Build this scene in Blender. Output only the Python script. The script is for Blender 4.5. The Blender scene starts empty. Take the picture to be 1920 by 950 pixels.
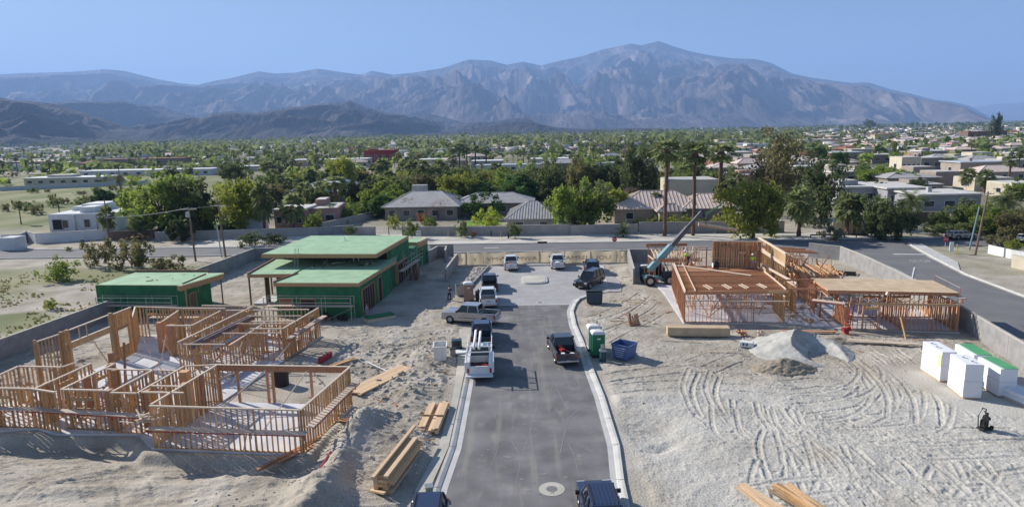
import bpy, math, random
import numpy as np
from mathutils import Vector, Matrix
random.seed(7); RS = np.random.RandomState(11)
SC = bpy.context.scene; COL = SC.collection
rad = math.radians
# ---------------------------------------------------------------- camera (drone 20 m above the street)
PITCH, ROLL, CAMH = math.atan(230/1250), math.atan(0.021), 20.0
cd = bpy.data.cameras.new('camera'); cam = bpy.data.objects.new('camera', cd); COL.objects.link(cam)
cd.sensor_width = 36; cd.lens = 36*1250/1920; cd.clip_start = .5; cd.clip_end = 90000
cam.location = (0, 0, CAMH)
cam.rotation_euler = (Matrix.Rotation(math.pi/2-PITCH, 3, 'X') @ Matrix.Rotation(-ROLL, 3, 'Z')).to_euler()
SC.camera = cam
# ---------------------------------------------------------------- light
SUN_DIR = Vector((-0.85*math.cos(rad(30)), 0.53*math.cos(rad(30)), math.sin(rad(30)))).normalized()
SUN_EL = math.asin(SUN_DIR.z); SUN_AZ = math.atan2(SUN_DIR.x, SUN_DIR.y)
W = bpy.data.worlds.new('World'); SC.world = W; W.use_nodes = True
nt = W.node_tree; sky = nt.nodes.new('ShaderNodeTexSky'); sky.sky_type = 'NISHITA'; sky.sun_disc = False
sky.sun_elevation = SUN_EL; sky.sun_rotation = SUN_AZ; sky.air_density = 1.0; sky.dust_density = 0.3; sky.ozone_density = 2.0; sky.altitude = 100
nt.links.new(sky.outputs[0], nt.nodes['Background'].inputs[0]); nt.nodes['Background'].inputs[1].default_value = 0.052
ld = bpy.data.lights.new('sun', 'SUN'); ld.energy = 5.0; ld.angle = rad(.5); ld.color = (1, .945, .86)
sun = bpy.data.objects.new('sun', ld); COL.objects.link(sun); sun.rotation_euler = SUN_DIR.to_track_quat('Z', 'Y').to_euler()
SC.view_settings.view_transform = 'Standard'; SC.view_settings.look = 'None'; SC.view_settings.exposure = 0.8; SC.view_settings.gamma = 1
SC.render.engine = 'CYCLES'
cy = SC.cycles; cy.use_denoising = True; cy.max_bounces = 6; cy.diffuse_bounces = 3; cy.glossy_bounces = 3; cy.transmission_bounces = 4
cy.volume_bounces = 1; cy.transparent_max_bounces = 8; cy.use_adaptive_sampling = False; cy.sample_clamp_indirect = 6
# ---------------------------------------------------------------- survey: sight line through (px,py) of a 1920x950 view to height z
cr, sr, cp, sp = math.cos(ROLL), math.sin(ROLL), math.cos(PITCH), math.sin(PITCH)
def G(px, py, z=0.):
    u = (px-960)/1250; v = (py-475)/1250
    u2 = u*cr-v*sr; v2 = u*sr+v*cr
    t = (z-CAMH)/(-sp-v2*cp)
    return (u2*t, (cp-v2*sp)*t)
def GY(px, py, Y):            # point at forward distance Y on the same sight line
    u = (px-960)/1250; v = (py-475)/1250
    u2 = u*cr-v*sr; v2 = u*sr+v*cr
    t = Y/(cp-v2*sp)
    return (u2*t, Y, CAMH+(-sp-v2*cp)*t)
# ---------------------------------------------------------------- materials
def newmat(name):
    m = bpy.data.materials.new(name); m.use_nodes = True
    return m, m.node_tree.nodes, m.node_tree.links, m.node_tree.nodes['Principled BSDF']
def mat(name, c, c2=None, rough=.85, scale=1.5, bump=0., bscale=20., metal=0., spec=.3, rnd=0., stretch=None, detail=4., lo=.35, hi=.65, coat=0.):
    m, n, l, b = newmat(name)
    b.inputs['Roughness'].default_value = rough; b.inputs['Metallic'].default_value = metal
    b.inputs['Specular IOR Level'].default_value = spec
    if coat: b.inputs['Coat Weight'].default_value = coat; b.inputs['Coat Roughness'].default_value = .08
    geo = n.new('ShaderNodeNewGeometry'); vec = geo.outputs['Position']
    if stretch:
        mp = n.new('ShaderNodeMapping'); mp.inputs['Scale'].default_value = stretch; l.new(vec, mp.inputs[0]); vec = mp.outputs[0]
    no = n.new('ShaderNodeTexNoise'); no.inputs['Scale'].default_value = scale; no.inputs['Detail'].default_value = detail; l.new(vec, no.inputs['Vector'])
    cr_ = n.new('ShaderNodeValToRGB'); l.new(no.outputs['Fac'], cr_.inputs[0])
    c2 = c2 or tuple(x*.75 for x in c)
    cr_.color_ramp.elements[0].position = lo; cr_.color_ramp.elements[1].position = hi
    cr_.color_ramp.elements[0].color = (*c2, 1); cr_.color_ramp.elements[1].color = (*c, 1)
    out = cr_.outputs[0]
    if rnd:
        oi = n.new('ShaderNodeObjectInfo'); hs = n.new('ShaderNodeHueSaturation'); mr = n.new('ShaderNodeMapRange')
        mr.inputs[3].default_value = 1-rnd; mr.inputs[4].default_value = 1+rnd
        l.new(oi.outputs['Random'], mr.inputs[0]); l.new(mr.outputs[0], hs.inputs['Value']); l.new(out, hs.inputs['Color']); out = hs.outputs[0]
    l.new(out, b.inputs['Base Color'])
    if bump:
        nb = n.new('ShaderNodeTexNoise'); nb.inputs['Scale'].default_value = bscale; nb.inputs['Detail'].default_value = 3; l.new(vec, nb.inputs['Vector'])
        bp = n.new('ShaderNodeBump'); bp.inputs['Strength'].default_value = bump; bp.inputs['Distance'].default_value = .05
        l.new(nb.outputs['Fac'], bp.inputs['Height']); l.new(bp.outputs[0], b.inputs['Normal'])
    return m
M = {}
# ---------------------------------------------------------------- mesh helpers
def tag(o, label=None, cat=None, group=None, kind=None):
    if label: o['label'] = label
    if cat: o['category'] = cat
    if group: o['group'] = group
    if kind: o['kind'] = kind
    return o
def link(o, parent=None):
    COL.objects.link(o)
    if parent is not None: o.parent = parent
    return o
def mesh_obj(name, v, f, m=None, parent=None, smooth=False):
    me = bpy.data.meshes.new(name); me.from_pydata(v, [], f); me.update()
    for x in (m if isinstance(m, (list, tuple)) else [m] if m else []): me.materials.append(x)
    if smooth: me.shade_smooth()
    return link(bpy.data.objects.new(name, me), parent)
def empty(name, loc=(0, 0, 0), rz=0, label=None, cat=None, group=None):
    o = bpy.data.objects.new(name, None); o.location = loc; o.rotation_euler = (0, 0, rz); o.empty_display_size = .3
    link(o); return tag(o, label, cat, group)
class MB:
    def __init__(s): s.v = []; s.f = []; s.mi = []
    def add(s, v, f, mi=0):
        k = len(s.v); s.v += [tuple(x) for x in v]; s.f += [tuple(i+k for i in q) for q in f]; s.mi += [mi]*len(f); return s
    def box(s, c, d, rz=0, mi=0, taper=1.):
        cs, sn = math.cos(rz), math.sin(rz); V = []
        for z in (-.5, .5):
            t = taper if z > 0 else 1
            for x, y in ((-.5, -.5), (.5, -.5), (.5, .5), (-.5, .5)):
                X, Y = x*d[0]*t, y*d[1]*t; V.append((c[0]+X*cs-Y*sn, c[1]+X*sn+Y*cs, c[2]+z*d[2]))
        return s.add(V, [(3, 2, 1, 0), (4, 5, 6, 7), (0, 1, 5, 4), (1, 2, 6, 5), (2, 3, 7, 6), (3, 0, 4, 7)], mi)
    def beam(s, p, q, w, h, mi=0, up=(0, 0, 1)):
        p, q = Vector(p), Vector(q); d = (q-p).normalized(); u = Vector(up)
        if abs(d.dot(u)) > .98: u = Vector((0, 1, 0))
        a = d.cross(u).normalized()*w/2; b = a.cross(d).normalized()*h/2
        V = [p-a-b, p+a-b, p+a+b, p-a+b, q-a-b, q+a-b, q+a+b, q-a+b]
        return s.add(V, [(0, 1, 2, 3), (7, 6, 5, 4), (0, 4, 5, 1), (1, 5, 6, 2), (2, 6, 7, 3), (3, 7, 4, 0)], mi)
    def prism(s, poly, z0, z1, mi=0):
        n = len(poly); zt = z1 if isinstance(z1, (list, tuple)) else [z1]*n
        a = sum(poly[i][0]*poly[(i+1) % n][1]-poly[(i+1) % n][0]*poly[i][1] for i in range(n))
        if a < 0: poly = poly[::-1]; zt = zt[::-1]
        V = [(x, y, z0) for x, y in poly]+[(x, y, z) for (x, y), z in zip(poly, zt)]
        return s.add(V, [tuple(range(n))[::-1], tuple(range(n, 2*n))]+[(i, (i+1) % n, n+(i+1) % n, n+i) for i in range(n)], mi)
    def sideprism(s, prof, y0, y1, mi=0):   # profile in x,z extruded along y
        n = len(prof); a = sum(prof[i][0]*prof[(i+1) % n][1]-prof[(i+1) % n][0]*prof[i][1] for i in range(n))
        if a < 0: prof = prof[::-1]
        V = [(x, y0, z) for x, z in prof]+[(x, y1, z) for x, z in prof]
        return s.add(V, [tuple(range(n)), tuple(range(n, 2*n))[::-1]]+[(i, n+i, n+(i+1) % n, (i+1) % n) for i in range(n)], mi)
    def tube(s, pts, r, n=8, mi=0, cap=True):
        pts = [Vector(p) for p in pts]; R = r if isinstance(r, (list, tuple)) else [r]*len(pts); V = []; F = []
        for i, p in enumerate(pts):
            d = (pts[min(i+1, len(pts)-1)]-pts[max(i-1, 0)]).normalized(); u = Vector((0, 0, 1)) if abs(d.z) < .95 else Vector((1, 0, 0))
            a = d.cross(u).normalized(); b = a.cross(d)
            for k in range(n):
                t = 2*math.pi*k/n; V.append(p+(a*math.cos(t)+b*math.sin(t))*R[i])
        for i in range(len(pts)-1):
            for k in range(n): F.append((i*n+k, (i+1)*n+k, (i+1)*n+(k+1) % n, i*n+(k+1) % n))
        if cap: F.append(tuple(range(n))); F.append(tuple((len(pts)-1)*n+k for k in range(n))[::-1])
        return s.add(V, F, mi)
    def build(s, name, m, parent=None, smooth=False, bevel=0):
        o = mesh_obj(name, s.v, s.f, m, parent, smooth)
        if isinstance(m, (list, tuple)): o.data.polygons.foreach_set('material_index', s.mi)
        if bevel:
            b = o.modifiers.new('bevel', 'BEVEL'); b.width = bevel; b.segments = 2; b.limit_method = 'ANGLE'
        return o
UNIT = {}
def unit_box(key, m):
    if key not in UNIT:
        b = MB().box((0, 0, 0), (1, 1, 1)); me = bpy.data.meshes.new(key); me.from_pydata(b.v, [], b.f); me.materials.append(m); UNIT[key] = me
    return UNIT[key]
def piece(name, p, q, w, h, key, m, parent):   # one piece of lumber, brick, pipe ... sharing a unit mesh
    p, q = Vector(p), Vector(q); d = q-p; L = d.length; d.normalize()
    u = Vector((0, 0, 1)) if abs(d.z) < .98 else Vector((0, 1, 0))
    a = d.cross(u).normalized(); b = a.cross(d)
    o = bpy.data.objects.new(name, unit_box(key, m))
    R_ = Matrix((a, d, b)).transposed().to_4x4()
    o.matrix_local = Matrix.Translation((p+q)/2) @ R_ @ Matrix.Diagonal((w, L, h, 1))
    return link(o, parent)
def dup(o, loc, rz=None, sc=None, label=None, group=None):
    r = o.copy(); link(r); r.location = loc
    if rz is not None: r.rotation_euler = (0, 0, rz)
    if sc is not None: r.scale = sc if hasattr(sc, '__len__') else (sc, sc, sc)
    if label: r['label'] = label
    if group: r['group'] = group
    for c in o.children:
        k = c.copy(); link(k, r)
        for g in c.children: link(g.copy(), k)
    return r
def sheet(name, poly, z, m, label=None, kind='structure', parent=None, cat=None):
    o = mesh_obj(name, [(x, y, z) for x, y in poly], [tuple(range(len(poly)))], m, parent)
    if o.data.polygons[0].normal.z < 0: o.data.flip_normals()
    return tag(o, label, cat, None, kind)
# value noise on numpy arrays
def vnoise(x, y, seed=0):
    rs = np.random.RandomState(seed); T = rs.rand(256, 256)
    xi = np.floor(x).astype(int); yi = np.floor(y).astype(int); fx = x-xi; fy = y-yi
    fx = fx*fx*(3-2*fx); fy = fy*fy*(3-2*fy)
    a = T[xi % 256, yi % 256]; b = T[(xi+1) % 256, yi % 256]; c = T[xi % 256, (yi+1) % 256]; d = T[(xi+1) % 256, (yi+1) % 256]
    return (a*(1-fx)+b*fx)*(1-fy)+(c*(1-fx)+d*fx)*fy
def fbm(x, y, o=4, seed=0, lac=2.03, gain=.5, ridge=False):
    s = 0; a = 1; t = 0
    for i in range(o):
        n = vnoise(x+17.3*i, y-9.1*i, seed+i)
        if ridge: n = 1-np.abs(2*n-1)
        s = s+a*n; t += a; a *= gain; x = x*lac; y = y*lac
    return s/t
def grid_mesh(name, X, Y, Z, m, smooth=True):     # X,Y,Z are (r,c) arrays
    r, c = Z.shape; me = bpy.data.meshes.new(name); n = r*c
    me.vertices.add(n); co = np.stack([X, Y, Z], -1).astype(np.float32).reshape(-1); me.vertices.foreach_set('co', co)
    i = np.arange(n).reshape(r, c); q = np.stack([i[:-1, :-1], i[:-1, 1:], i[1:, 1:], i[1:, :-1]], -1).reshape(-1, 4)
    me.loops.add(q.size); me.loops.foreach_set('vertex_index', q.ravel()); me.polygons.add(len(q))
    me.polygons.foreach_set('loop_start', np.arange(0, q.size, 4)); me.update(calc_edges=True)
    if smooth: me.polygons.foreach_set('use_smooth', np.ones(len(q), bool))
    me.materials.append(m); o = bpy.data.objects.new(name, me); return link(o)
# ================================================================ SETTING: mountains, ground, roads
def mountain_mat(name, a, b, c):
    m, n, l, bs = newmat(name); bs.inputs['Roughness'].default_value = .95; bs.inputs['Specular IOR Level'].default_value = .1
    geo = n.new('ShaderNodeNewGeometry'); mp = n.new('ShaderNodeMapping'); mp.inputs['Scale'].default_value = (.0021, .00045, .0006)
    l.new(geo.outputs['Position'], mp.inputs[0])
    no = n.new('ShaderNodeTexNoise'); no.inputs['Scale'].default_value = 1.1; no.inputs['Detail'].default_value = 9; no.inputs['Roughness'].default_value = .65; l.new(mp.outputs[0], no.inputs['Vector'])
    r = n.new('ShaderNodeValToRGB'); l.new(no.outputs['Fac'], r.inputs[0]); e = r.color_ramp.elements
    e[0].position = .33; e[0].color = (*a, 1); e[1].position = .55; e[1].color = (*b, 1); k = e.new(.72); k.color = (*c, 1)
    l.new(r.outputs[0], bs.inputs['Base Color']); n2 = n.new('ShaderNodeTexNoise'); n2.inputs['Scale'].default_value = 3.2; n2.inputs['Detail'].default_value = 8; n2.inputs['Roughness'].default_value = .6; l.new(mp.outputs[0], n2.inputs['Vector'])
    bp = n.new('ShaderNodeBump'); bp.inputs['Strength'].default_value = .9; bp.inputs['Distance'].default_value = 170; l.new(n2.outputs['Fac'], bp.inputs['Height']); l.new(bp.outputs[0], bs.inputs['Normal']); return m
M['mtn'] = mountain_mat('mountain_rock', (.035, .033, .036), (.14, .108, .10), (.38, .33, .31))
M['foot'] = mountain_mat('foothill_rock', (.012, .013, .018), (.055, .046, .045), (.17, .14, .125))
def range_mesh(name, prof, Yr, Y0, seed, m, label, amp=.34, nx=420, ny=90, fl=1., wl=1500., g=1.25):
    pxs = np.linspace(prof[0][0], prof[-1][0], nx); py = np.interp(pxs, [p[0] for p in prof], [p[1] for p in prof])
    T = np.linspace(0, 1.35, ny); X = np.zeros((ny, nx)); Y = np.zeros((ny, nx)); Z = np.zeros((ny, nx))
    top = np.array([GY(a, b, Yr) for a, b in zip(pxs, py)])
    base = np.array([GY(a, 245-.021*(a-960)+1, Yr) for a in pxs])
    H = np.maximum(top[:, 2], 8)
    for j, t in enumerate(T):
        yy = Y0+(Yr-Y0)*t
        X[j] = top[:, 0]*(.35*yy/Yr+.65); Y[j] = yy+0*top[:, 0]; 
    wx = X/wl; wy = Y/wl
    warp = fbm(wx*.6, wy*.6, 3, seed+40)*1.8
    rd = fbm(wx+warp, wy*.4+warp*.5, 7, seed, ridge=True, gain=.58); rd = .62+(rd-.6)*1.25
    rd2 = fbm(wx*.35+warp*.3, wy*.3, 3, seed+9)
    for j, t in enumerate(T):
        if t <= 1: s = t**g
        else: s = 1-(t-1)*1.6
        edge = np.clip(t*(1-t)*4, 0, 1) if t < 1 else 0
        Z[j] = H*(s*(1+.0*rd[j])) + H*amp*edge*((rd[j]-.62)*1.9+(rd2[j]-.5)*1.0*min(1,(1-t)*2.5)) - (12 if t == 0 else 0)
    for j, t in enumerate(T):
        Hs = np.interp(X[j]/Y[j], top[:, 0]/Yr, H); lim = np.maximum(Hs, 1)*(Y[j]/Yr)*(.985 if t < .97 else 1.); Z[j] = np.where(Z[j] > lim*.86, lim*.86+(lim*.14)*np.tanh((Z[j]-lim*.86)/(lim*.14)), Z[j])
        if .97 <= t <= 1.02: Z[j] = H
    Z = np.maximum(Z, -15)
    o = grid_mesh(name, X, Y, Z, m); return tag(o, label, None, None, 'structure')
MAIN = [(-700,150),(-400,143),(-200,140),(0,142),(60,139),(140,137),(205,132),(240,135),(300,150),(345,158),(378,161),(400,155),(440,148),(490,136),(520,140),(560,138),(600,131),(640,137),(680,142),(700,135),(740,142),(780,138),(830,130),(880,114),(920,116),(950,124),(980,118),(1013,125),(1060,114),(1090,108),(1130,95),(1180,85),(1200,88),(1232,80),(1260,90),(1290,99),(1330,107),(1370,112),(1410,113),(1440,120),(1480,140),(1520,148),(1550,152),(1590,157),(1620,156),(1660,168),(1700,177),(1740,187),(1780,192),(1810,200),(1850,222),(1880,226)]
range_mesh('mountain_range', MAIN, 15000, 7000, 3, M['mtn'], 'high rocky mountain range across the horizon with one broad peak', nx=1100, ny=200, amp=.5, wl=1400)
FAR = [(1700,228),(1800,212),(1822,202),(1850,197),(1900,193),(1960,190),(2100,186),(2300,190),(2600,200)]
range_mesh('distant_ridge', FAR, 24000, 18000, 8, M['mtn'], 'pale distant ridge at the right end of the horizon', nx=120, ny=40, wl=2600)
FOOT = [(-500,185),(-300,186),(60,196),(110,193),(150,190),(200,191),(230,190),(260,196),(300,199),(340,212),(375,221),(400,212),(440,209),(480,212),(520,205),(560,200),(600,194),(640,193),(656,188),(680,198),(720,210),(770,217),(800,213),(830,219),(870,230),(920,228),(960,222),(985,221),(1010,231),(1040,238),(1090,241),(1150,240)]
range_mesh('foothill_ridge', FOOT, 6800, 3600, 21, M['foot'], 'brown foothills below the high range, centre left', nx=700, ny=150, amp=.95, wl=560, g=1.0)
NEAR = [(-600,160),(-300,172),(-60,180),(0,183),(20,188),(65,191),(100,195),(140,208),(180,219),(230,237),(270,250),(320,262),(380,262),(430,259)]
range_mesh('dark_hill', NEAR, 3900, 1900, 33, M['foot'], 'dark near hill at the left edge of the horizon', nx=300, ny=110, amp=1.0, wl=380, g=1.0)
# ---- ground height map over the building site (raster), then one sheet to the horizon
RX0, RX1, RY0, RY1, RS_ = -52., 54., 28., 108., .05
rx = np.arange(RX0, RX1, RS_); ry = np.arange(RY0, RY1, RS_); GX, GYY = np.meshgrid(rx, ry)
hm = (fbm(GX/6, GYY/6, 3, 1)-.5)*.35+(fbm(GX/1.1, GYY/1.1, 4, 5)-.5)*.14+(fbm(GX/.3, GYY/.3, 2, 9)-.5)*.05
lump = np.clip(fbm(GX/.42, GYY/.30, 3, 77)-.58, 0, 1)
leftzone = np.clip((-3-GX)/4, 0, 1)
hm += lump*(.2+.75*leftzone*np.clip(1.1-abs(GYY-53)/14, 0, 1))
rid = fbm(GX/1.6+fbm(GX/3, GYY/3, 2, 3)*3, GYY/.7, 3, 55, ridge=True); hm += leftzone*(rid-.6)*.24
rut = np.zeros_like(hm); flat = np.zeros_like(hm)
def rut_line(pts, w=.17, depth=.10, tread=.26):
    pts = np.array(pts, float); d = np.r_[0, np.cumsum(np.hypot(*np.diff(pts, axis=0).T))]; s = np.arange(0, d[-1], .04)
    x = np.interp(s, d, pts[:, 0]); y = np.interp(s, d, pts[:, 1]); tx = np.gradient(x); ty = np.gradient(y); L = np.hypot(tx, ty)+1e-9; nx_, ny_ = -ty/L, tx/L
    for o in np.arange(-1.9*w, 1.9*w, .04):
        q = abs(o)/w
        p = -depth*.8 if q < .85 else depth*1.15*math.exp(-((q-1.15)/.22)**2)
        pr = p+(.022*np.sin(2*math.pi*(s+abs(o)*.7)/tread) if q < 1 else 0)
        xi = ((x+nx_*o-RX0)/RS_).astype(int); yi = ((y+ny_*o-RY0)/RS_).astype(int)
        ok = (xi > 0) & (xi < rut.shape[1]) & (yi > 0) & (yi < rut.shape[0]); rut[yi[ok], xi[ok]] = (pr+0*s)[ok]
def spline(cp_, n=60):
    cp_ = [cp_[0]]+list(cp_)+[cp_[-1]]; out = []
    for i in range(1, len(cp_)-2):
        p0, p1, p2, p3 = [np.array(c, float) for c in cp_[i-1:i+3]]
        for t in np.linspace(0, 1, 14, endpoint=False):
            out.append(.5*((2*p1)+(-p0+p2)*t+(2*p0-5*p1+4*p2-p3)*t*t+(-p0+3*p1-3*p2+p3)*t**3))
    out.append(np.array(cp_[-2], float)); return np.array(out)
def track(cp_, gauge=1.7, **k):
    c = spline(cp_); t = np.gradient(c, axis=0); L = np.hypot(t[:, 0], t[:, 1])[:, None]+1e-9; n_ = np.c_[-t[:, 1], t[:, 0]]/L
    for sgn in ((-.5, .5) if gauge else (0,)): rut_line(c+n_*gauge*sgn, **k)
PXT = [  # machine tracks surveyed on the sandy lot right of the street
 [(1110,715),(1200,700),(1330,690),(1500,700),(1690,712)],[(1120,735),(1250,722),(1400,726),(1560,732),(1720,722)],
 [(1600,665),(1650,705),(1655,745),(1600,775),(1480,778),(1380,755)],[(1655,665),(1705,705),(1712,750),(1680,782),(1560,790)],
 [(1460,760),(1480,800),(1540,850),(1570,900),(1600,950)],[(1500,765),(1530,800),(1590,850),(1640,900),(1700,950)],
 [(1540,800),(1560,850),(1570,900),(1530,925),(1510,900),(1515,860)],[(1600,780),(1660,800),(1780,810),(1915,812)],
 [(1330,700),(1320,740),(1345,790),(1375,800)],[(1395,750),(1405,790),(1430,812)],[(1550,668),(1620,690),(1640,720),(1600,750),(1500,765)],
 [(1680,800),(1740,820),(1790,850),(1820,900),(1800,940)],[(1780,870),(1850,860),(1900,890),(1890,925),(1800,930),(1770,900),(1790,870)],
 [(1620,800),(1700,850),(1760,900),(1800,948)],[(1460,900),(1600,880),(1750,915),(1915,925)],[(1330,690),(1400,670),(1500,700)],
 [(1620,660),(1680,690),(1730,740),(1740,790)],[(1450,800),(1560,812),(1700,840),(1850,835),(1915,850)],
 [(1130,640),(1210,600),(1260,570)],[(1100,600),(1160,580),(1220,545)],[(1110,620),(1190,590),(1240,550)],
 [(1700,655),(1760,700),(1850,780)],[(1400,700),(1460,720),(1540,715),(1620,725)],[(1480,770),(1450,830),(1470,900),(1490,948)]]
for t_ in PXT: track([G(*p) for p in t_], depth=.05, w=.2)
for t_ in PXT[2:18]:
    a, b = random.uniform(-2.5, 2.5), random.uniform(-2, 2); track([(x+a, y+b) for x, y in (G(*p) for p in t_)], depth=.035, w=.18)
for t_ in [[(0,880),(60,870),(110,905),(130,948)],[(40,940),(110,890),(200,870)],[(200,850),(250,900),(260,948)],[(600,640),(700,660),(800,650),(870,660)],
           [(660,700),(760,690),(880,700)],[(610,610),(720,640),(850,625)],[(0,600),(120,560),(300,520),(420,480)],[(0,570),(150,535),(330,500)]]:
    track([G(*p) for p in t_], depth=.05, w=.18)
hm += rut
# berm by the left lot's front corner, basin on the right
def bump(cx, cyy, sx, sy, h, rz=0):
    global hm
    dx = GX-cx; dy = GYY-cyy; a = dx*math.cos(rz)+dy*math.sin(rz); b = -dx*math.sin(rz)+dy*math.cos(rz)
    hm += h*np.exp(-(a/sx)**2-(b/sy)**2)
bump(-9.2, 40.5, 2.2, 3.4, .8, .5); bump(-12, 34, 3.5, 2, .5); bump(-20, 31.5, 6, 1.6, .45); bump(9.6, 42, 2.2, 3, -.35); bump(9.5, 39.6, 1.0, .4, -.25, .6); bump(-8.7, 52, 3, 5, .3); bump(8.9, 47.3, 3.4, .9, .18)
bump(-7.6, 46.5, 1.2, 3.5, .35, .2); bump(-8.3, 57, 1.6, 3, .35); bump(-14, 50.5, 2.2, 1.2, .4, .5); bump(-10.6, 44.6, 1.5, 1.1, .4); bump(-15.5, 36.8, 2.6, 1.0, .45, -.3); bump(-24, 36.2, 5, .8, .25, .05); bump(-33, 38, 4, .9, .3, -.2); bump(-28, 33, 3, 1.4, .35)
def flatten(d, h=-.05, soft=.6):     # d = signed distance outside the slab / road
    global hm
    k = np.clip(d/soft, 0, 1); k = k*k*(3-2*k); hm = hm*k+h*(1-k)
def boxd(x0, x1, y0, y1, rz=0, c=(0, 0)):
    dx = GX-c[0]; dy = GYY-c[1]; a = dx*math.cos(rz)+dy*math.sin(rz); b = -dx*math.sin(rz)+dy*math.cos(rz)
    return np.hypot(np.maximum(np.maximum(x0-a, a-x1), 0), np.maximum(np.maximum(y0-b, b-y1), 0))
def polyd(poly):
    d = None; inside = np.zeros_like(hm, bool); n = len(poly)
    for i in range(n):
        x0, y0 = poly[i]; x1, y1 = poly[(i+1) % n]; ex, ey = x1-x0, y1-y0
        t = np.clip(((GX-x0)*ex+(GYY-y0)*ey)/(ex*ex+ey*ey), 0, 1); q = np.hypot(GX-x0-t*ex, GYY-y0-t*ey); d = q if d is None else np.minimum(d, q)
        if ey != 0: inside ^= ((y0 > GYY) != (y1 > GYY)) & (GX < ex*(GYY-y0)/ey+x0)
    return np.where(inside, 0, d)
# street outline
ASPH = [(-4.3,26),(-3.95,35),(-3.5,40),(-3.4,48),(-3.3,56),(-3.4,64),(-3.5,75.5),(6.7,75.2),(5.9,72),(5.75,66.7),(5.9,60.8),(5.9,52.7),(6.0,47.7),(5.85,39.8),(5.4,35.4),(4.9,26)]
PAVER = [(-3.5,75.5),(6.7,75.2),(7.3,77.6),(8.6,79.3),(11,80.6),(13.6,81),(14.2,86),(13.4,97.0),(-3.3,98.9),(-4.6,88),(-5.2,82),(-4.6,77.5)]
SIDE = [(53.9,112.6),(53.6,107.8),(52.8,91.0),(51.6,83.7),(49.6,73),(46.9,61.5),(44.2,50),(40,30),(48,30),(49.5,61.5),(56,70.6),(58,86),(61.6,97.6),(65.6,110.3),(66,112.2)]
SIDE = [(53.9,112.3),(53.6,107.8),(52.8,91.0),(51.6,83.7),(49.4,73),(46.7,61.5),(43.9,50),(39,30),(41,22),(52,44),(56.2,60),(58.0,71.0),(59.5,86),(62.4,97.6),(65.8,110.0),(66,111.9)]
flatten(polyd(ASPH), -.06); flatten(polyd(PAVER), -.06); flatten(polyd(SIDE), -.06, 1)
flatten(np.maximum(0, abs(GYY-(114.2-.045*GX))-5), -.06, 1)
flatten(boxd(-5.3, 7.1, 20, 76), -.02, .7)
flatten(polyd([(-38.5,43),(-31,42.6),(-23,39.6),(-13,38.8),(-11.8,47.5),(-17,58),(-19,66),(-39,68),(-37,50)]), 0.02, 1.2)
flatten(polyd([(-49,73),(-35,72.6),(-34,82),(-48,82)]), 0, 1); flatten(polyd([(-32,71),(-16,70),(-13,101),(-31,101)]), 0, 1)
flatten(polyd([(17,65.5),(44,61),(44,70),(34,95),(17,93)]), .0, 1.2); flatten(polyd([(32,44),(39,42),(38,53),(31,53)]), 0., 1)
PAD = polyd([(-45,43.9),(-39,43.4),(-33.6,43.6),(-31.4,42.9),(-27.6,42.9),(-25.8,42.4),(-23.8,40.3),(-13.3,39.0),(-11.9,46.9),(-22.4,48.1),(-45,52)])
tr_ = np.clip((PAD-.12)/.75, 0, 1); tr_ = tr_*tr_*(3-2*tr_)*np.exp(-(np.maximum(PAD-1.0, 0)/3.6)**2)*np.clip((47.3-GYY)/1.5, 0, 1)*np.clip((-10.2-GX)/1.2, 0, 1); hm -= .62*tr_*(.8+.4*fbm(GX/2.2, GYY/2.2, 3, 95))
xc_ = -10.7+.25*np.sin(GYY/2.3)+.06*(GYY-40); d_ = GX-xc_; bh_ = 1.15*np.where(d_ < 0, np.exp(-(d_/1.5)**2), np.exp(-(d_/1.15)**2))*np.clip((GYY-28.5)/3, 0, 1)*np.clip((45.2-GYY)/2.2, 0, 1)*(.8+.4*fbm(GX/1.5, GYY/1.5, 3, 91))
hm += bh_+bh_*.28*(fbm(GX/.5, GYY/.5, 3, 92)-.5)
def hgt(x, y):
    i = int((y-RY0)/RS_); j = int((x-RX0)/RS_)
    return float(hm[i, j]) if 0 <= i < hm.shape[0] and 0 <= j < hm.shape[1] else 0.
def axis(segs):
    out = []
    for a, b, s in segs: out += list(np.arange(a, b, s))
    return out
gx = np.array([-45000,-20000,-9000,-4000,-2000,-1200,-800,-550,-400,-300,-240,-190,-150,-120,-100,-85,-72]+axis([(-62,-52,2.),(-52,-15,.16),(-15,-3.8,.1),(-3.8,6.6,.6),(6.6,43,.075),(43,54,.5),(54,62,2.)])+[66,74,85,100,120,150,190,240,300,400,550,800,1200,2000,4000,9000,20000,45000])
gy = np.array([-6000,-1000,-200,-60,-20,5,18]+axis([(26,28,.5),(28,62,.085),(62,80,.18),(80,108,.3)])+[110,113,117,122,128,135,145,160,180,205,240,290,360,450,600,800,1200,2000,4000,8000,16000,30000,45000])
MX, MY = np.meshgrid(gx, gy)
fi = np.clip((MY-RY0)/RS_, 0, hm.shape[0]-2); fj = np.clip((MX-RX0)/RS_, 0, hm.shape[1]-2); ii = fi.astype(int); jj = fj.astype(int); a_ = fi-ii; b_ = fj-jj
MZ = (hm[ii, jj]*(1-b_)+hm[ii, jj+1]*b_)*(1-a_)+(hm[ii+1, jj]*(1-b_)+hm[ii+1, jj+1]*b_)*a_
out_ = (MX <= RX0) | (MX >= RX1-.5) | (MY <= RY0) | (MY >= RY1-.5)
MZ = np.where(out_, -.06, MZ)
m, n, l, bs = newmat('desert_ground'); bs.inputs['Roughness'].default_value = .95; bs.inputs['Specular IOR Level'].default_value = .1
geo = n.new('ShaderNodeNewGeometry'); at = n.new('ShaderNodeAttribute'); at.attribute_name = 'zone'
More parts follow.
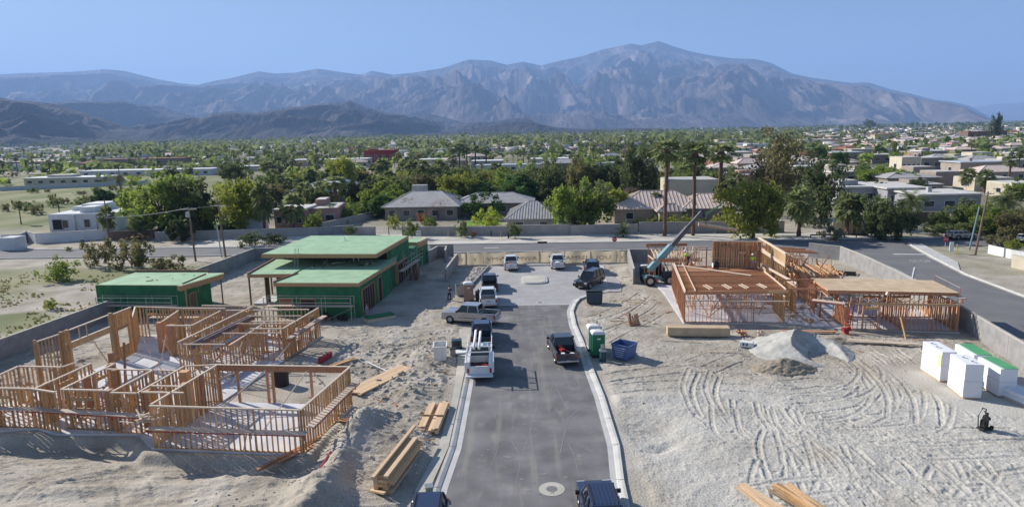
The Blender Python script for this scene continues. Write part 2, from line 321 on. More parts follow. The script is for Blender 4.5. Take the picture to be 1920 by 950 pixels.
def noise(sc, det=4, st=None):
    q = n.new('ShaderNodeTexNoise'); q.inputs['Scale'].default_value = sc; q.inputs['Detail'].default_value = det
    if st:
        mp = n.new('ShaderNodeMapping'); mp.inputs['Scale'].default_value = st; l.new(geo.outputs['Position'], mp.inputs[0]); l.new(mp.outputs[0], q.inputs['Vector'])
    else: l.new(geo.outputs['Position'], q.inputs['Vector'])
    return q.outputs['Fac']
def ramp(f, st):
    r = n.new('ShaderNodeValToRGB'); l.new(f, r.inputs[0]); e = r.color_ramp.elements
    e[0].position = st[0][0]; e[0].color = (*st[0][1], 1); e[1].position = st[-1][0]; e[1].color = (*st[-1][1], 1)
    for p_, c_ in st[1:-1]: k = e.new(p_); k.color = (*c_, 1)
    return r.outputs[0]
def mix(f, a, b, k='MIX'):
    q = n.new('ShaderNodeMix'); q.data_type = 'RGBA'; q.blend_type = k
    if isinstance(f, float): q.inputs[0].default_value = f
    else: l.new(f, q.inputs[0])
    l.new(a, q.inputs[6]); l.new(b, q.inputs[7]); return q.outputs[2]
sand = ramp(noise(.3, 7), [(.3, (.33, .29, .235)), (.48, (.42, .375, .31)), (.58, (.47, .425, .36)), (.72, (.55, .50, .43))])
grit = ramp(noise(9, 4), [(.3, (.72, .70, .68)), (.5, (.95, .95, .95)), (.72, (1.08, 1.08, 1.08))])
sand = mix(1., sand, grit, 'MULTIPLY')
grey = ramp(noise(.22, 7), [(.3, (.42, .385, .33)), (.45, (.52, .495, .445)), (.7, (.60, .58, .53))])
scrub = ramp(noise(.09, 8, (1, .5, 1)), [(.3, (.11, .14, .05)), (.5, (.20, .215, .10)), (.63, (.29, .28, .16)), (.8, (.42, .38, .27))])
farc = ramp(noise(.014, 9, (1, .5, 1)), [(.35, (.07, .085, .045)), (.47, (.16, .16, .10)), (.56, (.29, .265, .20)), (.68, (.44, .405, .345))])
sx_ = n.new('ShaderNodeSeparateColor'); l.new(at.outputs['Color'], sx_.inputs[0])
c = mix(sx_.outputs[1], sand, mix(1., grey, grit, 'MULTIPLY')); c = mix(sx_.outputs[0], c, scrub); c = mix(sx_.outputs[2], c, farc)
l.new(c, bs.inputs['Base Color'])
bp = n.new('ShaderNodeBump'); bp.inputs['Strength'].default_value = .7; bp.inputs['Distance'].default_value = .09; l.new(noise(7, 6), bp.inputs['Height']); l.new(bp.outputs[0], bs.inputs['Normal'])
M['ground'] = m
ground = grid_mesh('ground', MX, MY, MZ, m)
ca = ground.data.color_attributes.new('zone', 'FLOAT_COLOR', 'POINT')
def sm(a, b, x): t = np.clip((x-a)/(b-a), 0, 1); return t*t*(3-2*t)
wallx = -47.3+(MY-58)*.118
nz = fbm(MX/14, MY/6, 3, 4)+.05
Rz = sm(0, 2, wallx-MX)*(1-sm(100, 108, MY))*sm(.42, .56, nz)*.9
field = sm(150, 158, MY)*sm(-60, -80, MX)
Rz = np.maximum(Rz, field*.95*(1-sm(330, 420, MY)))
Rz = np.maximum(Rz, sm(62, 66, MX)*sm(.45, .6, nz)*.35)
Gz = sm(5, 9, MX)*(1-sm(46, 54, MY+0*MX))*.85+sm(22, 26, -MY+62)*.0
Bz = sm(125, 175, MY)*(1-field*(1-sm(330, 420, MY)))*sm(-1e9, 1, 0*MX)
ca.data.foreach_set('color', np.stack([Rz, Gz, np.maximum(Bz, 0), np.ones_like(Rz)], -1).astype(np.float32).ravel())
tag(ground, 'pale rutted sand of the building lots and desert beyond', None, None, 'structure')
# ---- haze
hz = MB().box((0, 12000, 1390), (60000, 36000, 2820)).build('haze', None); tag(hz, 'thin blue air between the site and the mountains', None, None, 'stuff')
m, n, l, bs = newmat('haze_air'); n.remove(bs); vs = n.new('ShaderNodeVolumePrincipled'); vs.inputs['Density'].default_value = 7.4e-5
vs.inputs['Color'].default_value = (.36, .57, 1, 1); vs.inputs['Anisotropy'].default_value = .1
l.new(vs.outputs[0], n['Material Output'].inputs['Volume']); hz.data.materials.append(m); hz.visible_shadow = True
# ================================================================ roads and paving
def asphalt_mat():
    m, n, l, b = newmat('asphalt'); b.inputs['Roughness'].default_value = .9; b.inputs['Specular IOR Level'].default_value = .25; geo = n.new('ShaderNodeNewGeometry')
    def nz(sc, st, det=7):
        mp = n.new('ShaderNodeMapping'); mp.inputs['Scale'].default_value = st; l.new(geo.outputs['Position'], mp.inputs[0]); q = n.new('ShaderNodeTexNoise'); q.inputs['Scale'].default_value = sc; q.inputs['Detail'].default_value = det; l.new(mp.outputs[0], q.inputs['Vector']); return q.outputs['Fac']
    def rp(f, a, ca, b_, cb):
        r = n.new('ShaderNodeValToRGB'); l.new(f, r.inputs[0]); e = r.color_ramp.elements; e[0].position = a; e[0].color = (*ca, 1); e[1].position = b_; e[1].color = (*cb, 1); return r.outputs[0]
    def mx(k, f, a, b_):
        q = n.new('ShaderNodeMix'); q.data_type = 'RGBA'; q.blend_type = k
        if isinstance(f, float): q.inputs[0].default_value = f
        else: l.new(f, q.inputs[0])
        l.new(a, q.inputs[6]); l.new(b_, q.inputs[7]); return q.outputs[2]
    base = rp(nz(.45, (1, 1, 1)), .32, (.135, .13, .132), .68, (.225, .22, .218)); grain = rp(nz(28, (1, 1, 1), 3), .3, (.86, .86, .86), .7, (1.12, 1.12, 1.12)); base = mx('MULTIPLY', 1., base, grain)
    streak = rp(nz(1.4, (1, .06, 1), 5), .55, (0, 0, 0), .75, (.55, .55, .55)); dust = n.new('ShaderNodeRGB'); dust.outputs[0].default_value = (.34, .31, .27, 1)
    base = mx('MIX', streak, base, dust.outputs[0]); patch = rp(nz(.9, (1, .5, 1), 8), .58, (0, 0, 0), .72, (.5, .5, .5)); base = mx('MIX', patch, base, dust.outputs[0])
    l.new(base, b.inputs['Base Color']); bp = n.new('ShaderNodeBump'); bp.inputs['Strength'].default_value = .3; bp.inputs['Distance'].default_value = .02; l.new(nz(55, (1, 1, 1), 3), bp.inputs['Height']); l.new(bp.outputs[0], b.inputs['Normal']); return m
M['asphalt'] = asphalt_mat()
M['asphalt_new'] = mat('asphalt_far', (.19, .185, .19), (.155, .152, .157), .9, .3, .2, 40, detail=6)
M['concrete'] = mat('concrete', (.56, .55, .52), (.46, .45, .43), .9, .8, .15, 30)
M['concrete_dusty'] = mat('dusty_concrete', (.50, .47, .41), (.42, .39, .34), .9, .8, .15, 30)
M['slab'] = mat('slab_concrete', (.66, .65, .66), (.50, .49, .50), .85, .5, .05, 30, detail=8)
M['block'] = mat('grey_block', (.31, .305, .30), (.24, .235, .235), .95, 1.2, .25, 14, detail=8)
M['white'] = mat('white_paint', (.78, .78, .77), (.68, .68, .66), .6, 2.)
M['dark'] = mat('dark_gap', (.03, .03, .03), (.02, .02, .02), .9)
M['dirtmark'] = mat('dusty_mark', (.27, .26, .245), (.20, .195, .19), .95, 3, detail=8)
def paver_mat():
    m, n, l, b = newmat('concrete_pavers'); b.inputs['Roughness'].default_value = .9
    geo = n.new('ShaderNodeNewGeometry'); br = n.new('ShaderNodeTexBrick'); br.inputs['Scale'].default_value = 1; br.inputs['Brick Width'].default_value = .46; br.inputs['Row Height'].default_value = .23
    br.inputs['Mortar Size'].default_value = .02; br.inputs['Color1'].default_value = (.43, .415, .405, 1); br.inputs['Color2'].default_value = (.37, .36, .355, 1); br.inputs['Mortar'].default_value = (.2, .19, .19, 1)
    l.new(geo.outputs['Position'], br.inputs['Vector']); no = n.new('ShaderNodeTexNoise'); no.inputs['Scale'].default_value = .5; no.inputs['Detail'].default_value = 5; l.new(geo.outputs['Position'], no.inputs['Vector'])
    mr = n.new('ShaderNodeMapRange'); mr.inputs[3].default_value = .72; mr.inputs[4].default_value = 1.3; l.new(no.outputs['Fac'], mr.inputs[0])
    hs = n.new('ShaderNodeHueSaturation'); l.new(br.outputs['Color'], hs.inputs['Color']); l.new(mr.outputs[0], hs.inputs['Value']); l.new(hs.outputs[0], b.inputs['Base Color']); return m
M['paver'] = paver_mat()
sheet('street', ASPH, .0, M['asphalt'], 'grey asphalt street running up the middle of the site')
sheet('paved_court', PAVER, .006, M['paver'], 'concrete paver court at the end of the street')
sheet('side_road', SIDE, .0, M['asphalt_new'], 'wide asphalt road along the right side of the site')
def cy_(x): return 114.2-.045*x
sheet('cross_road', [(x, cy_(x)-3.95) for x in (-400, -90, 0, 60, 130, 400)]+[(x, cy_(x)+3.95) for x in (400, 130, 60, 0, -90, -400)], .004, M['asphalt_new'], 'asphalt road crossing behind the site')
# gutters and rolled curbs: ribbons following a line
def ribbon(name, pts, prof, m, label, parent=None):
    pts = [Vector((*p, 0)) for p in pts]; V = []; F = []; k = len(prof)
    for i, p in enumerate(pts):
        d = (pts[min(i+1, len(pts)-1)]-pts[max(i-1, 0)]).normalized(); nn = Vector((-d.y, d.x, 0))
        for o, z in prof: q = p+nn*o; V.append((q.x, q.y, z))
    for i in range(len(pts)-1):
        for j in range(k-1): F.append((i*k+j, i*k+j+1, (i+1)*k+j+1, (i+1)*k+j))
    o = mesh_obj(name, V, F, m, parent); 
    if sum(q.normal.z for q in o.data.polygons) < 0: o.data.flip_normals()
    return tag(o, label, None, None, 'structure') if label else o
def dens(p, s=.9):
    out = []
    for a, b in zip(p, p[1:]):
        L = math.hypot(b[0]-a[0], b[1]-a[1]); q = max(1, int(L/s)); out += [(a[0]+(b[0]-a[0])*i/q, a[1]+(b[1]-a[1])*i/q) for i in range(q)]
    return out+[p[-1]]
GUT = [(0, .012), (.35, .005), (.42, .05), (.62, .13), (.78, .14), (.80, -.08)]
LG = [(-4.3,26),(-3.95,35),(-3.5,40),(-3.4,48),(-3.3,56),(-3.35,66.5)]
RG = [(4.9,26),(5.4,35.4),(5.85,39.8),(6.0,47.7),(5.9,52.7),(5.9,60.8),(5.75,66.7),(5.95,72),(6.6,75.4),(7.3,77.6),(8.6,79.3),(10.2,80.3)]
gl = ribbon('left_gutter', dens(LG), GUT, M['concrete'], 'pale concrete gutter and curb along the left edge of the street')
gr_ = ribbon('right_gutter', dens(RG), [(-a, b) for a, b in GUT], M['concrete'], 'pale concrete gutter and curb along the right edge of the street')
sheet('left_walk', [(-5.6,26),(-4.95,35),(-4.35,40),(-4.25,48),(-4.2,56),(-4.3,66),(-5.6,66),(-5.0,56),(-4.75,48),(-5.0,40),(-5.75,35),(-6.2,26)], .09, M['concrete_dusty'], 'dusty concrete edge beside the left curb')
# control joints across the gutters (real grooves read as thin dark bars)
jb = MB()
for Lz, sg in ((LG, 1), (RG, -1)):
    for i, (x, y) in enumerate(dens(Lz, 3.0)):
        if i % 1 == 0: jb.box((x+sg*-.0-.55*sg, y, .142), (.5, .025, .006))
jb.build('gutter_joint', M['dark'], gl); 
ribbon('side_road_curb', dens([(44.6,50),(47.4,61.5),(50.0,73),(52.2,83.7),(53.4,91),(54.0,100),(54.1,107.6)], 3), [(0,.01),(.3,.02),(.32,.14),(1.3,.15),(1.32,-.05)], M['concrete'], 'concrete curb along the near side of the side road')
ribbon('far_curb', dens([(52.2,44),(56.4,60),(58.2,71.0),(59.7,86),(62.6,97.6),(66.0,109.8)], 3), [(0,.01),(-.3,.02),(-.32,.14),(-.5,.15),(-.52,-.05)], M['concrete'], 'concrete curb along the far side of the side road')
sheet('corner_apron', [(62.8,97.4),(66.2,109.6),(68.5,109.4),(66.0,100.5),(64.2,94.0),(60.6,88),(60.2,88.2)], .03, M['concrete'], 'pale concrete apron at the corner of the side road')
for nm_, off, w_, lb in (('cross_road_near_curb', -4.05, .3, 'pale curb along the near side of the cross road'), ('cross_road_far_curb', 4.0, .35, 'pale curb along the far side of the cross road')):
    pts = [(x, cy_(x)+off) for x in range(-200, 53 if off < 0 else 200, 9)]
    ribbon(nm_, pts, [(0, .01), (.02, .13), (w_, .13), (w_+.02, -.05)] if off > 0 else [(0, .01), (-.02, .13), (-w_, .13), (-w_-.02, -.05)], M['concrete'], lb)
# pale verge beyond the cross road
M['verge'] = mat('pale_verge_sand', (.60, .56, .50), (.46, .43, .37), .95, .35, .3, 8, detail=8)
sheet('far_verge', [(x, cy_(x)+4.4) for x in (-60, 0, 66)]+[(66, cy_(66)+12), (40, cy_(40)+11.8), (0, cy_(0)+15.5), (-36, cy_(-36)+19.5), (-60, cy_(-60)+20)], -.03, M['verge'], 'pale sandy verge between the cross road and the garden walls')
sheet('far_path', [(x, cy_(x)+9.0) for x in (-50, 0, 60)]+[(x, cy_(x)+10.3) for x in (60, 0, -50)], .0, M['concrete_dusty'], 'thin pale footpath on the far verge')
# painted marks
def text_mesh(s, size, loc, rot, m, name, parent=None, ext=0):
    cu = bpy.data.curves.new(name, 'FONT'); cu.body = s; cu.size = size; cu.extrude = ext; cu.align_x = 'CENTER'; cu.resolution_u = 3
    o = bpy.data.objects.new(name, cu); link(o); bpy.context.view_layer.update()
    me = bpy.data.meshes.new_from_object(o.evaluated_get(bpy.context.evaluated_depsgraph_get())); bpy.data.objects.remove(o)
    me.materials.clear(); me.materials.append(m); q = bpy.data.objects.new(name, me); link(q, parent); q.location = loc; q.rotation_euler = rot; return q
st = text_mesh('STOP', 1.9, (59.6, 94.6, .006), (0, 0, rad(-12)), mat('worn_road_paint', (.42, .42, .41), (.30, .30, .30), .9, 6), 'stop_lettering'); st.scale = (.62, 1.5, 1); tag(st, 'white STOP lettering painted on the side road near the corner', 'road marking')
tag(MB().box((61.3, 100.9, .006), (4.6, .45, .006), rad(-10)).build('stop_line', M['white']), 'white stop line painted across the side road lane', 'road marking')
tag(MB().box((-3.6, 114.6, .009), (2.6, .35, .004), rad(-2.5)).build('lane_mark', M['white']), 'short white dash painted on the cross road behind the fence', 'road marking')
# manholes
def disc(name, x, y, z, r0, r1, m, parent=None, n=28, h=.02):
    V = []; F = []
    for k in range(n):
        t = 2*math.pi*k/n; c_, s_ = math.cos(t), math.sin(t)
        V += [(x+c_*r0, y+s_*r0, z), (x+c_*r1, y+s_*r1, z), (x+c_*r1, y+s_*r1, z-h)]
    for k in range(n):
        a = 3*k; b = 3*((k+1) % n); F += [(a, a+1, b+1, b), (a+1, a+2, b+2, b+1)]
    if r0 < .01: pass
    return mesh_obj(name, V, F, m, parent)
mh = disc('manhole', 1.98, 34.75, .014, .33, .74, M['concrete_dusty']); tag(mh, 'round manhole with a wide white concrete collar in the street', 'manhole')
mc = disc('cover', 1.98, 34.75, .012, .001, .34, M['asphalt'], mh); 
mh2 = disc('manhole', 3.2, 76.3, .02, .3, .5, M['concrete']); tag(mh2, 'small manhole where the pavers meet the asphalt', 'manhole'); disc('cover', 3.2, 76.3, .018, .001, .31, M['asphalt'], mh2)
tag(MB().box((1.6, 75.35, .012), (10.1, .32, .02), rad(-1.7)).build('paver_band', M['concrete']), 'pale concrete band between the pavers and the asphalt', None, None, 'structure')
# dusty scuffs: curved tyre marks and spilled dirt on the asphalt
sc_ = MB()
ZA = [.008]
def arc_mark(pts, w):
    ZA[0] -= .00035; z = ZA[0]; p = spline(pts)
    for a, b in zip(p, p[1:]):
        d = np.array(b)-np.array(a); L = math.hypot(*d)
        if L < 1e-6: continue
        nn = np.array((-d[1], d[0]))/L*w/2; sc_.add([(*(a-nn), z), (*(a+nn), z), (*(b+nn), z), (*(b-nn), z)], [(0, 3, 2, 1)])
for t_, w_ in [([(1116,752),(1075,775),(1062,800),(1050,850)],.07),([(1105,722),(1060,740),(1030,760)],.05),([(990,625),(1008,650),(1010,700),(1005,770),(980,850)],.06),
           ([(1030,700),(1045,730),(1060,760)],.05),([(1000,590),(1020,615),(1060,640)],.06),([(955,820),(975,860),(960,930)],.05),([(1065,830),(1075,850),(1085,890)],.05),([(925,760),(935,830),(905,900)],.04),([(1090,760),(1060,790),(1040,800)],.04)]:
    arc_mark([G(*q) for q in t_], w_)
for k in range(90):
    zz = .009+.00006*k
    px_, py_ = random.uniform(900, 1130), random.uniform(600, 945)
    x, y = G(px_, py_); r = random.uniform(.03, .14)*(1 if k % 6 else 1.7)
    if -3.2 < x < 5.6:
        V = [(x+math.cos(t)*r*random.uniform(.5, 1.8), y+math.sin(t)*r*random.uniform(.4, 1), zz) for t in np.linspace(0, 2*math.pi, 9)[:-1]]; sc_.add(V, [tuple(range(8))])
for k in range(60):
    x, y = random.uniform(-1, 5.6), random.uniform(66, 74.8); L = random.uniform(.3, 1.3); w = random.uniform(.04, .16)
    V = [(x+math.cos(t)*L*random.uniform(.6, 1.2), y+math.sin(t)*w*random.uniform(.4, 1), .0146+.00005*k) for t in np.linspace(0, 2*math.pi, 9)[:-1]]; sc_.add(V, [tuple(range(8))])
tag(sc_.build('dirt_scuff', M['dirtmark']), 'pale dirt scuffs and tyre marks on the street', None, None, 'stuff')
# islands
def island(name, pts, label, h=.16):
    cx = sum(p[0] for p in pts)/len(pts); cyy = sum(p[1] for p in pts)/len(pts)
    o = MB().prism(pts, 0, h).build(name, M['concrete']); tag(o, label, 'traffic island')
    i_ = [((x-cx)*.86+cx, (y-cyy)*.9+cyy) for x, y in pts]
    MB().prism(i_, h-.02, h+.05).build('gravel_bed', M['verge'], o); return o
def rrect(cx, cy2, a, b, r=.8, n=5, rz=0):
    P = []
    for sx, sy, t0 in ((1, 1, 0), (-1, 1, 90), (-1, -1, 180), (1, -1, 270)):
        for k in range(n+1):
            t = rad(t0+90*k/n); P.append((sx*(a-r)+math.cos(t)*r, sy*(b-r)+math.sin(t)*r))
    return [(cx+x*math.cos(rz)-y*math.sin(rz), cy2+x*math.sin(rz)+y*math.cos(rz)) for x, y in P]
island('court_island', rrect(2.95, 88.3, 1.75, 2.4, 1.2), 'oval curbed gravel island in the middle of the paver court')
island('fence_island', rrect(4.0, 98.7, 2.4, .9, .6), 'shallow curbed island against the tan fence at the back of the court')
sheet('court_driveway', [(10.6,84.0),(12.3,83.7),(13.6,97.0),(11.9,97.3)], .02, M['concrete'], 'pale concrete driveway strip beside the dark parked cars')
# rubble row beside court
rk = MB()
for k in range(150):
    t = random.random(); x = -6.2+t*-.0+random.uniform(-.7, .7)+1.6*t; y = 85+12.5*t; s = random.uniform(.12, .38)
    rk.box((x, y, s*.4), (s*random.uniform(.7, 1.5), s, s*.8), random.uniform(0, 3), 0, .6)
tag(rk.build('rubble_row', M['verge']), 'row of broken pale rubble along the left edge of the court', None, None, 'stuff')
tag(MB().box((-4.55, 91.3, .15), (.25, 13.2, .3), rad(-9)).build('court_edge_curb', M['block']), 'low dark edge curb left of the paver court', None, None, 'structure')
# ================================================================ block walls
def wall(name, pts, h, t, label, m=None, cap=True, parent=None, cat='wall', z0=-.15, course=True):
    m = m or M['block']; b = MB(); c = MB()
    for p, q in zip(pts, pts[1:]):
        b.beam((*p, (h+z0)/2), (*q, (h+z0)/2), t, h-z0); c.beam((*p, h+.035), (*q, h+.035), t+.05, .07)
    o = b.build(name, m, parent)
    if parent is None: tag(o, label, cat)
    if cap: c.build('cap', M['concrete_dusty'] if m is not M['white'] else m, o)
    if course:
        s = MB()     # vertical joints every 2.4 m proud of the face
        for p, q in zip(pts, pts[1:]):
            L = math.hypot(q[0]-p[0], q[1]-p[1]); k = int(L/2.4)
            for i in range(1, k):
                f = i/k; s.box((p[0]+(q[0]-p[0])*f, p[1]+(q[1]-p[1])*f, h/2), (.05, t+.02, h*.98), math.atan2(q[1]-p[1], q[0]-p[0]))
        if s.v: s.build('control_joint', M['dark_block'], o)
    return o
M['dark_block'] = mat('joint_mortar', (.27, .265, .26), (.22, .22, .215), .95)
wall('lot_wall', [(-49.5,42),(-47.6,58.6),(-45.6,75),(-43.1,96.5),(-42.0,107.0),(-37.5,107.2)], 2.0, .2, 'long grey block wall along the left side of the building lots')
wall('lot_wall', [(38.2,36),(41.5,51),(42.9,57.6),(44.9,66.5),(46.5,75.5),(47.7,83),(48.6,90.6),(48.9,97.5),(45.7,100.9)], 2.05, .2, 'long curving grey block wall along the right side of the lots')
wall('court_wall', [(-13.4,108),(-9.6,107.9)], 1.9, .2, 'short grey block wall behind the green house corner')
e1 = wall('enclosure_wall', [(-13.0,101.5),(-12.0,106.2),(-10.6,106.1),(-10.4,102.0)], 1.9, .2, 'small grey block enclosure right of the green house')
wall('court_wall', [(-9.1,88.5),(-8.9,92),(-8.4,100.0)], 1.7, .2, 'grey block wall stepping along the left side of the court')
ew = wall('court_wall', [(15.8,84.8),(16.7,92),(17.6,99.0),(21.2,98.6)], 2.0, .2, 'grey block wall by the telehandler')
# tan fabric fence behind the court
M['tan'] = mat('tan_fence_fabric', (.50, .43, .33), (.42, .36, .27), .9, .9, .4, 3, detail=5)
_n, _l = M['tan'].node_tree.nodes, M['tan'].node_tree.links; _t = _n.new('ShaderNodeBsdfTranslucent'); _t.inputs[0].default_value = (.50, .43, .32, 1); _x = _n.new('ShaderNodeMixShader'); _x.inputs[0].default_value = .6
_l.new(_n['Principled BSDF'].outputs[0], _x.inputs[1]); _l.new(_t.outputs[0], _x.inputs[2]); _l.new(_x.outputs[0], _n['Material Output'].inputs['Surface'])
M['tanmark'] = M['tan'].copy(); M['tanmark'].name = 'faded_fence_lettering'; [setattr(n_.inputs[0], 'default_value', (.60, .54, .43, 1)) for n_ in M['tanmark'].node_tree.nodes if n_.bl_idname == 'ShaderNodeBsdfTranslucent']
M['galv'] = mat('galvanised_steel', (.42, .43, .45), (.34, .35, .36), .45, 3, metal=.7)
fx = [(-8.4,99.9),(-6.9,99.9),(-4.4,99.9),(-.9,99.9),(4.1,99.85),(8.0,99.75),(11.9,99.6),(15.9,99.4),(17.4,99.3)]
fr = empty('fabric_fence', (4.5, 99.8, 0), 0, 'tan fabric covered temporary fence across the back of the court', 'fence')
def W2(o, root): o.parent = root; o.matrix_parent_inverse = Matrix.Translation(-Vector(root.location)) if True else None; return o
words_ = ['V', 'V', 'VMV', 'WMWA', '', 'AMSEL', 'JOU', 'V']
for i, (a, b) in enumerate(zip(fx, fx[1:])):
    V = []; F = []; n_ = 14
    for k in range(n_+1):
        t = k/n_; x = a[0]+(b[0]-a[0])*t; y = a[1]+(b[1]-a[1])*t+.09*math.sin(t*9+i); z = 1.88-.14*math.sin(t*math.pi)+.05*math.sin(7*t+i)
        V += [(x, y-.02, .03), (x, y-.16*math.sin(t*7+i*2), z*.55), (x, y, z)]
    for k in range(n_):
        for j in range(2): F.append((3*k+j, 3*(k+1)+j, 3*(k+1)+j+1, 3*k+j+1))
    W2(mesh_obj('fabric_panel', V, F, M['tan'], None, True), fr)
    if words_[i]:
        tx = text_mesh(words_[i], .85, ((a[0]+b[0])/2, (a[1]+b[1])/2-.16, .55), (rad(90), 0, 0), M['tanmark'], 'lettering', None, .01); tx.scale = (1.5 if len(words_[i]) > 2 else 1, 1, 1); W2(tx, fr)
for a in fx: W2(MB().tube([(a[0], a[1]-.05, 0), (a[0], a[1]-.05, 2.0)], .035).build('post', M['galv']), fr)
# ================================================================ framed houses
def wood_mat(name, c, c2, rnd=.28):
    m = mat(name, c, c2, .8, 2.2, rnd=rnd, stretch=(6, 6, 1.2), detail=4); return m
M['wood'] = wood_mat('fir_lumber', (.58, .375, .19), (.43, .25, .12), .34)
M['woodred'] = wood_mat('reddish_lumber', (.56, .285, .155), (.42, .195, .105))
M['woodpale'] = wood_mat('pale_plate', (.68, .56, .44), (.58, .46, .34), .12)
M['osb'] = mat('osb_sheathing', (.55, .40, .24), (.45, .31, .18), .85, 5, .1, 30, rnd=.08)
M['ply'] = mat('roof_plywood', (.60, .46, .31), (.50, .37, .24), .85, 1.2, 0, detail=8, rnd=.06)
class House:
    def __init__(s, name, loc, label, group=None):
        s.r = empty(name, loc, 0, label, 'house frame', group); s.o = Vector(loc); s.n = 0; s.extra = MB(); s.studs = 0
    def L(s, p): return Vector(p)-s.o
    def beam(s, name, p, q, w, h, key='wood', parent=None): return piece(name, s.L(p), s.L(q), w, h, 'u_'+key, M[key], parent or s.r)
    def slab(s, poly, h=.15):
        o = MB().prism([(x-s.o.x, y-s.o.y) for x, y in poly], -1.1, h).build('slab', M['slab'], s.r); return o
    def wall(s, a, b, h=3.1, z0=.15, sp=.37, key='wood', open_=(), hz=None, jit=True, plates=2, skip=()):
        """open_: list of (from,to,sill,head) along the wall in metres"""
        A = Vector((*a, 0)); B = Vector((*b, 0)); d = B-A; Ln = d.length; d.normalize()
        P = lambda t, z: A+d*t+Vector((0, 0, z))
        rz = math.atan2(d.y, d.x); ky = 'woodpale' if h > 2 else key
        w = MB().beam(s.L(P(0, h-.045)), s.L(P(Ln, h-.045)), .145, .09).build('stud_wall', M[ky], s.r)
        def bar(name, f, t, z, ww, hh, k_=None):
            return piece(name, s.L(P(f, z)), s.L(P(t, z)), ww, hh, 'u_'+(k_ or key), M[k_ or key], w)
        bar('bottom_plate', 0, Ln, z0+.025, .14, .05)
        if hz: bar('nailer', 0, Ln, hz, .1, .04)
        for (f, t, sill, head) in open_:
            bar('header', f, t, head+.1, .13, .24)
            if sill > 0: bar('sill', f, t, sill, .12, .05)
        def stud(t, za, zb, th=.042):
            p, q = P(t, za), P(t, zb)
            if s.studs < 296:
                o = bpy.data.objects.new('stud', unit_box('u_'+key, M[key])); c_ = s.L((p+q)/2)
                o.matrix_local = Matrix.Translation(c_) @ Matrix.Rotation(rz, 4, 'Z') @ Matrix.Diagonal((th, .135, zb-za, 1)); link(o, w); s.studs += 1
            else:
                c_ = s.L((p+q)/2); s.extra.box(c_, (th, .135, zb-za), rz)
        t = 0.02
        ts = [0.03]
        while ts[-1]+sp < Ln: ts.append(ts[-1]+sp)
        ts.append(Ln-.03)
        for f, t_, *_ in open_: ts += [f-.05, t_+.05]
        for t in ts:
            if jit: t = min(max(t+random.uniform(-.03, .03), .02), Ln-.02)
            ins = [o for o in open_ if o[0] < t < o[1]]
            if ins:
                _, _, sill, head = ins[0]
                if sill > z0: stud(t, z0+.055, sill-.025)
                if h-.07-(head+.22) > .1: stud(t, head+.22, h-.065)
            else: stud(t, z0+.055, h-.065, .042 if random.random() > .12 else .085)
        return w
    def post(s, x, y, h=3.1, w=.16, key='wood', z0=.15): s.beam('post', (x, y, z0), (x, y, h), w, w, key)
    def finish(s, m='wood'):
        if s.extra.v: tag(s.extra.build('remaining_studs', M[m], s.r), None, None, None, 'stuff')
A = House('framed_house', (-26, 53, 0), 'largest open timber framed house on a white slab, front left of the street', 'houses being framed')
A.slab([(-39.6,47.4),(-38.4,43.4),(-33.6,44.0),(-31.6,43.0),(-27.6,42.8),(-25.8,42.7),(-23.8,40.6),(-13.45,39.2),(-12.1,46.9),(-22.4,48.1),(-20.4,59.0),(-19.2,64.6),(-31.7,66.5),(-38.8,65.8),(-35.6,60.3)])
FRW = [(-39.8,44.6),(-33.7,44.1),(-31.5,43.3),(-31.35,43.8),(-27.8,43.4),(-27.5,43.0),(-25.6,42.8),(-23.6,40.6)]
A.wall((-39.8,44.6), (-33.7,44.1), hz=1.7, open_=[(2.6,4.4,.9,2.3)])
A.wall((-33.7,44.1), (-31.5,43.3)); A.wall((-31.4,43.8), (-27.8,43.4), hz=1.7, open_=[(.6,2.4,1.0,2.3)]); A.wall((-27.5,43.0), (-25.6,42.8)); 
A.wall((-25.4,43.0), (-22.4,42.7), sp=.5)
A.wall((-23.6,40.6), (-13.5,39.4), hz=1.62)
A.wall((-13.5,39.4), (-12.2,47.0), sp=.36)
A.wall((-23.6,40.8), (-22.5,48.1), sp=.33)
A.beam('header_beam', (-22.5,48.1,2.83), (-12.2,47.05,2.83), .14, .42, 'woodred'); A.beam('top_plate', (-22.6,48.15,3.08), (-12.2,47.08,3.08), .16, .05, 'woodpale')
for x, y in ((-20.9,47.9),(-18.6,47.7),(-18.2,47.7),(-15.2,47.35),(-22.4,48.1)): A.post(x, y, 2.65, .17, 'woodred')
for p, q in (((-21.8,44.8,.3),(-18.6,47.6,2.8)), ((-17.2,42.5,.3),(-15.4,47.2,2.8)), ((-15.0,47.2,2.7),(-13.2,46.9,.6)), ((-22.4,48,2.0),(-20.8,47.9,2.6)), ((-20.5,40.3,.2),(-17.3,39.9,2.1)), ((-17.5,39.95,.2),(-16.8,39.8,2.9))): A.beam('brace', p, q, .04, .09, 'woodpale')
# left wing
A.wall((-38.1,44.6), (-38.0,48.8)); A.wall((-38.0,48.8), (-34.4,48.4)); A.wall((-34.4,48.4), (-34.0,49.3)); A.wall((-33.4,44.0), (-32.6,49.1), open_=[(2.0,3.4,0,2.4)])
A.wall((-31.4,43.8), (-30.7,48.9), open_=[(3.2,4.3,0,2.4)]); A.wall((-30.6,47.75), (-27.0,47.3), sp=.5); A.wall((-27.5,43.2), (-26.9,47.3)); A.wall((-25.6,42.8), (-24.9,48.0), sp=.38)
A.wall((-25.3,44.1), (-23.2,43.9), sp=.6); A.wall((-24.9,48.0), (-22.6,48.2)); A.wall((-26.9,47.3), (-25.1,47.1)); 
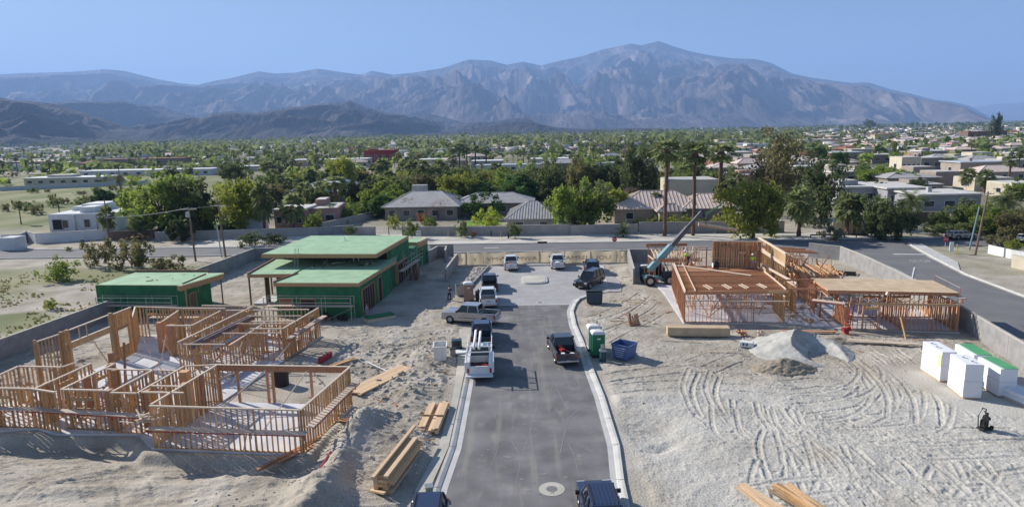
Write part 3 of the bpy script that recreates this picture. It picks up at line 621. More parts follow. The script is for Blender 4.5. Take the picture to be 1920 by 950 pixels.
# tall left wall
zt = 4.55
A.wall((-37.5,50.1), (-36.9,52.4), zt, sp=.3); A.beam('top_plate', (-36.9,52.4,zt), (-36.2,58.0,zt), .16, .08, 'woodpale'); A.wall((-36.05,58.2), (-35.8,60.6), zt, sp=.2, open_=[(.3,1.7,1.3,2.9)])
A.beam('header_beam', (-36.9,52.3,3.2), (-36.2,57.9,3.2), .14, .5, 'wood'); A.beam('top_plate', (-36.9,52.3,3.48), (-36.2,57.9,3.48), .17, .06, 'woodpale')
for t in np.linspace(.05, .95, 10): A.beam('cripple', (-36.9+.7*t,52.3+5.6*t,2.95), (-36.9+.7*t,52.3+5.6*t,3.45), .15, .05, 'wood')
for t in (.35,.5): A.beam('cripple', (-36.9+.7*t,52.3+5.6*t,3.5), (-36.9+.7*t,52.3+5.6*t,4.5), .05, .1, 'wood')
for x, y in ((-36.9,52.4),(-36.2,58.0),(-36.75,52.9),(-37.5,50.2)): A.post(x, y, zt+.12, .3 if y > 52 else .2, 'wood')
A.post(-32.3, 51.2, 3.2, .34, 'woodred'); A.beam('leaning_beam', (-32.6,53.6,3.2), (-31.0,50.4,.3), .18, .3, 'woodred'); A.post(-30.9, 48.9, 3.1, .4, 'woodred')
# back wing
A.wall((-38.2,65.6), (-35.3,65.1), 3.3, open_=[(1.2,2.2,0,2.4)]); A.wall((-35.3,65.1), (-33.0,64.6), 3.3, sp=.3); A.wall((-33.0,64.6), (-28.6,64.2), 3.3, sp=.3, open_=[(1.5,3.0,.9,2.2)]); A.wall((-31.9,66.4), (-26.0,65.6), sp=.4)
A.wall((-28.6,64.2), (-20.2,63.9), sp=.4, open_=[(2,3.6,1,2.3)]); A.wall((-38.3,65.6), (-36.0,60.8), 3.3, sp=.25)
A.wall((-19.4,64.4), (-20.6,57.4), 3.1, sp=.38, open_=[(1.0,2.0,1.2,2.5),(4,5.2,1.2,2.5)]); A.wall((-20.6,57.4), (-23.6,57.6), 3.1, sp=.5)
A.wall((-28.0,53.4), (-26.1,64.6), 3.3, sp=.42, open_=[(1.2,3,0,2.3)]); A.wall((-33.0,60.5), (-33.4,64.5), sp=.4); A.wall((-31.9,59.2), (-29.5,59.0), sp=.35)
A.wall((-29.5,59.0), (-29.0,64.0), sp=.4); A.wall((-24.4,60.0), (-20.0,59.8), sp=.5, open_=[(1,2.4,0,2.3)]); A.wall((-23.8,53.5), (-23.2,60), 2.9, sp=.5); A.wall((-28.0,53.5), (-24.0,53.2), sp=.5, open_=[(1,2.6,0,2.2)])
A.beam('steel_beam', (-26.8,53.7,2.75), (-25.1,62.9,2.75), .2, .5, 'steelbeam') if 'steelbeam' in M else None
for i in range(26):
    x, y = random.uniform(-37, -21), random.uniform(49, 63)
    if x < -29 and y < 50: continue
    a = random.uniform(0, 6.28); L = random.uniform(1.5, 3.2); A.beam('brace', (x, y, .2), (x+math.cos(a)*L*.7, y+math.sin(a)*L*.7, random.uniform(1.8, 3)), .04, .09, random.choice(['wood', 'woodred', 'woodpale']))
for i in range(16):
    x, y = random.uniform(-36, -15), random.uniform(44, 62); a = random.uniform(0, 6.28); L = random.uniform(1, 3)
    if x > -23 and y > 48: continue
    A.beam('loose_board', (x, y, .19), (x+math.cos(a)*L, y+math.sin(a)*L, .19), .14, .04, random.choice(['wood', 'woodpale']))
# scaffold planks and handrails bracketed onto the frame
M['plank'] = wood_mat('weathered_plank', (.60, .48, .38), (.50, .38, .30), .15); M['steelbeam'] = mat('primer_steel', (.20, .19, .21), (.15, .14, .16), .5, 2, metal=.4); M['redsteel'] = mat('red_bracket_steel', (.42, .07, .06), (.3, .05, .04), .55, 3)
A.beam('steel_beam', (-27.2,53.7,2.72), (-25.4,62.9,2.72), .2, .55, 'steelbeam')
def catwalk(Hs, pts, z=1.75, off=.0, rail=True, w=.55):
    for a, b in zip(pts, pts[1:]):
        d = math.hypot(b[0]-a[0], b[1]-a[1]); k = max(1, round(d/3.2))
        for i in range(k):
            p = [a[j]+(b[j]-a[j])*i/k for j in (0, 1)]; q = [a[j]+(b[j]-a[j])*(i+1.04)/k for j in (0, 1)]
            nx0, ny0 = -(b[1]-a[1])/d, (b[0]-a[0])/d; Hs.beam('red_ledger', (p[0]-nx0*w*.55, p[1]-ny0*w*.55, z-.08), (q[0]-nx0*w*.55, q[1]-ny0*w*.55, z-.07), .04, .06, 'redsteel')
            dz = random.uniform(-.02, .03); Hs.beam('scaffold_plank', (*p, z+dz), (*q, z+dz), w, .05, 'plank')
        nx_, ny_ = -(b[1]-a[1])/d, (b[0]-a[0])/d
        for i in range(k+1):
            x, y = a[0]+(b[0]-a[0])*i/k, a[1]+(b[1]-a[1])*i/k
            Hs.beam('bracket', (x, y, z-.5), (x, y, z-.05), .05, .05, 'redsteel')
            if rail: Hs.beam('guard_post', (x-nx_*-.3, y-ny_*-.3, z), (x-nx_*-.3, y-ny_*-.3, z+1.05), .03, .03, 'redsteel')
        if rail: Hs.beam('guard_rail', (a[0]+nx_*.3, a[1]+ny_*.3, z+1.), (b[0]+nx_*.3, b[1]+ny_*.3, z+1.), .03, .03, 'plank')
catwalk(A, [(-39.5,44.0),(-33.5,43.6),(-30.0,43.0),(-24.6,42.0)], rail=False); catwalk(A, [(-23.6,40.1),(-13.2,38.9)], rail=False); catwalk(A, [(-13.0,39.4),(-11.8,46.8)], rail=False, z=1.9)
catwalk(A, [(-26.0,54.2),(-24.3,63.4)], 2.15, rail=True); catwalk(A, [(-20.1,57.2),(-18.9,64.4)], 2.2, rail=False)
sp_ = [A.L((-23.9, 40.5, 2.1))]   # splintered offcuts heaped on the catwalk corner
for i in range(22):
    a = random.uniform(0, 6.28); L = random.uniform(.3, .9); z = 2.0+random.uniform(0, .5)
    A.beam('offcut', (-24.0+random.uniform(-.7,.7), 40.7+random.uniform(-.5,.8), z), (-24.0+random.uniform(-.7,.7)+math.cos(a)*L, 40.7+math.sin(a)*L, z+random.uniform(-.1,.3)), .1, .04, 'woodpale')
for x, y, w_ in ((-33.3,45.2,.5),(-31.2,46.2,.4),(-28.0,43.6,.45),(-25.3,43.3,.5),(-24.4,47.0,.6),(-23.2,44.5,.45),(-22.9,46.0,.4),(-29.9,47.6,.4),(-36.6,44.4,.4),(-33.2,60.4,.45),(-31.6,59.4,.5),(-30.4,62,.4),(-27.7,55.8,.5),(-26.4,63.8,.5),(-25.2,59.5,.35),(-21.4,59.8,.35),(-20.4,58.6,.3)): A.post(x, y, 3.05, w_, random.choice(['wood', 'wood', 'woodred']))
for i in range(34):
    x, y = random.uniform(-27, -20.5), random.uniform(54, 64); A.beam('brace', (x, y, random.uniform(.3, 2)), (x+random.uniform(-1.6, 1.6), y+random.uniform(-1.6, 1.6), random.uniform(1.5, 3.1)), .05, .08, random.choice(['redsteel', 'woodred', 'woodpale', 'wood']))
for i in range(26):
    x, y = random.uniform(-37, -25), random.uniform(44.6, 48); A.beam('brace', (x, y, random.uniform(.3, 1)), (x+random.uniform(-1.6, 1.6), y+random.uniform(-1, 1), random.uniform(1.5, 3)), .05, .09, random.choice(['woodred', 'woodpale', 'wood']))
for y in (56.5, 59.4, 62.0): A.beam('tie_beam', (-25.6, y, 3.02), (-20.3, y-.3, 3.02), .09, .09, 'woodpale')
A.finish()
# ---- house B
B = House('framed_house', (29, 75, 0), 'timber framed house with joist deck and plywood roofed wing, right of the street', 'houses being framed')
B.slab([(17.6,66.5),(28.6,65.4),(32.2,63.4),(42.8,61.3),(44,69.5),(34,73),(32,90),(18,92),(18.5,80)], .12)
Z = 3.3
B.wall((17.7,66.6), (24.6,65.9), 2.45, key='woodred', hz=1.9); B.wall((17.7,66.6), (20.1,81.8), Z, sp=.45, key='woodred'); B.wall((27.6,65.6), (28.6,71), 2.9, sp=.35, key='wood'); B.wall((20.2,81.8), (24.2,81.3), 2.9, key='woodred', sp=.5)
B.wall((24.6,65.9), (28.0,65.5), 2.45, sp=3.0, key='wood'); B.wall((22,72), (28,71.4), 2.8, sp=.55, key='woodred')
for k in range(36):   # deck joists
    f = k/35; y0 = 67.3+12.6*f; B.beam('joist', (17.95+2.05*f, y0, Z-.16), (28.35+1.15*f, y0-.7, Z-.16), .05, .28, 'woodred' if k % 3 else 'wood')
for (a, b) in (((17.85,67.0),(20.2,81.5)), ((18.9,67.0),(21.2,81.4)), ((28.2,66.9),(29.7,79.0))): B.beam('rim_board', (*a, Z-.02), (*b, Z-.02), .06, .3, 'woodpale')
dk = MB()     # plywood laid over the back part of the joists
for i in range(8):
    for j in range(9):
        if j > 6 and random.random() < .9:
            x = 18.6+.15*j+i*1.19-29; y = 67.9+j*1.24-.06*i-75; dk.box((x+.6, y+.6, Z+.0), (1.17, 1.22, .02), rad(-5))
dk.build('deck_sheathing', M['woodred'], B.r)
B.beam('rim_board', (17.9,67.0,Z-.18), (28.2,66.7,Z-.18), .08, .36, 'woodred')
for i, x in enumerate(np.linspace(18.3, 27.9, 22)): B.beam('cripple', (x,66.75-.02*i,2.45), (x,66.75-.02*i,Z-.4), .05, .1, 'woodred')
B.beam('walk_board', (20.6,79.9,Z+.06), (27.0,73.6,Z+.06), .5, .04, 'woodpale')
for x in (20.6, 22.6, 24.4, 26.3):
    for k in (0, .35): B.beam('strongback', (x+k,67.6+k,Z+.02), (x+k-.35,69.0+k,Z+.12), .09, .09, 'woodpale')
# high sheathed back wall and lower left wall
for k in range(20):
    x0, x1 = 24.2+k*.275, 24.2+(k+1)*.275; y0 = 79.2-.045*k*1.2
    B.beam('sheathing_board', ((x0+x1)/2,y0,Z+.02), ((x0+x1)/2,y0,6.45+random.uniform(-.02,.03)), .262, .04, random.choice(['woodred','woodred','wood']))
B.wall((24.2,79.02), (29.7,77.8), 6.5, Z, sp=.42, key='wood', hz=4.4, open_=[(1,2.3,3.9,5.7),(3,3.8,3.3,5.0)])
B.wall((20.9,81.6), (24.2,81.2), 5.4, 2.9, sp=.45, key='woodred', hz=4.0); B.wall((18.3,88.0), (23.2,87.6), 4.4, .15, sp=.35, key='woodred', open_=[(1,3.2,0,2.4)]); B.wall((18.5,84.5), (23.0,84.1), 3.0, sp=.4, key='woodred'); B.wall((18.4,84.5), (18.3,88), 3.2, key='woodred', sp=.45)
B.beam('rim_board', (18.2,84.3,3.2), (24.3,83.9,3.2), .1, .4, 'woodred'); B.beam('rim_board', (18.0,88.1,4.5), (23.4,87.7,4.5), .1, .5, 'woodred')
for i in range(9):
    x = 21.0+random.uniform(0, 2.8); B.beam('brace', (x, 81.5, 3.2), (x+random.uniform(-1.3,1.3), 80.6, 5.6), .05, .12, 'woodpale')
# stepped parapet wall running towards the camera
pw = [(31.3,83.6,6.05),(30.3,72.2,6.0)]
B.wall((31.35,83.6), (30.25,72.2), 6.0, 4.9, sp=.5, key='wood', open_=[(.5,3.6,5.0,5.6)]); B.beam('top_plate', (31.35,83.6,6.05), (30.25,72.2,6.05), .26, .12, 'woodpale')
sb = MB().beam(B.L((30.78,77.6,5.45)), B.L((30.2,72.2,5.45)), .03, 1.05).build('parapet_sheathing', M['osb'], B.r)
B.beam('ledger', (31.3,83.4,4.85), (30.25,72.2,4.75), .2, .3, 'woodpale'); B.wall((31.3,83.2), (30.25,72.2), 4.6, .15, sp=.6, key='wood', open_=[(1,4,0,2.6),(5.5,8,0,2.6)])
B.wall((30.2,72.0), (30.0,68.6), 3.2, sp=.42, key='wood'); B.beam('rim_board', (29.9,80.5,3.6), (30.0,68.6,3.5), .12, .25, 'woodpale')
# back right rooms: tangle of red trusses
B.wall((31.5,83.5), (38.6,82.6), 3.4, sp=.5, key='woodred', open_=[(1,3,1,2.4)]); B.wall((38.6,82.6), (37.4,74.5), 2.9, sp=.5, key='woodred'); B.wall((31.2,88.5), (38.6,87.8), 3.6, sp=.5, key='woodred', open_=[(2,5,0,2.4)]); B.wall((31.2,88.5),(31.4,83.6),3.4,key='woodred',sp=.6)
for i in range(13):
    y = 84+i*.42; B.beam('rafter', (31.5,y,4.3-.03*i), (38.9,y-.7,3.9-.03*i), .05, .24, 'woodred')
for i in range(20):
    x, y = random.uniform(31.5, 38.5), random.uniform(74, 87.5); B.beam('brace', (x, y, random.uniform(.3, 2.2)), (x+random.uniform(-2, 2), y+random.uniform(-1.5, 1.5), random.uniform(2.6, 4.2)), .05, .12, random.choice(['woodred', 'woodred', 'woodpale', 'wood']))
B.wall((29.8,76.5), (33.6,76.1), 3.4, sp=.6, key='woodred', open_=[(.8,2.6,0,2.5)]); B.wall((33.5,76.2), (33.2,71.6), 2.9, sp=.5, key='wood')
# courtyard between deck and wing
B.beam('girder', (28.3,67.6,3.2), (32.2,67.0,3.2), .1, .18, 'woodred'); B.beam('girder', (28.4,69.4,3.7), (32.2,69.4,3.7), .1, .18, 'woodred'); B.post(32.1, 67.4, 3.6, .16, 'woodred'); B.post(34.8, 66.9, 3.2, .14); B.post(33.4, 71.3, 3.2, .2)
for i in range(46):
    x, y = random.uniform(28.8, 34.5), random.uniform(64.5, 74.5); a = random.uniform(0, 6.28); L = random.uniform(.6, 2.2)
    if y < 66 and x > 31.8: continue
    B.beam('scrap_board', (x, y, .17), (x+math.cos(a)*L, y+math.sin(a)*L, random.uniform(.15, .5)), .14, .05, random.choice(['woodred', 'wood', 'woodpale']))
for i in range(34):
    x, y = random.uniform(18.5, 27), random.uniform(68, 80); B.beam('brace', (x, y, .2), (x+random.uniform(-1.4, 1.4), y+random.uniform(-1.4, 1.4), random.uniform(1.5, 3.0)), .05, .09, random.choice(['woodred', 'woodred', 'woodpale']))
# right wing with plywood roof
B.wall((32.9,63.1), (42.5,61.5), 2.75, sp=.4, key='wood', open_=[(1.4,2.6,.9,2.2)]); B.wall((32.9,63.1), (33.3,66.6), 2.2, sp=.38, key='wood'); B.wall((42.6,61.5), (43.4,67.6), 2.75, sp=.4, key='wood'); B.wall((33.4,67.3), (43.2,66.6), 2.75, sp=.5, key='woodred', open_=[(3,4.6,1,2.2),(6,7.6,1,2.2)]); B.wall((38.0,62.3), (38.6,67), 2.75, sp=.5, key='woodred')
B.wall((33.0,71.6),(32.2,69.0),3.4, sp=.4,key='wood'); B.wall((32.5,69.2), (31.6,64.8), 3.65, 2.95, sp=.4, key='woodpale')
rp = [(31.45,64.7),(43.15,62.5),(44.0,68.0),(32.2,70.2)]
def bil(u, v): 
    a, b, c, d = [np.array(p) for p in rp]; return (a*(1-u)+b*u)*(1-v)+(d*(1-u)+c*u)*v
ns, nr = 5, 5
for i in range(ns):
    for j in range(nr):
        u0, u1, v0, v1 = i/ns+.001, (i+1)/ns-.001, j/nr+.002, (j+1)/nr-.002
        Q = [bil(u0, v0), bil(u1, v0), bil(u1, v1), bil(u0, v1)]; z0 = 3.68
        MB().prism([(q[0]-29, q[1]-75) for q in Q], z0, z0+.02).build('plywood_panel', M['ply'], B.r)
for k in range(26):
    u = (k+.5)/26; a, b = bil(u, .01), bil(u, .99); B.beam('joist', (*a, 3.52), (*b, 3.52), .05, .28, 'woodred')
for v in (.02, .98): B.beam('rim_board', (*bil(0, v), 3.5), (*bil(1, v), 3.5), .05, .3, 'woodred')
B.beam('ledger', (32.6,63.0,2.82), (42.6,61.35,2.82), .16, .1, 'wood')
for k in range(13):
    x = 33+k*.78; y = 63.05-.165*k*.96; B.beam('cripple', (x,y,2.87), (x,y,3.38), .05, .1, random.choice(['wood','woodred']))
    if k < 12: B.beam('truss_web', (x,y+.1,2.9), (x+.75,y-.02,3.36), .04, .08, 'woodred')
catwalk(B, [(43.2,62.0),(44.3,67.6)], 3.3, rail=True); catwalk(B, [(30.2,65.2),(32.6,63.6)], 2.6, rail=False, w=.8)
B.beam('chute', (35.9,62.1,3.75),(36.0,62.1,4.05),.3,.2,'plank')
B.beam('leaning_post', (36.9,60.1,0), (36.7,60.9,1.9), .14, .14, 'wood')
for (a, b, h_, k_) in (((31.6,86.2),(38.2,85.5),3.2,'wood'),((33.6,83.2),(33.8,88.3),3.3,'woodred'),((36.2,82.9),(36.5,88),3.3,'wood'),((31.3,79.6),(37.8,78.9),3.0,'wood'),((34.6,74.6),(35.2,82.6),2.9,'wood'),((20.4,85.9),(23.2,85.6),3.1,'wood'),((22.9,82),(23.2,87.6),3.2,'wood')): B.wall(a, b, h_, .15, sp=.42, key=k_, open_=[(.9,2.0,0,2.3)])
for i in range(14): B.beam('rafter', (31.4+.5*i, 74.6, 3.1), (31.6+.5*i, 78.9, 3.35), .05, .2, random.choice(['wood', 'woodred']))
for i in range(10): B.beam('rafter', (18.5+.48*i, 84.4, 3.45), (18.6+.48*i, 87.8, 4.1), .05, .2, random.choice(['wood', 'woodred', 'woodpale']))
for i in range(30):
    x, y = random.choice([(random.uniform(31, 38.6), random.uniform(74, 88)), (random.uniform(20.5, 24), random.uniform(80.5, 88))]); B.beam('brace', (x, y, random.uniform(1, 3)), (x+random.uniform(-1.6, 1.6), y+random.uniform(-1, 1), random.uniform(3.3, 5.0)), .05, .12, random.choice(['woodred', 'wood', 'wood', 'woodpale']))
B.finish('woodred')
# ---- green wrapped houses
M['green'] = mat('green_sheathing', (.045, .205, .085), (.026, .135, .058), .8, .9, .3, 3, rnd=.08, detail=8)
M['greenroof'] = mat('pale_green_roof_underlay', (.35, .52, .33), (.26, .41, .25), .8, .7, .1, 4, detail=9, lo=.3, hi=.62)
M['fascia'] = mat('timber_fascia', (.52, .31, .165), (.42, .25, .13), .8, 2.5, stretch=(1, 1, 6))
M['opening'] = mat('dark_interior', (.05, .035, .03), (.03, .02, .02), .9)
M['brownpost'] = mat('brown_timber', (.25, .14, .085), (.2, .11, .07), .8)
def green_block(root, o, poly, h, fas=.38, over=0., roofpoly=None, wall_m='green', z0=0, panels=True, joists=True):
    """walls prism + fascia frame + roof sheet, all butted"""
    f = lambda P: [(x-o[0], y-o[1]) for x, y in P]
    rp_ = roofpoly or poly
    MB().prism(f(poly), z0-.1, h-fas-.002).build('wall', M[wall_m], root)
    MB().prism(f(rp_), h-fas, h-.03).build('fascia', M['fascia'], root)
    n = len(rp_); cx = sum(p[0] for p in rp_)/n; cyy = sum(p[1] for p in rp_)/n
    inr = [(cx+(x-cx)*.985, cyy+(y-cyy)*.985) for x, y in rp_]
    ro = MB().prism(f(inr), h-.032, h+.0).build('roof', M['greenroof'], root)
    if panels:   # sheathing panel joints on the wall: thin battens standing 8 mm proud
        s = MB()
        for (a, b) in zip(poly, poly[1:]+poly[:1]):
            L = math.hypot(b[0]-a[0], b[1]-a[1]); k = int(L/1.22)
            for i in range(1, k+1):
                t = i*1.22/L
                if t < 1 and i == 1: s.beam((a[0]-o[0], a[1]-o[1], z0+2.44), (b[0]-o[0], b[1]-o[1], z0+2.44), .016, .04)
                if t < 1: s.box((a[0]+(b[0]-a[0])*t-o[0], a[1]+(b[1]-a[1])*t-o[1], (h-fas)/2+z0/2), (.03, .016, h-fas-z0-.1), math.atan2(b[1]-a[1], b[0]-a[0]))
        s.build('panel_seam', M['greendark'], root)
    return ro
M['greendark'] = mat('green_seam_tape', (.05, .30, .13), (.03, .16, .065), .7, 3)
def opening(root, o, a, b, z0, z1, t=.06, m='opening', frame=True, studs=0):
    a, b = Vector((a[0]-o[0], a[1]-o[1], 0)), Vector((b[0]-o[0], b[1]-o[1], 0)); c = (a+b)/2; d = b-a; L = d.length; rz = math.atan2(d.y, d.x)
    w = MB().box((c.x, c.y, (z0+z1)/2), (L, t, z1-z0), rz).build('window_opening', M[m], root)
    if frame:
        f = MB(); dn = d.normalized()
        for s in (-1, 1): f.box((c.x+dn.x*s*L/2, c.y+dn.y*s*L/2, (z0+z1)/2), (.09, t+.04, z1-z0), rz)
        f.box((c.x, c.y, z1), (L+.09, t+.05, .09), rz)
        for k in range(studs): u = (k+1)/(studs+1)-.5; f.box((c.x+dn.x*L*u, c.y+dn.y*L*u, (z0+z1)/2), (.07, t+.03, z1-z0-.1), rz)
        f.build('frame', M['fascia'], w)
G1 = (-41, 76); g1 = empty('green_garage', (*G1, 0), 0, 'small flat roofed building wrapped in green board, behind the big timber frame', 'building')
green_block(g1, G1, [(-47.6,74.3),(-37.0,73.2),(-36.2,76.9),(-36.0,77.6),(-37.4,80.4),(-46.8,81.3)], 3.7, .05)
# fascia canopy at the right end and raised edges
MB().prism([(x+41, y-76) for x, y in [(-37.6,72.9),(-37.0,72.6),(-34.85,78.9),(-35.2,79.6),(-36.9,79.6)]], 3.15, 3.72).build('canopy', [M['fascia']], g1)
MB().prism([(x+41, y-76) for x, y in [(-37.5,73.1),(-37.05,72.9),(-35.0,78.9),(-35.3,79.4),(-36.8,79.4)]], 3.72, 3.75).build('canopy_roof', M['greenroof'], g1)
MB().beam((-46.8+41, 81.25-76, 3.82), (-37.3+41, 80.4-76, 3.82), .16, .3).build('parapet', M['brownpost'], g1); MB().beam((-37.3+41, 73.6-76, 3.78), (-37.0+41, 78.8-76, 3.78), .1, .16).build('parapet', M['brownpost'], g1)
MB().beam((-36.9+41, 73.3-76, 0), (-36.9+41, 73.3-76, 3.3), .15, .15).build('corner_post', M['fascia'], g1); MB().beam((-35.3+41, 78.9-76, 0), (-35.3+41, 78.9-76, 3.2), .12, .12).build('corner_post', M['brownpost'], g1)
opening(g1, G1, (-36.95,73.9), (-36.75,75.1), .2, 2.5, .3, 'brownpost'); opening(g1, G1, (-36.6,75.5), (-36.4,76.6), 2.2, 3.0, .2)
for i in range(7): 
    x, y = random.uniform(-45.5, -38), random.uniform(74.6, 79.5); MB().box((x+41, y-76, 3.76), (random.uniform(.15, .8), .08, .08), random.uniform(0, 3)).build('roof_scrap', M['woodpale'], g1)
G2 = (-22, 83); g2 = empty('green_house', (*G2, 0), 0, 'large flat roofed house wrapped in green board with two roof levels', 'house')
green_block(g2, G2, [(-26.3,72.3),(-16.95,71.3),(-15.7,81.6),(-15.6,84),(-25.1,84)], 4.0, .42, roofpoly=[(-26.5,72.1),(-16.8,71.05),(-14.85,84.1),(-15.2,86.4),(-24.9,86.4)])
green_block(g2, G2, [(-28.6,79.0),(-26.3,78.6),(-25,90),(-28.4,90)], 4.0, .42, roofpoly=[(-31.3,77.0),(-25.45,76.7),(-24.95,86.4),(-31.2,86.4)], panels=False)
green_block(g2, G2, [(-30.6,86.5),(-15.75,84.6),(-14.95,95),(-15.1,96.4),(-29.2,97.6)], 5.7, .5, roofpoly=[(-30.9,80.9),(-16.4,79.3),(-14.6,93.4),(-29.1,95.4)])
green_block(g2, G2, [(-16.2,98.9),(-14.1,98.3),(-13.1,102.4),(-15.6,102.8)], 3.9, .9); 
MB().prism([(x+22, y-83) for x, y in [(-15.2,95),(-14.6,95),(-14.1,98.3),(-16,98.3)]], -.1, 3.4).build('wall', M['green'], g2)
# clerestory studs under the high roof
for k in range(22):
    t = k/21; x = -30.2+14.2*t; y = 86.35-1.75*t; piece('clerestory_stud', (x+22, y-83-.08, 4.02), (x+22, y-83-.08, 5.2), .06, .1, 'u_wood', M['wood'], g2)
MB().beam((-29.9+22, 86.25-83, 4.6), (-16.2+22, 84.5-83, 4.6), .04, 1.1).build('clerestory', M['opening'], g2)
for (x, y) in ((-31.2,77.2),(-30.9,83.5)): MB().beam((x+22, y-83, 0), (x+22, y-83, 3.7), .16, .16).build('corner_post', M['brownpost'], g2)
MB().beam((-29.4+22, 78.0-83, 0), (-29.4+22, 78.0-83, 3.6), .1, 1.3).build('side_panel', M['brownpost'], g2)
MB().beam((-31.2+22, 77.1-83, 4.06), (-31.3+22, 86.2-83, 4.06), .2, .2).build('parapet', M['brownpost'], g2); MB().beam((-26.5+22, 72.2-83, 4.05), (-25.3+22, 76.9-83, 4.05), .12, .2).build('parapet', M['brownpost'], g2)
MB().box((-30+22, 79.6-83, .1), (2.4, 3.5, .3), 0).build('slab', M['slab'], g2)
opening(g2, G2, (-16.85,72.2), (-16.35,76.1), .2, 3.0, .3, 'opening', studs=4); opening(g2, G2, (-16.15,77.6), (-16.0,78.8), .2, 3.1, .3)
opening(g2, G2, (-15.35,86.5), (-14.95,91.5), .3, 2.9, .5, studs=3); opening(g2, G2, (-13.95,98.9), (-13.6,100.4), 1.6, 2.6, .2)
opening(g2, G2, (-26.0,72.22), (-24.5,72.06), .9, 2.2, .1, 'brownpost'); opening(g2, G2, (-23.6,71.98), (-21.9,71.8), .9, 2.1, .1)
MB().box((-13.5+22, 99.6-83, 3.95), (.25, 3.2, .25), rad(-12)).build('parapet', M['woodpale'], g2)
for i in range(26):
    x, y = random.uniform(-25, -17.5), random.uniform(80, 84); MB().box((x+22, y-83, 4.04), (random.uniform(.1, .9), random.uniform(.06, .3), .08), random.uniform(0, 3)).build('roof_scrap', M[random.choice(['woodpale', 'white', 'dark'])], g2)
for x, y, h_ in ((-20.2,83.5,.9),(-19.6,83.7,1.2),(-23.1,91.0,.4),(-22.6,89.6,.3)): MB().tube([(x+22, y-83, 4 if y < 86 else 5.7), (x+22, y-83, (4 if y < 86 else 5.7)+h_)], .06, 8).build('vent_pipe', M['white'], g2)
for x_, in ((-26.2,),(-27.0,)): pass
lad = MB()
for s in (0, .4): lad.beam((-26.7+s+22, 80.1-83, 3.9), (-26.7+s+22, 81.0-83, 6.3), .05, .06)
for k in range(7): lad.beam((-26.7+22, 80.2-83+.11*k, 4.2+.3*k), (-26.3+22, 80.2-83+.11*k, 4.2+.3*k), .03, .03)
lad.v = [(x-22, y+83, z) for x, y, z in lad.v]; tag(lad.build('ladder', M['galv']), 'aluminium ladder leaning on the high roof edge of the green house', 'ladder')
# scaffolds
def scaffold(a, b, zdeck, h, bays, label, d=1.1, key='galv', levels=None, group='scaffolds'):
    A_, B_ = Vector((*a, 0)), Vector((*b, 0)); t = (B_-A_); L = t.length; t.normalize(); nn = Vector((t.y, -t.x, 0))*d
    r = empty('scaffold', tuple(A_), 0, label, 'scaffold', group); K = 'u_'+key
    for i in range(bays+1):
        p = t*(L*i/bays)
        for o in (Vector(), nn): piece('upright', p+o, p+o+Vector((0, 0, h)), .06, .06, K, M[key], r)
        piece('transom', p+Vector((0, 0, zdeck-.05)), p+nn+Vector((0, 0, zdeck-.05)), .05, .05, K, M[key], r)
    for z in (zdeck+.5, zdeck+1.0): piece('guard_rail', nn+Vector((0, 0, z)), t*L+nn+Vector((0, 0, z)), .05, .05, K, M[key], r)
    piece('guard_rail', Vector((0, 0, zdeck+1)), t*L+Vector((0, 0, zdeck+1)), .05, .05, K, M[key], r)
    for i in range(bays):
        p, q = t*(L*i/bays), t*(L*(i+1.02)/bays)
        for f in (.25, .6): piece('scaffold_plank', p+nn*f+Vector((0, 0, zdeck)), q+nn*f+Vector((0, 0, zdeck)), .3, .05, 'u_plank', M['plank'], r)
        piece('brace', p+nn+Vector((0, 0, .1)), q+nn+Vector((0, 0, zdeck-.1)), .035, .035, K, M[key], r)
    return r
scaffold((-27.0,71.5), (-17.3,70.5), 1.7, 2.75, 3, 'long scaffold with planks along the front of the green house wing')
scaffold((-46.5,73.6), (-37.6,72.7), 1.6, 2.7, 3, 'scaffold along the front of the small green garage')
scaffold((-14.9,84.6), (-13.7,92.5), 2.4, 4.6, 3, 'tall scaffold against the shaded right side of the green house')
scaffold((-38.8,69.6), (-30.5,68.7), 1.2, 2.2, 3, 'low scaffold between the timber frame and the green garage')
# ================================================================ vehicles (x forward, y left, origin on the ground at mid-length)
def paint(name, c, rough=.28, metal=0.): return mat(name, c, tuple(x*.93 for x in c), rough, 1.5, metal=metal, spec=.5, coat=.6)
M['p_white'] = paint('white_car_paint', (.74, .745, .75)); M['p_black'] = paint('black_car_paint', (.018, .019, .022)); M['p_navy'] = paint('navy_car_paint', (.02, .03, .075))
M['p_silver'] = paint('silver_car_paint', (.42, .42, .43), .3, .5); M['p_grey'] = paint('charcoal_car_paint', (.06, .062, .075), .3, .3); M['p_maroon'] = paint('maroon_car_paint', (.16, .02, .02))
M['glass'] = mat('tinted_car_glass', (.015, .018, .022), (.01, .012, .015), .06, 1, spec=.8); M['rubber'] = mat('tyre_rubber', (.02, .02, .02), (.03, .028, .026), .85, 6)
M['rim'] = mat('alloy_rim', (.45, .45, .46), (.38, .38, .39), .35, 3, metal=.8); M['trim'] = mat('black_plastic', (.02, .02, .02), (.03, .03, .03), .6)
M['lamp'] = mat('headlight_glass', (.75, .76, .78), (.65, .66, .68), .1, 2, spec=.8); M['tail'] = mat('red_lamp_glass', (.32, .01, .012), (.24, .01, .01), .2, 2, spec=.7)
M['chrome'] = mat('chrome', (.6, .6, .62), (.5, .5, .52), .15, 2, metal=1); M['bedliner'] = mat('black_bedliner', (.03, .03, .032), (.045, .043, .04), .85, 5)
M['redstuff'] = mat('red_plastic', (.40, .035, .04), (.3, .03, .03), .6, 3); M['plate'] = mat('license_plate', (.62, .62, .6), (.5, .5, .5), .5)
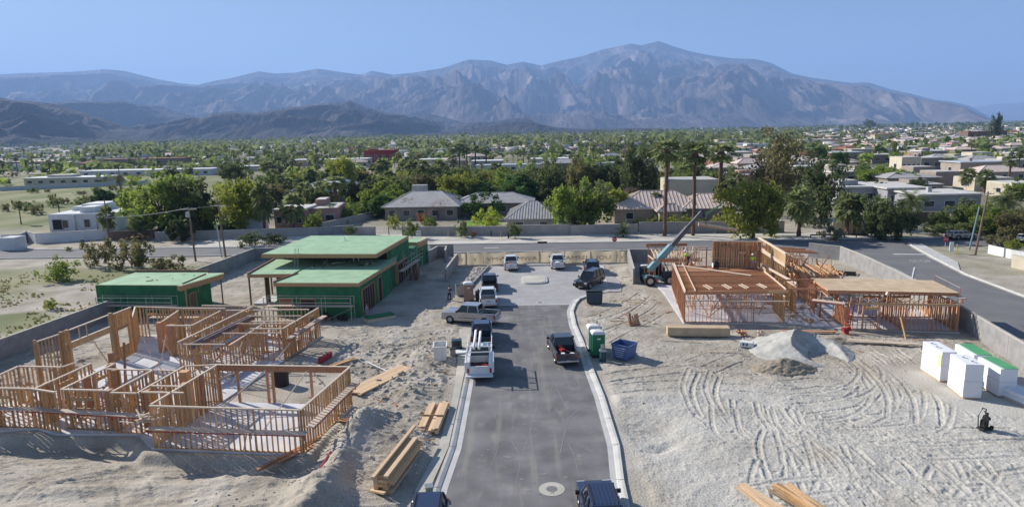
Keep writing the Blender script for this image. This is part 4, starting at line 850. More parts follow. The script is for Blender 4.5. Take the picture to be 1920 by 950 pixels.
def wheel(root, x, y, r, w, rim='rim'):
    s = 1 if y > 0 else -1; n = 18; V = []; F = []; prof = [(.58, w/2), (.92, w/2), (1, w*.38), (1, -w*.38), (.92, -w/2), (.58, -w/2)]
    for k in range(n):
        t = 2*math.pi*k/n
        for q, o in prof: V.append((math.cos(t)*r*q, o, math.sin(t)*r*q))
    m_ = len(prof)
    for k in range(n):
        for j in range(m_-1): F.append((k*m_+j, k*m_+j+1, ((k+1) % n)*m_+j+1, ((k+1) % n)*m_+j))
    o = mesh_obj('wheel', V, F, M['rubber'], root, False); o.location = (x, y, r)
    b = MB(); rr = r*.6
    b.v = [(math.cos(2*math.pi*k/20)*rr*q, s*(w/2-.02-dd), math.sin(2*math.pi*k/20)*rr*q) for q, dd in ((1, 0), (.8, .05), (.3, .03)) for k in range(20)]+[(0, s*(w/2-.05), 0)]
    for a in range(2):
        for k in range(20): b.f.append((a*20+k, a*20+(k+1) % 20, (a+1)*20+(k+1) % 20, (a+1)*20+k))
    for k in range(20): b.f.append((40+k, 40+(k+1) % 20, 60))
    mesh_obj('rim', b.v, b.f, M[rim], o)
def arch(xc, r, z0, n=9): return [(xc+r*math.cos(math.pi-math.pi*k/n), max(z0, r*math.sin(math.pi*k/n)+.36)) for k in range(n+1)]
def loft(secs, cap=True):
    """secs: list of rings (same count) -> V, F"""
    V = [p for s in secs for p in s]; n = len(secs[0]); F = []
    for i in range(len(secs)-1):
        for k in range(n): F.append((i*n+k, i*n+(k+1) % n, (i+1)*n+(k+1) % n, (i+1)*n+k))
    if cap: F.append(tuple(range(n))[::-1]); F.append(tuple((len(secs)-1)*n+k for k in range(n)))
    return V, F
def fixn(o):
    import bmesh
    b = bmesh.new(); b.from_mesh(o.data); bmesh.ops.recalc_face_normals(b, faces=b.faces); b.to_mesh(o.data); b.free(); return o
def vehicle(name, kind, loc, heading, col, label, L=5.6, Wd=1.98, H=1.9, cargo=None, cat=None, group='vehicles parked on the site', cabx=None, ribs=False, rim='rim'):
    r = empty(name, loc, heading, label, cat or ('pickup truck' if kind == 'pickup' else 'suv'), group); m = M[col]; w2 = Wd/2
    fa, ra = L/2-.95, -L/2+1.15; wr = .44; belt = 1.24 if kind != 'suv' else 1.1; hood = 1.23 if kind != 'suv' else 1.08
    # body side profile with wheel arches
    c0, c1 = (cabx or ((1.15, -1.0) if kind == 'pickup' else (.95, -L/2+.15)))   # cab base front / rear
    prof = [(L/2-.06, .42), (L/2, .62), (L/2-.02, 1.04 if kind == 'pickup' else .9), (L/2-.14, hood-.05), (c0+.25, hood+.02), (c0, belt)]
    prof += [(c1, belt), (-L/2+.05, belt), (-L/2, .95), (-L/2, .5), (-L/2+.1, .42)]
    prof += [(ra-.5, .40)]+arch(ra, .5, .40)[0:]+[(ra+.5, .40)]+[(fa-.5, .34)]+arch(fa, .5, .40)+[(fa+.5, .40)]
    if kind == 'pickup':
        b = MB()
        bodyp = [p for p in prof]
        # cab + nose as full solid, bed as two side walls, floor, tailgate
        nose = [(L/2-.06, .42), (L/2, .62), (L/2-.02, 1.04 if kind == 'pickup' else .9), (L/2-.14, hood-.05), (c0+.25, hood+.02), (c0, belt), (c1, belt), (c1, .40), (fa-.5, .34)]+arch(fa, .5, .40)+[(fa+.5, .40)]
        b.sideprism(nose, -w2, w2)
        bed = [(c1-.02, belt+.02), (-L/2+.09, belt+.02), (-L/2+.09, .45), (ra-.5, .42)]+arch(ra, .5, .40)+[(ra+.5, .40), (c1-.02, .40)]
        for s in (-1, 1): b.sideprism(bed, s*w2, s*(w2-.16))
        body = fixn(b.build('body', m, r, bevel=.035))
        MB().box(((c1-L/2)/2, 0, .66), (-L/2*-1+c1-.12, Wd-.34, .08)).build('bed_floor', M['bedliner'], r)
        MB().box((-L/2+.045, 0, .83), (.08, Wd-.04, .64)).build('tailgate', m, r, bevel=.015)
        MB().box((-L/2-.01, 0, .90), (.02, .5, .05)).build('tailgate_handle', M['trim'], r)
        MB().box((c1-.07, 0, .9), (.06, Wd-.34, .44)).build('bed_front_panel', m, r)
    else:
        V = []; b = MB(); b.sideprism(prof, -w2, w2); body = fixn(b.build('body', m, r, bevel=.05))
    # greenhouse
    rf = (c0-.62, c1+.2 if kind == 'pickup' else c1+.28); zt = H; wi = w2-.10; wt = w2-.26
    def ring(x, w, z): return [(x, -w, z), (x, w, z)]
    ga = [(c0-.02, -wi, belt-.02), (c0-.02, wi, belt-.02), (c1+.02, wi, belt-.02), (c1+.02, -wi, belt-.02), (rf[0], -wt, zt-.05), (rf[0], wt, zt-.05), (rf[1], wt, zt-.05), (rf[1], -wt, zt-.05)]
    MB().add(ga, [(0, 1, 2, 3), (4, 7, 6, 5), (0, 4, 5, 1), (1, 5, 6, 2), (2, 6, 7, 3), (3, 7, 4, 0)]).build('glass', M['glass'], r)
    fixn(r.children[-1]) if False else None
    rm = Wd/2-.25; MB().prism([(x, y) for x, y in ((rf[0]+.07, -rm), (rf[0]+.07, rm), (rf[1]-.07, rm), (rf[1]-.07, -rm))], zt-.06, zt+.0).build('roof', m, r, bevel=.03)
    def pil(a, b_, w_, h_): MB().beam(a, b_, w_, h_).build('pillar', m, r)
    for s in (-1, 1):
        pil((c0, s*wi, belt), (rf[0], s*wt, zt-.03), .08, .07); pil((c1+.03, s*wi, belt), (rf[1], s*wt, zt-.03), .12, .09)
        for f in ((.5,) if kind == 'pickup' else (.36, .68)): xb = c0+(c1-c0)*f; xt = rf[0]+(rf[1]-rf[0])*(f-.06); pil((xb, s*(wi+.01), belt), (xt, s*(wt+.01), zt-.03), .08, .09)
        MB().beam((c0-.05, s*(wi+.035), belt+.01), (c1+.05, s*(wi+.035), belt+.01), .09, .07).build('belt_rail', m, r)
        MB().beam((c0-.3, s*(w2+.005), .72), (c1+.1, s*(w2+.005), .72), .02, .05).build('side_moulding', M['trim'], r)
        for xa in (fa, ra): MB().tube([(xa+.5*math.cos(t), s*(w2+.004), .38+.5*math.sin(t)) for t in np.linspace(.05, 3.09, 9)], .035, 5).build('arch_trim', M['trim' if kind == 'suv' else col], r)
    MB().beam((c0+.25, -.55, hood+.03), (L/2-.3, -.5, hood-.0), .05, .02).build('hood_crease', m, r); MB().beam((c0+.25, .55, hood+.03), (L/2-.3, .5, hood-.0), .05, .02).build('hood_crease', m, r)
    MB().beam((c0+.02, -.7, belt+.03), (c0-.02, .1, belt+.06), .03, .02).build('wiper', M['trim'], r)
    for x in ((fa, ra)):
        for s in (-1, 1): wheel(r, x, s*(w2-.12), wr, .26, rim)
    for s in (-1, 1):
        MB().box((L/2-.05, s*(w2-.27), .86), (.12, .42, .2)).build('headlight', M['lamp'], r); MB().box((-L/2+.03, s*(w2-.085), .93), (.13, .16, .38)).build('taillight', M['tail'], r)
        MB().box((c0-.15, s*(w2+.12), belt+.12), (.12, .22, .2)).build('mirror', M['trim' if col != 'p_silver' else 'trim'], r)
        for k, xd in enumerate((c0-.9, c0-1.9)):
            if xd > c1+.1: MB().box((xd, s*(w2+.012), 1.0), (.16, .03, .035)).build('door_handle', M['trim'], r); MB().box((xd-.18, s*(w2+.002), .8), (.015, .01, .62)).build('door_seam', M['trim'], r)
    MB().box((L/2+.0, 0, .52), (.16, Wd-.1, .2)).build('front_bumper', M['chrome' if kind == 'pickup' else 'trim'], r, bevel=.03); MB().box((-L/2-.05, 0, .5), (.16, Wd-.12, .18)).build('rear_bumper', M['chrome' if kind == 'pickup' else 'trim'], r, bevel=.03)
    MB().box((L/2+.0, 0, .82), (.06, Wd-.85, .24)).build('grille', M['trim'], r); MB().box((-L/2-.135, 0, .55), (.015, .32, .14)).build('license_plate', M['plate'], r)
    MB().box((0, 0, .42), (L-1.0, Wd-.55, .16)).build('underbody', M['trim'], r)
    if kind == 'suv':
        for s in (-1, 1): MB().beam((rf[0]-.1, s*(wt-.1), zt+.05), (rf[1]+.1, s*(wt-.1), zt+.05), .04, .05).build('roof_rail', M['trim'], r)
        MB().box((-L/2-.01, 0, .98), (.02, .7, .06)).build('tailgate_trim', M['chrome'], r)
    if ribs:
        for k in range(7): MB().box(((rf[0]+rf[1])/2, -.6+.2*k, zt+.015), (abs(rf[0]-rf[1])*.92, .05, .03)).build('roof_rib', m, r)
    return r
def onto(v, name, label, cat, b, m, group=None):   # thing resting in a truck bed: stays top level, world coordinates
    mw = v.matrix_basis; b.v = [tuple(mw @ Vector(p)) for p in b.v]; return tag(b.build(name, M[m]), label, cat, group)
UP, DN = rad(90), rad(-90)
v1 = vehicle('pickup_truck', 'pickup', (-.2, 97.0, .006), rad(91), 'p_white', 'white pickup at the tan fence with red tools in its bed', 5.4)
b = MB(); b.box((-1.9, .2, .85), (.9, .5, .3), .3); b.tube([(-2.4, -.3, .9), (-1.3, .4, 1.15)], .07, 6); onto(v1, 'tool_bundle', 'red tools lying in the bed of the white pickup by the fence', 'tools', b, 'redstuff')
v2 = vehicle('pickup_truck', 'pickup', (6.7, 97.1, .006), rad(89), 'p_white', 'white pickup at the tan fence with a white bag in its bed', 5.3)
b = MB().add(*loft([[(-1.9+.5*math.cos(t)*q, .0+.55*math.sin(t)*q, z) for t in np.linspace(0, 6.28, 9)[:-1]] for q, z in ((1, .72), (1.1, .95), (.5, 1.12))])); onto(v2, 'cargo_bag', 'white lumpy bag in the bed of the right hand white pickup', 'bag', b, 'white')
vehicle('suv', 'suv', (11.3, 93.2, .03), rad(88), 'p_navy', 'dark navy suv parked behind the black suv at the court', 4.7, 1.95, 1.75)
vehicle('suv', 'suv', (10.0, 84.6, .01), rad(237), 'p_black', 'black suv angled across the pavers with its front to the camera', 5.5, 2.05, 1.95)
vehicle('pickup_truck', 'pickup', (-3.0, 84.2, .01), rad(93), 'p_black', 'black pickup parked along the left edge of the pavers', 5.7)
v6 = vehicle('pickup_truck', 'pickup', (-2.95, 76.6, .01), rad(93), 'p_white', 'white pickup with a dark bed cover, nose to the pavers', 5.5)
b = MB().box((-2.0, 0, 1.17), (1.3, 1.7, .05)); onto(v6, 'bed_cover', 'black soft cover over the bed of the white pickup', 'bed cover', b, 'trim')
vehicle('pickup_truck', 'pickup', (-4.5, 68.6, .06), rad(163), 'p_silver', 'silver crew cab pickup parked crosswise over the left curb', 5.95, 2.05, 2.02, cabx=(1.35, -1.2))
vehicle('pickup_truck', 'pickup', (-3.1, 62.4, .01), rad(92), 'p_navy', 'dark blue pickup hidden behind the white utility truck', 5.6)
v10 = vehicle('pickup_truck', 'pickup', (4.35, 57.4, .01), rad(95), 'p_grey', 'charcoal pickup with a loaded bed beside the green toilet', 5.9, 2.03, 1.92, cabx=(1.25, -.75))
b = MB(); b.box((-1.5, .25, .95), (.45, .4, .4), .4); b.tube([(-1.9, -.3, .9), (-1.2, .5, 1.35)], .06, 6); onto(v10, 'red_toolbox', 'red toolbox in the bed of the charcoal pickup', 'toolbox', b, 'redstuff')
b = MB()
for i in range(9): b.box((-2.2+random.uniform(-.5, .9), random.uniform(-.6, .6), .82+random.uniform(0, .15)), (random.uniform(.15, .5), .2, .22), random.uniform(0, 3))
onto(v10, 'job_clutter', 'black boxes and hoses in the bed of the charcoal pickup', 'tools', b, 'trim')
b = MB(); b.box((-2.45, .35, .9), (.35, .3, .35)); b.box((-2.2, -.5, .85), (.3, .3, .25), .5); onto(v10, 'white_bucket', 'white buckets at the tail of the charcoal pickup', 'bucket', b, 'white')
vehicle('suv', 'suv', (4.3, 31.6, .01), rad(92), 'p_navy', 'dark blue off roader with a ribbed roof at the bottom edge of the photo', 4.6, 1.95, 1.95, ribs=True, cabx=(.85, -2.1))
vehicle('suv', 'suv', (-4.5, 29.6, .05), rad(-89), 'p_navy', 'dark blue suv cut off at the bottom left of the street', 4.8, 1.95, 1.75)
# white utility truck
ut = empty('utility_truck', (-2.9, 54.6, .01), rad(91), 'white utility truck with side boxes and pale pipes on its rack', 'truck', 'vehicles parked on the site')
vt = vehicle('cab_tmp', 'pickup', (0, 0, 0), 0, 'p_white', 'x', 6.2, 2.0, 1.98, cabx=(1.6, -.35))
for c in list(vt.children): c.parent = ut
bpy.data.objects.remove(vt)
for s in (-1, 1):
    o = MB().box((-1.75, s*.98, 1.17), (2.7, .42, .92)).build('side_box', M['p_white'], ut, bevel=.02)
    for k in range(3): MB().box((-2.62+.87*k, s*1.195, 1.2), (.8, .012, .7)).build('box_door', M['p_white'], o)
MB().box((-3.12, 0, .95), (.1, 1.5, .7)).build('rear_door', M['p_white'], ut); MB().box((-3.3, 0, .55), (.5, 2.2, .12)).build('step_bumper', M['p_white'], ut, bevel=.02)
for x in (-2.9, -1.5, -.45):
    for s in (-1, 1): piece('rack_post', (x, s*1.0, 1.6), (x, s*1.0, 2.45), .06, .06, 'u_white', M['white'], ut)
    piece('rack_bar', (x, -1.05, 2.42), (x, 1.05, 2.42), .07, .07, 'u_white', M['white'], ut)
for s in (-1, 1): piece('rack_rail', (-3.0, s*1.0, 2.48), (1.3, s*1.0, 2.48), .06, .06, 'u_white', M['white'], ut)
piece('rack_post', (1.25, -1.0, 1.9), (1.25, -1.0, 2.45), .05, .05, 'u_white', M['white'], ut); piece('rack_post', (1.25, 1.0, 1.9), (1.25, 1.0, 2.45), .05, .05, 'u_white', M['white'], ut)
for i, y in enumerate((.42, .0)):
    b = MB().tube([(-2.4, y, 2.56), (2.6-.4*i, y, 2.56)], .11, 10); mw = Matrix.Translation(ut.location) @ Matrix.Rotation(rad(91), 4, 'Z'); b.v = [tuple(mw @ Vector(p)) for p in b.v]
    tag(b.build('plastic_pipe', M['white'], None, True), ['left', 'right'][i]+' one of the two white pipes on the utility truck rack', 'pipe', 'pipes on the truck rack')
b = MB()
for i in range(8): b.box((-1.9+random.uniform(-.9, .5), random.uniform(-.5, .5), .8+random.uniform(0, .15)), (random.uniform(.15, .5), .12, .16), random.uniform(0, 3))
b.v = [tuple(mw @ Vector(p)) for p in b.v]; tag(b.build('tool_clutter', M['redstuff']), 'red tools in the bed of the white utility truck', 'tools')
# lone car on the far road, right edge
vehicle('parked_car', 'suv', (77.5, 113.3, .01), rad(4), 'p_silver', 'pale car on the far road partly behind the leaning pole', 4.6, 1.85, 1.5, cat='car')
vehicle('parked_car', 'suv', (86, 108.5, .01), rad(10), 'p_white', 'white car on the far road right of the leaning pole', 4.6, 1.85, 1.5, cat='car')
# ================================================================ toilets, bins, dumpsters
M['pgreen'] = mat('green_plastic', (.02, .20, .09), (.018, .17, .075), .45, 2); M['ptan'] = mat('brown_plastic', (.30, .20, .15), (.26, .17, .125), .5, 2); M['proof'] = mat('white_translucent_roof', (.74, .73, .70), (.66, .65, .62), .5, 2)
M['bluedump'] = mat('blue_painted_steel', (.09, .15, .33), (.07, .12, .26), .55, 2.5, detail=8); M['slatedump'] = mat('slate_painted_steel', (.045, .085, .11), (.035, .07, .09), .5, 2); M['bluelet'] = mat('faded_white_lettering', (.5, .55, .68), (.4, .45, .6), .7, 9)
def toilet(loc, rz, col, label, s=1.):
    r = empty('portable_toilet', loc, rz, label, 'portable toilet', 'portable toilets')
    MB().box((0, 0, 1.06), (1.12, 1.12, 1.96)).build('cabin', M[col], r, bevel=.03); MB().box((0, 0, .06), (1.2, 1.2, .12)).build('base', M['trim'], r)
    MB().add(*loft([[(x*q, y*q, z) for x, y in ((-.6, -.6), (.6, -.6), (.6, .6), (-.6, .6))] for q, z in ((1, 2.04), (1, 2.1), (.75, 2.26), (.35, 2.32))])).build('roof', M['proof'], r)
    d = MB().box((0, -.575, 1.08), (.72, .03, 1.78)).build('door', M[col], r, bevel=.01); MB().box((.28, -.6, 1.1), (.05, .04, .16)).build('handle', M['white'], d); MB().box((0, -.6, 1.65), (.3, .01, .14)).build('door_sign', M['white'], d)
    for k in range(4):
        MB().box((-.575, -.36+.24*k, 1.1), (.03, .06, 1.6)).build('rib', M[col], r)
    MB().tube([(.38, .38, 2.1), (.38, .38, 2.5)], .05, 8).build('vent_pipe', M['trim'], r); MB().box((.575, -.2, 1.85), (.02, .5, .12)).build('vent', M['trim'], r)
    return r
toilet((-5.3, 77.9, .05), rad(3), 'ptan', 'brown portable toilet beside the pavers'); toilet((7.5, 57.2, .08), rad(3), 'pgreen', 'green portable toilet with a white roof by the right curb'); toilet((7.35, 59.0, .08), rad(2), 'proof', 'white portable toilet just behind the green one')
wsink = empty('hand_wash_stand', (7.75, 55.7, .05), 0, 'small grey hand wash stand in front of the green toilet', 'wash stand')
MB().tube([(0, 0, 0), (0, 0, .85)], [.3, .24], 10).build('tank', M['slatedump'], wsink); MB().box((0, 0, .93), (.6, .5, .14)).build('basin', M['galv'], wsink, bevel=.03); MB().box((0, .15, 1.2), (.3, .15, .45)).build('dispenser', M['galv'], wsink)
def dumpster(loc, rz, dims, col, label, taper=1.18, lid=False, cat='dumpster', ribs=4, text=None):
    r = empty('dumpster', loc, rz, label, cat); L, Wd, H = dims; t = .05; b = MB(); q = taper
    def rg(k, z, i=0): return [(x*(L/2*k-i), y*(Wd/2*(1+(k-1)*.15)-i), z) for x, y in ((-1, -1), (1, -1), (1, 1), (-1, 1))]
    V, F = loft([rg(1, .08), rg(q, H), rg(q, H, t), rg(1, .14, t)], False); F += [(3, 2, 1, 0), (12, 13, 14, 15)]
    fixn(mesh_obj('bin', V, F, M[col], r))
    for s in (-1, 1): MB().beam((s*L/2*q, -Wd/2-.02, H), (s*L/2*q, Wd/2+.02, H), .09, .08).build('rim_bar', M[col], r); MB().beam((-L/2*q, s*(Wd/2+.03), H), (L/2*q, s*(Wd/2+.03), H), .09, .08).build('rim_bar', M[col], r)
    for k in range(ribs):
        f = (k+.5)/ribs
        for s in (-1, 1): MB().beam((-L/2+L*f, s*(Wd/2+.025), .15), ((-L/2+L*f)*q, s*(Wd/2*(1+(q-1)*.15)+.03), H-.05), .06, .05).build('rib', M[col], r)
    for x in (-L/2+.2, L/2-.2):
        for y in (-Wd/2+.15, Wd/2-.15): MB().tube([(x, y-.04, .06), (x, y+.04, .06)], .07, 8).build('caster', M['rubber'], r)
    if lid: MB().box((0, Wd*.22, H+.06), (L*q, Wd*.6, .05)).build('lid', M['trim' if col != 'white' else 'trim'], r)
    if text:
        for k in range(5): MB().box((-.05, -Wd/2-.075-.0*k, .35+.19*k), (L*(.55+.1*k)*random.uniform(.8, 1), .012, .06)).build('stripe', M['bluelet'], r)
    return r
dumpster((9.75, 56.4, .02), rad(-38), (1.35, 1.5, 1.35), 'bluedump', 'open blue steel tub with pale markings beside the green toilet', 1.3, text=True, ribs=0)
dumpster((9.5, 75.6, .05), rad(-4), (1.75, 1.3, 1.3), 'slatedump', 'dark slate dumpster behind the curb at the pavers corner', 1.06, lid=True)
dumpster((-6.6, 57.1, .03), rad(4), (1.05, 1.5, 1.35), 'white', 'white open debris box on the sand left of the utility truck', 1.1, ribs=2)
dumpster((-6.4, 80.8, .05), rad(10), (1.35, 1.1, 1.2), 'galv', 'grey steel bin behind the brown toilet', 1.05, ribs=3)
gb = empty('generator', (-5.35, 59.8, .03), .1, 'dark grey generator box on the dusty left sidewalk', 'generator'); MB().box((0, 0, .55), (.95, .7, .75)).build('housing', M['slatedump'], gb, bevel=.04); MB().box((0, 0, .12), (1.0, .75, .14)).build('skid', M['trim'], gb); MB().box((0, -.36, .6), (.6, .02, .4)).build('grille', M['trim'], gb); MB().tube([(.3, .1, .9), (.3, .1, 1.1)], .04, 8).build('exhaust', M['galv'], gb)
gb = empty('tool_box', (-5.55, 57.9, .03), .0, 'small grey tool chest between the white box and the generator', 'tool chest'); MB().box((0, 0, .35), (.5, .4, .6)).build('chest', M['galv'], gb, bevel=.03); MB().box((0, 0, .68), (.54, .44, .06)).build('lid', M['trim'], gb)
gb = empty('pallet', (-5.1, 58.5, .1), .1, 'thin white sheet pile on the left sidewalk', 'sheet pile'); 
for k in range(3): MB().box((.05*k, .03*k, .03+.04*k), (1.6, 1.0, .03), .06*k).build('sheet', M['white'], gb)
wb = empty('wheelie_bin', (-4.15, 77.6, .02), .1, 'dark wheelie bin right of the brown toilet', 'bin'); MB().box((0, 0, .62), (.6, .65, 1.0), 0, 0, 1.15).build('tub', M['trim'], wb); MB().box((0, 0, 1.16), (.72, .78, .08)).build('lid', M['slatedump'], wb, bevel=.02); MB().box((0, 0, .1), (.5, .1, .1)).build('axle', M['rubber'], wb)
tk = empty('water_tank', (-19.0, 51.6, .0), 0, 'black plastic tank standing on sand between the timber walls', 'tank'); MB().tube([(0, 0, 0), (0, 0, 1.35)], .6, 18).build('drum', M['trim'], tk, False); MB().tube([(0, 0, 1.35), (0, 0, 1.45)], [.55, .3], 18).build('lid', M['bedliner'], tk)
# ================================================================ lumber
def stack(name, loc, rz, L, nx, nz, bw, bh, label, key='wood', jag=.5, skip=.0, group='lumber stacks', lean=0, gap=.01, cat='lumber stack', L2=None, keys=None):
    r = empty(name, loc, rz, label, cat, group)
    for k in range(2):
        piece('bearer', (-(nx*bw)/2-.05, (-.3+.6*k)*L, .05), (nx*bw/2+.05, (-.3+.6*k)*L, .05), .09, .09, 'u_wood', M['wood'], r)
    for j in range(nz):
        for i in range(nx):
            if random.random() < skip*(j+1)/nz: continue
            x = (i-(nx-1)/2)*(bw+gap); l = L*random.uniform(1-jag*.35, 1); o = random.uniform(-1, 1)*jag*.3*(L-l if L2 is None else L2)
            kk = random.choice(keys) if keys else key; piece('board', (x+lean*j, -l/2+o, .1+bh*(j+.5)), (x+lean*j+random.uniform(-.01, .01), l/2+o, .1+bh*(j+.5)), bw, bh*.95, 'u_'+kk, M[kk], r)
    return r
M['fresh'] = wood_mat('fresh_cut_lumber', (.70, .50, .32), (.60, .41, .25), .12)
stack('lumber_stack', (-5.75, 44.2, .03), rad(-4), 4.8, 6, 3, .23, .12, 'flat stack of fresh boards near the left curb', 'fresh', .5, .1)
tag(MB().beam((-6.7, 44.0, .55), (-4.9, 43.8, .55), .08, .07).build('loose_board', M['wood']), 'single board lying across the flat stack near the left curb', 'board')
stack('lumber_stack', (-7.0, 37.0, .0), rad(-12), 5.4, 4, 5, .27, .2, 'tall stack of heavy timbers left of the curb, bottom of the photo', 'fresh', .5, .15, keys=['fresh', 'fresh', 'wood'])
tag(MB().beam((-8.0, 34.2, 1.2), (-6.6, 40.8, 1.2), .2, .16).build('loose_board', M['fresh']), 'long board lying on top of the tall stack of heavy timbers', 'board')
for i, (x, y) in enumerate(((-8.4, 34.9), (-8.2, 35.9))): tag(MB().beam((x, y, .1), (x+1.1, y-1.0, .45), .2, .1).build('loose_board', M['fresh']), ['lower', 'upper'][i]+' offcut leaning left of the tall timber stack', 'board')
stack('lumber_stack', (-10.9, 51.8, .1), rad(-31), 6.8, 6, 2, .26, .07, 'long low bundle of boards by the corner of the big timber frame', 'fresh', .25)
stack('lumber_stack', (17.9, 62.3, .02), rad(84), 5.9, 3, 5, .33, .17, 'long wrapped beam bundle in front of the deck house', 'ply', .02)
rs_ = empty('scrap_bin', (12.4, 66.2, .02), rad(10), 'squat bin of reddish timber offcuts on the sand', 'scrap pile')
for i in range(9): piece('board', (-.55+.13*i, -.3, .05), (-.55+.13*i+random.uniform(-.05, .05), .35, 1.0+random.uniform(-.1, .3)), .11, .06, 'u_'+('woodred' if i % 3 else 'fresh'), M['woodred' if i % 3 else 'fresh'], rs_)
for i in range(4): piece('board', (-.6, -.35+.25*i, .15+.2*(i % 2)), (.6, -.35+.25*i, .15+.2*(i % 2)), .1, .12, 'u_woodred', M['woodred'], rs_)
def pile(x, y, rz, n, L, label, spread=.5, keys=('fresh', 'fresh', 'wood')):
    r = empty('board_pile', (x, y, max(0, hgt(x, y)-.03)), rz, label, 'board pile')
    for i in range(n):
        a = random.uniform(-.12, .12); l = L*random.uniform(.75, 1); xx = random.uniform(-spread, spread); z = .06+.05*(i % 4); k = random.choice(keys)
        piece('board', (xx-math.sin(a)*l/2, -l/2*math.cos(a)+random.uniform(-.3, .3), z+.02), (xx+math.sin(a)*l/2, l/2*math.cos(a), z+random.uniform(0, .12)), random.choice([.14, .2, .28]), .05, 'u_'+k, M[k], r)
    return r
pile(13.2, 32.6, rad(24), 9, 4.2, 'left heap of pale boards at the bottom edge, right of the street', .55); pile(15.4, 32.4, rad(22), 13, 4.6, 'right heap of pale boards at the bottom edge, right of the street', .7)
pile(-14.2, 39.3, rad(-38), 6, 5.0, 'dark boards lying on the sand by the front corner of the big frame', .3, ('woodred', 'wood', 'plank'))
pile(-11.7, 44.0, rad(70), 5, 1.8, 'short offcuts on the sand right of the big frame corner', .3, ('woodred', 'wood'))
pile(32.6, 58.8, rad(78), 8, 9.0, 'long thin weathered boards lying in front of the plywood roofed wing', .45, ('plank', 'wood', 'woodpale'))
pile(28.6, 62.2, rad(86), 6, 5.5, 'pinkish boards stacked low in front of the courtyard slab', .3, ('woodred', 'woodpale', 'plank'))
pile(-15.5, 56.2, rad(-42), 6, 4.0, 'boards lying in the shade behind the big frame', .4, ('woodpale', 'wood', 'plank'))
for i, (p, q, lb) in enumerate([((-34.6,35.4),(-31.9,38.2),'long pale board lying on the sand at the bottom left'), ((14.0,60.8),(17.4,60.2),'thin board on the sand left of the beam bundle'), ((17.4,57.2),(20.1,57.2),'straight board on the sand below the beam bundle'),
      ((10.2,67.6),(11.6,67.6),'short stick on the sand by the scrap bin'), ((13.2,74.4),(15.4,74.8),'lower of the two sticks on the sand left of the deck house'), ((13.0,76.0),(15.0,76.3),'upper of the two sticks on the sand left of the deck house'), ((-13.2,56.6),(-10.8,53.9),'white board sticking out beside the boards behind the big frame')]):
    tag(MB().beam((*p, .14), (*q, .16), .12, .06).build('loose_board', M['white' if 'white' in lb else 'woodpale' if i < 3 else 'wood']), lb, 'board')
stk = MB()
for i in range(130):
    x, y = random.choice([(random.uniform(8, 17), random.uniform(66, 84)), (random.uniform(19, 40), random.uniform(56, 61)), (random.uniform(-18, -6), random.uniform(40, 58)), (random.uniform(8, 16), random.uniform(84, 97))]); a = random.uniform(0, 3.1); L = random.uniform(.15, .9)
    z = hgt(x, y)+.06; stk.beam((x, y, z), (x+math.cos(a)*L, y+math.sin(a)*L, z), .07, .05)
tag(stk.build('scrap_sticks', M['woodred']), 'small timber offcuts strewn over the sand', None, None, 'stuff')
# stones and clods
ck = MB()
for i in range(900):
    x, y = random.uniform(-18, -4.6), random.uniform(30, 66)
    if random.random() < .35: x, y = random.choice([(random.uniform(27, 37), random.uniform(58, 61)), (random.uniform(20, 25), random.uniform(54, 62)), (random.uniform(-5.9, -4.9), random.uniform(33, 60)), (random.uniform(7, 42), random.uniform(30, 60))])
    if (x < -12 and y < 58 and y > 39): continue
    s = random.uniform(.04, .14); z = hgt(x, y); ck.box((x, y, z+s*.3), (s*random.uniform(.8, 1.6), s, s*.8), random.uniform(0, 3), 0, .55)
tag(ck.build('dirt_clods', M['verge']), 'dry dirt clods and stones on the sand', None, None, 'stuff')
# ================================================================ sand pile, dirt pile
def mound(name, cx, cyy, rx_, ry_, h, m, label, seed, fn=None, n=56):
    g = np.linspace(-1, 1, n); X, Y = np.meshgrid(g, g); R2 = np.sqrt(X*X+Y*Y)
    base = np.clip(1-R2, 0, 1); Zm = h*base*(1.0)+(.16*h)*(fbm(X*5+7, Y*5+3, 4, seed)-.5)*np.clip(base*4, 0, 1)
    if fn: Zm = fn(X, Y, Zm)
    Zm = np.where(R2 > .99, -.12, Zm); o = grid_mesh(name, cx+X*rx_, cyy+Y*ry_, Zm, m); return tag(o, label, 'pile')
M['greysand'] = mat('grey_blow_sand', (.50, .485, .445), (.35, .34, .31), .95, 1.2, .3, 12, detail=8); M['browndirt'] = mat('dark_clod_dirt', (.23, .19, .14), (.34, .29, .225), .95, 4, .8, 9, detail=8)
def scoop(X, Y, Zm):
    w_ = .12*(fbm(X*3+5, Y*3, 3, 31)-.5); q = np.sqrt(((X-.25+w_)/.55)**2+((Y+.62+w_)/.85)**2); return np.where(q < 1, np.minimum(Zm, .02+2.1*np.clip(q-.5, 0, 1)**1.15), Zm)
mound('sand_pile', 25.8, 57.6, 4.6, 4.6, 2.0, M['greysand'], 'pale grey sand pile scooped out on its near side', 5, scoop, 90)
mound('dirt_pile', 22.6, 53.0, 2.7, 1.6, .95, M['browndirt'], 'low dark brown clod heap in front of the sand pile', 9, lambda X, Y, Z_: Z_+.3*np.clip(1-np.sqrt(X*X+Y*Y), 0, 1)**.3*(fbm(X*9, Y*9, 3, 12)-.5), 70)
mound('soil_heap', 29.5, 59.4, 3.8, 1.3, .55, M['browndirt'], 'low rough soil ridge before the courtyard slab', 15, lambda X, Y, Z_: Z_+.25*np.clip(1-np.sqrt(X*X+Y*Y), 0, 1)**.3*(fbm(X*11, Y*7, 3, 2)-.5), 60)
pb_ = empty('broken_block', (21.3, 58.4, .1), rad(-25), 'white broken block lying left of the sand pile', 'debris'); MB().box((0, 0, .3), (1.3, .7, .45), 0, 0, .85).build('chunk', M['white'], pb_, bevel=.03)
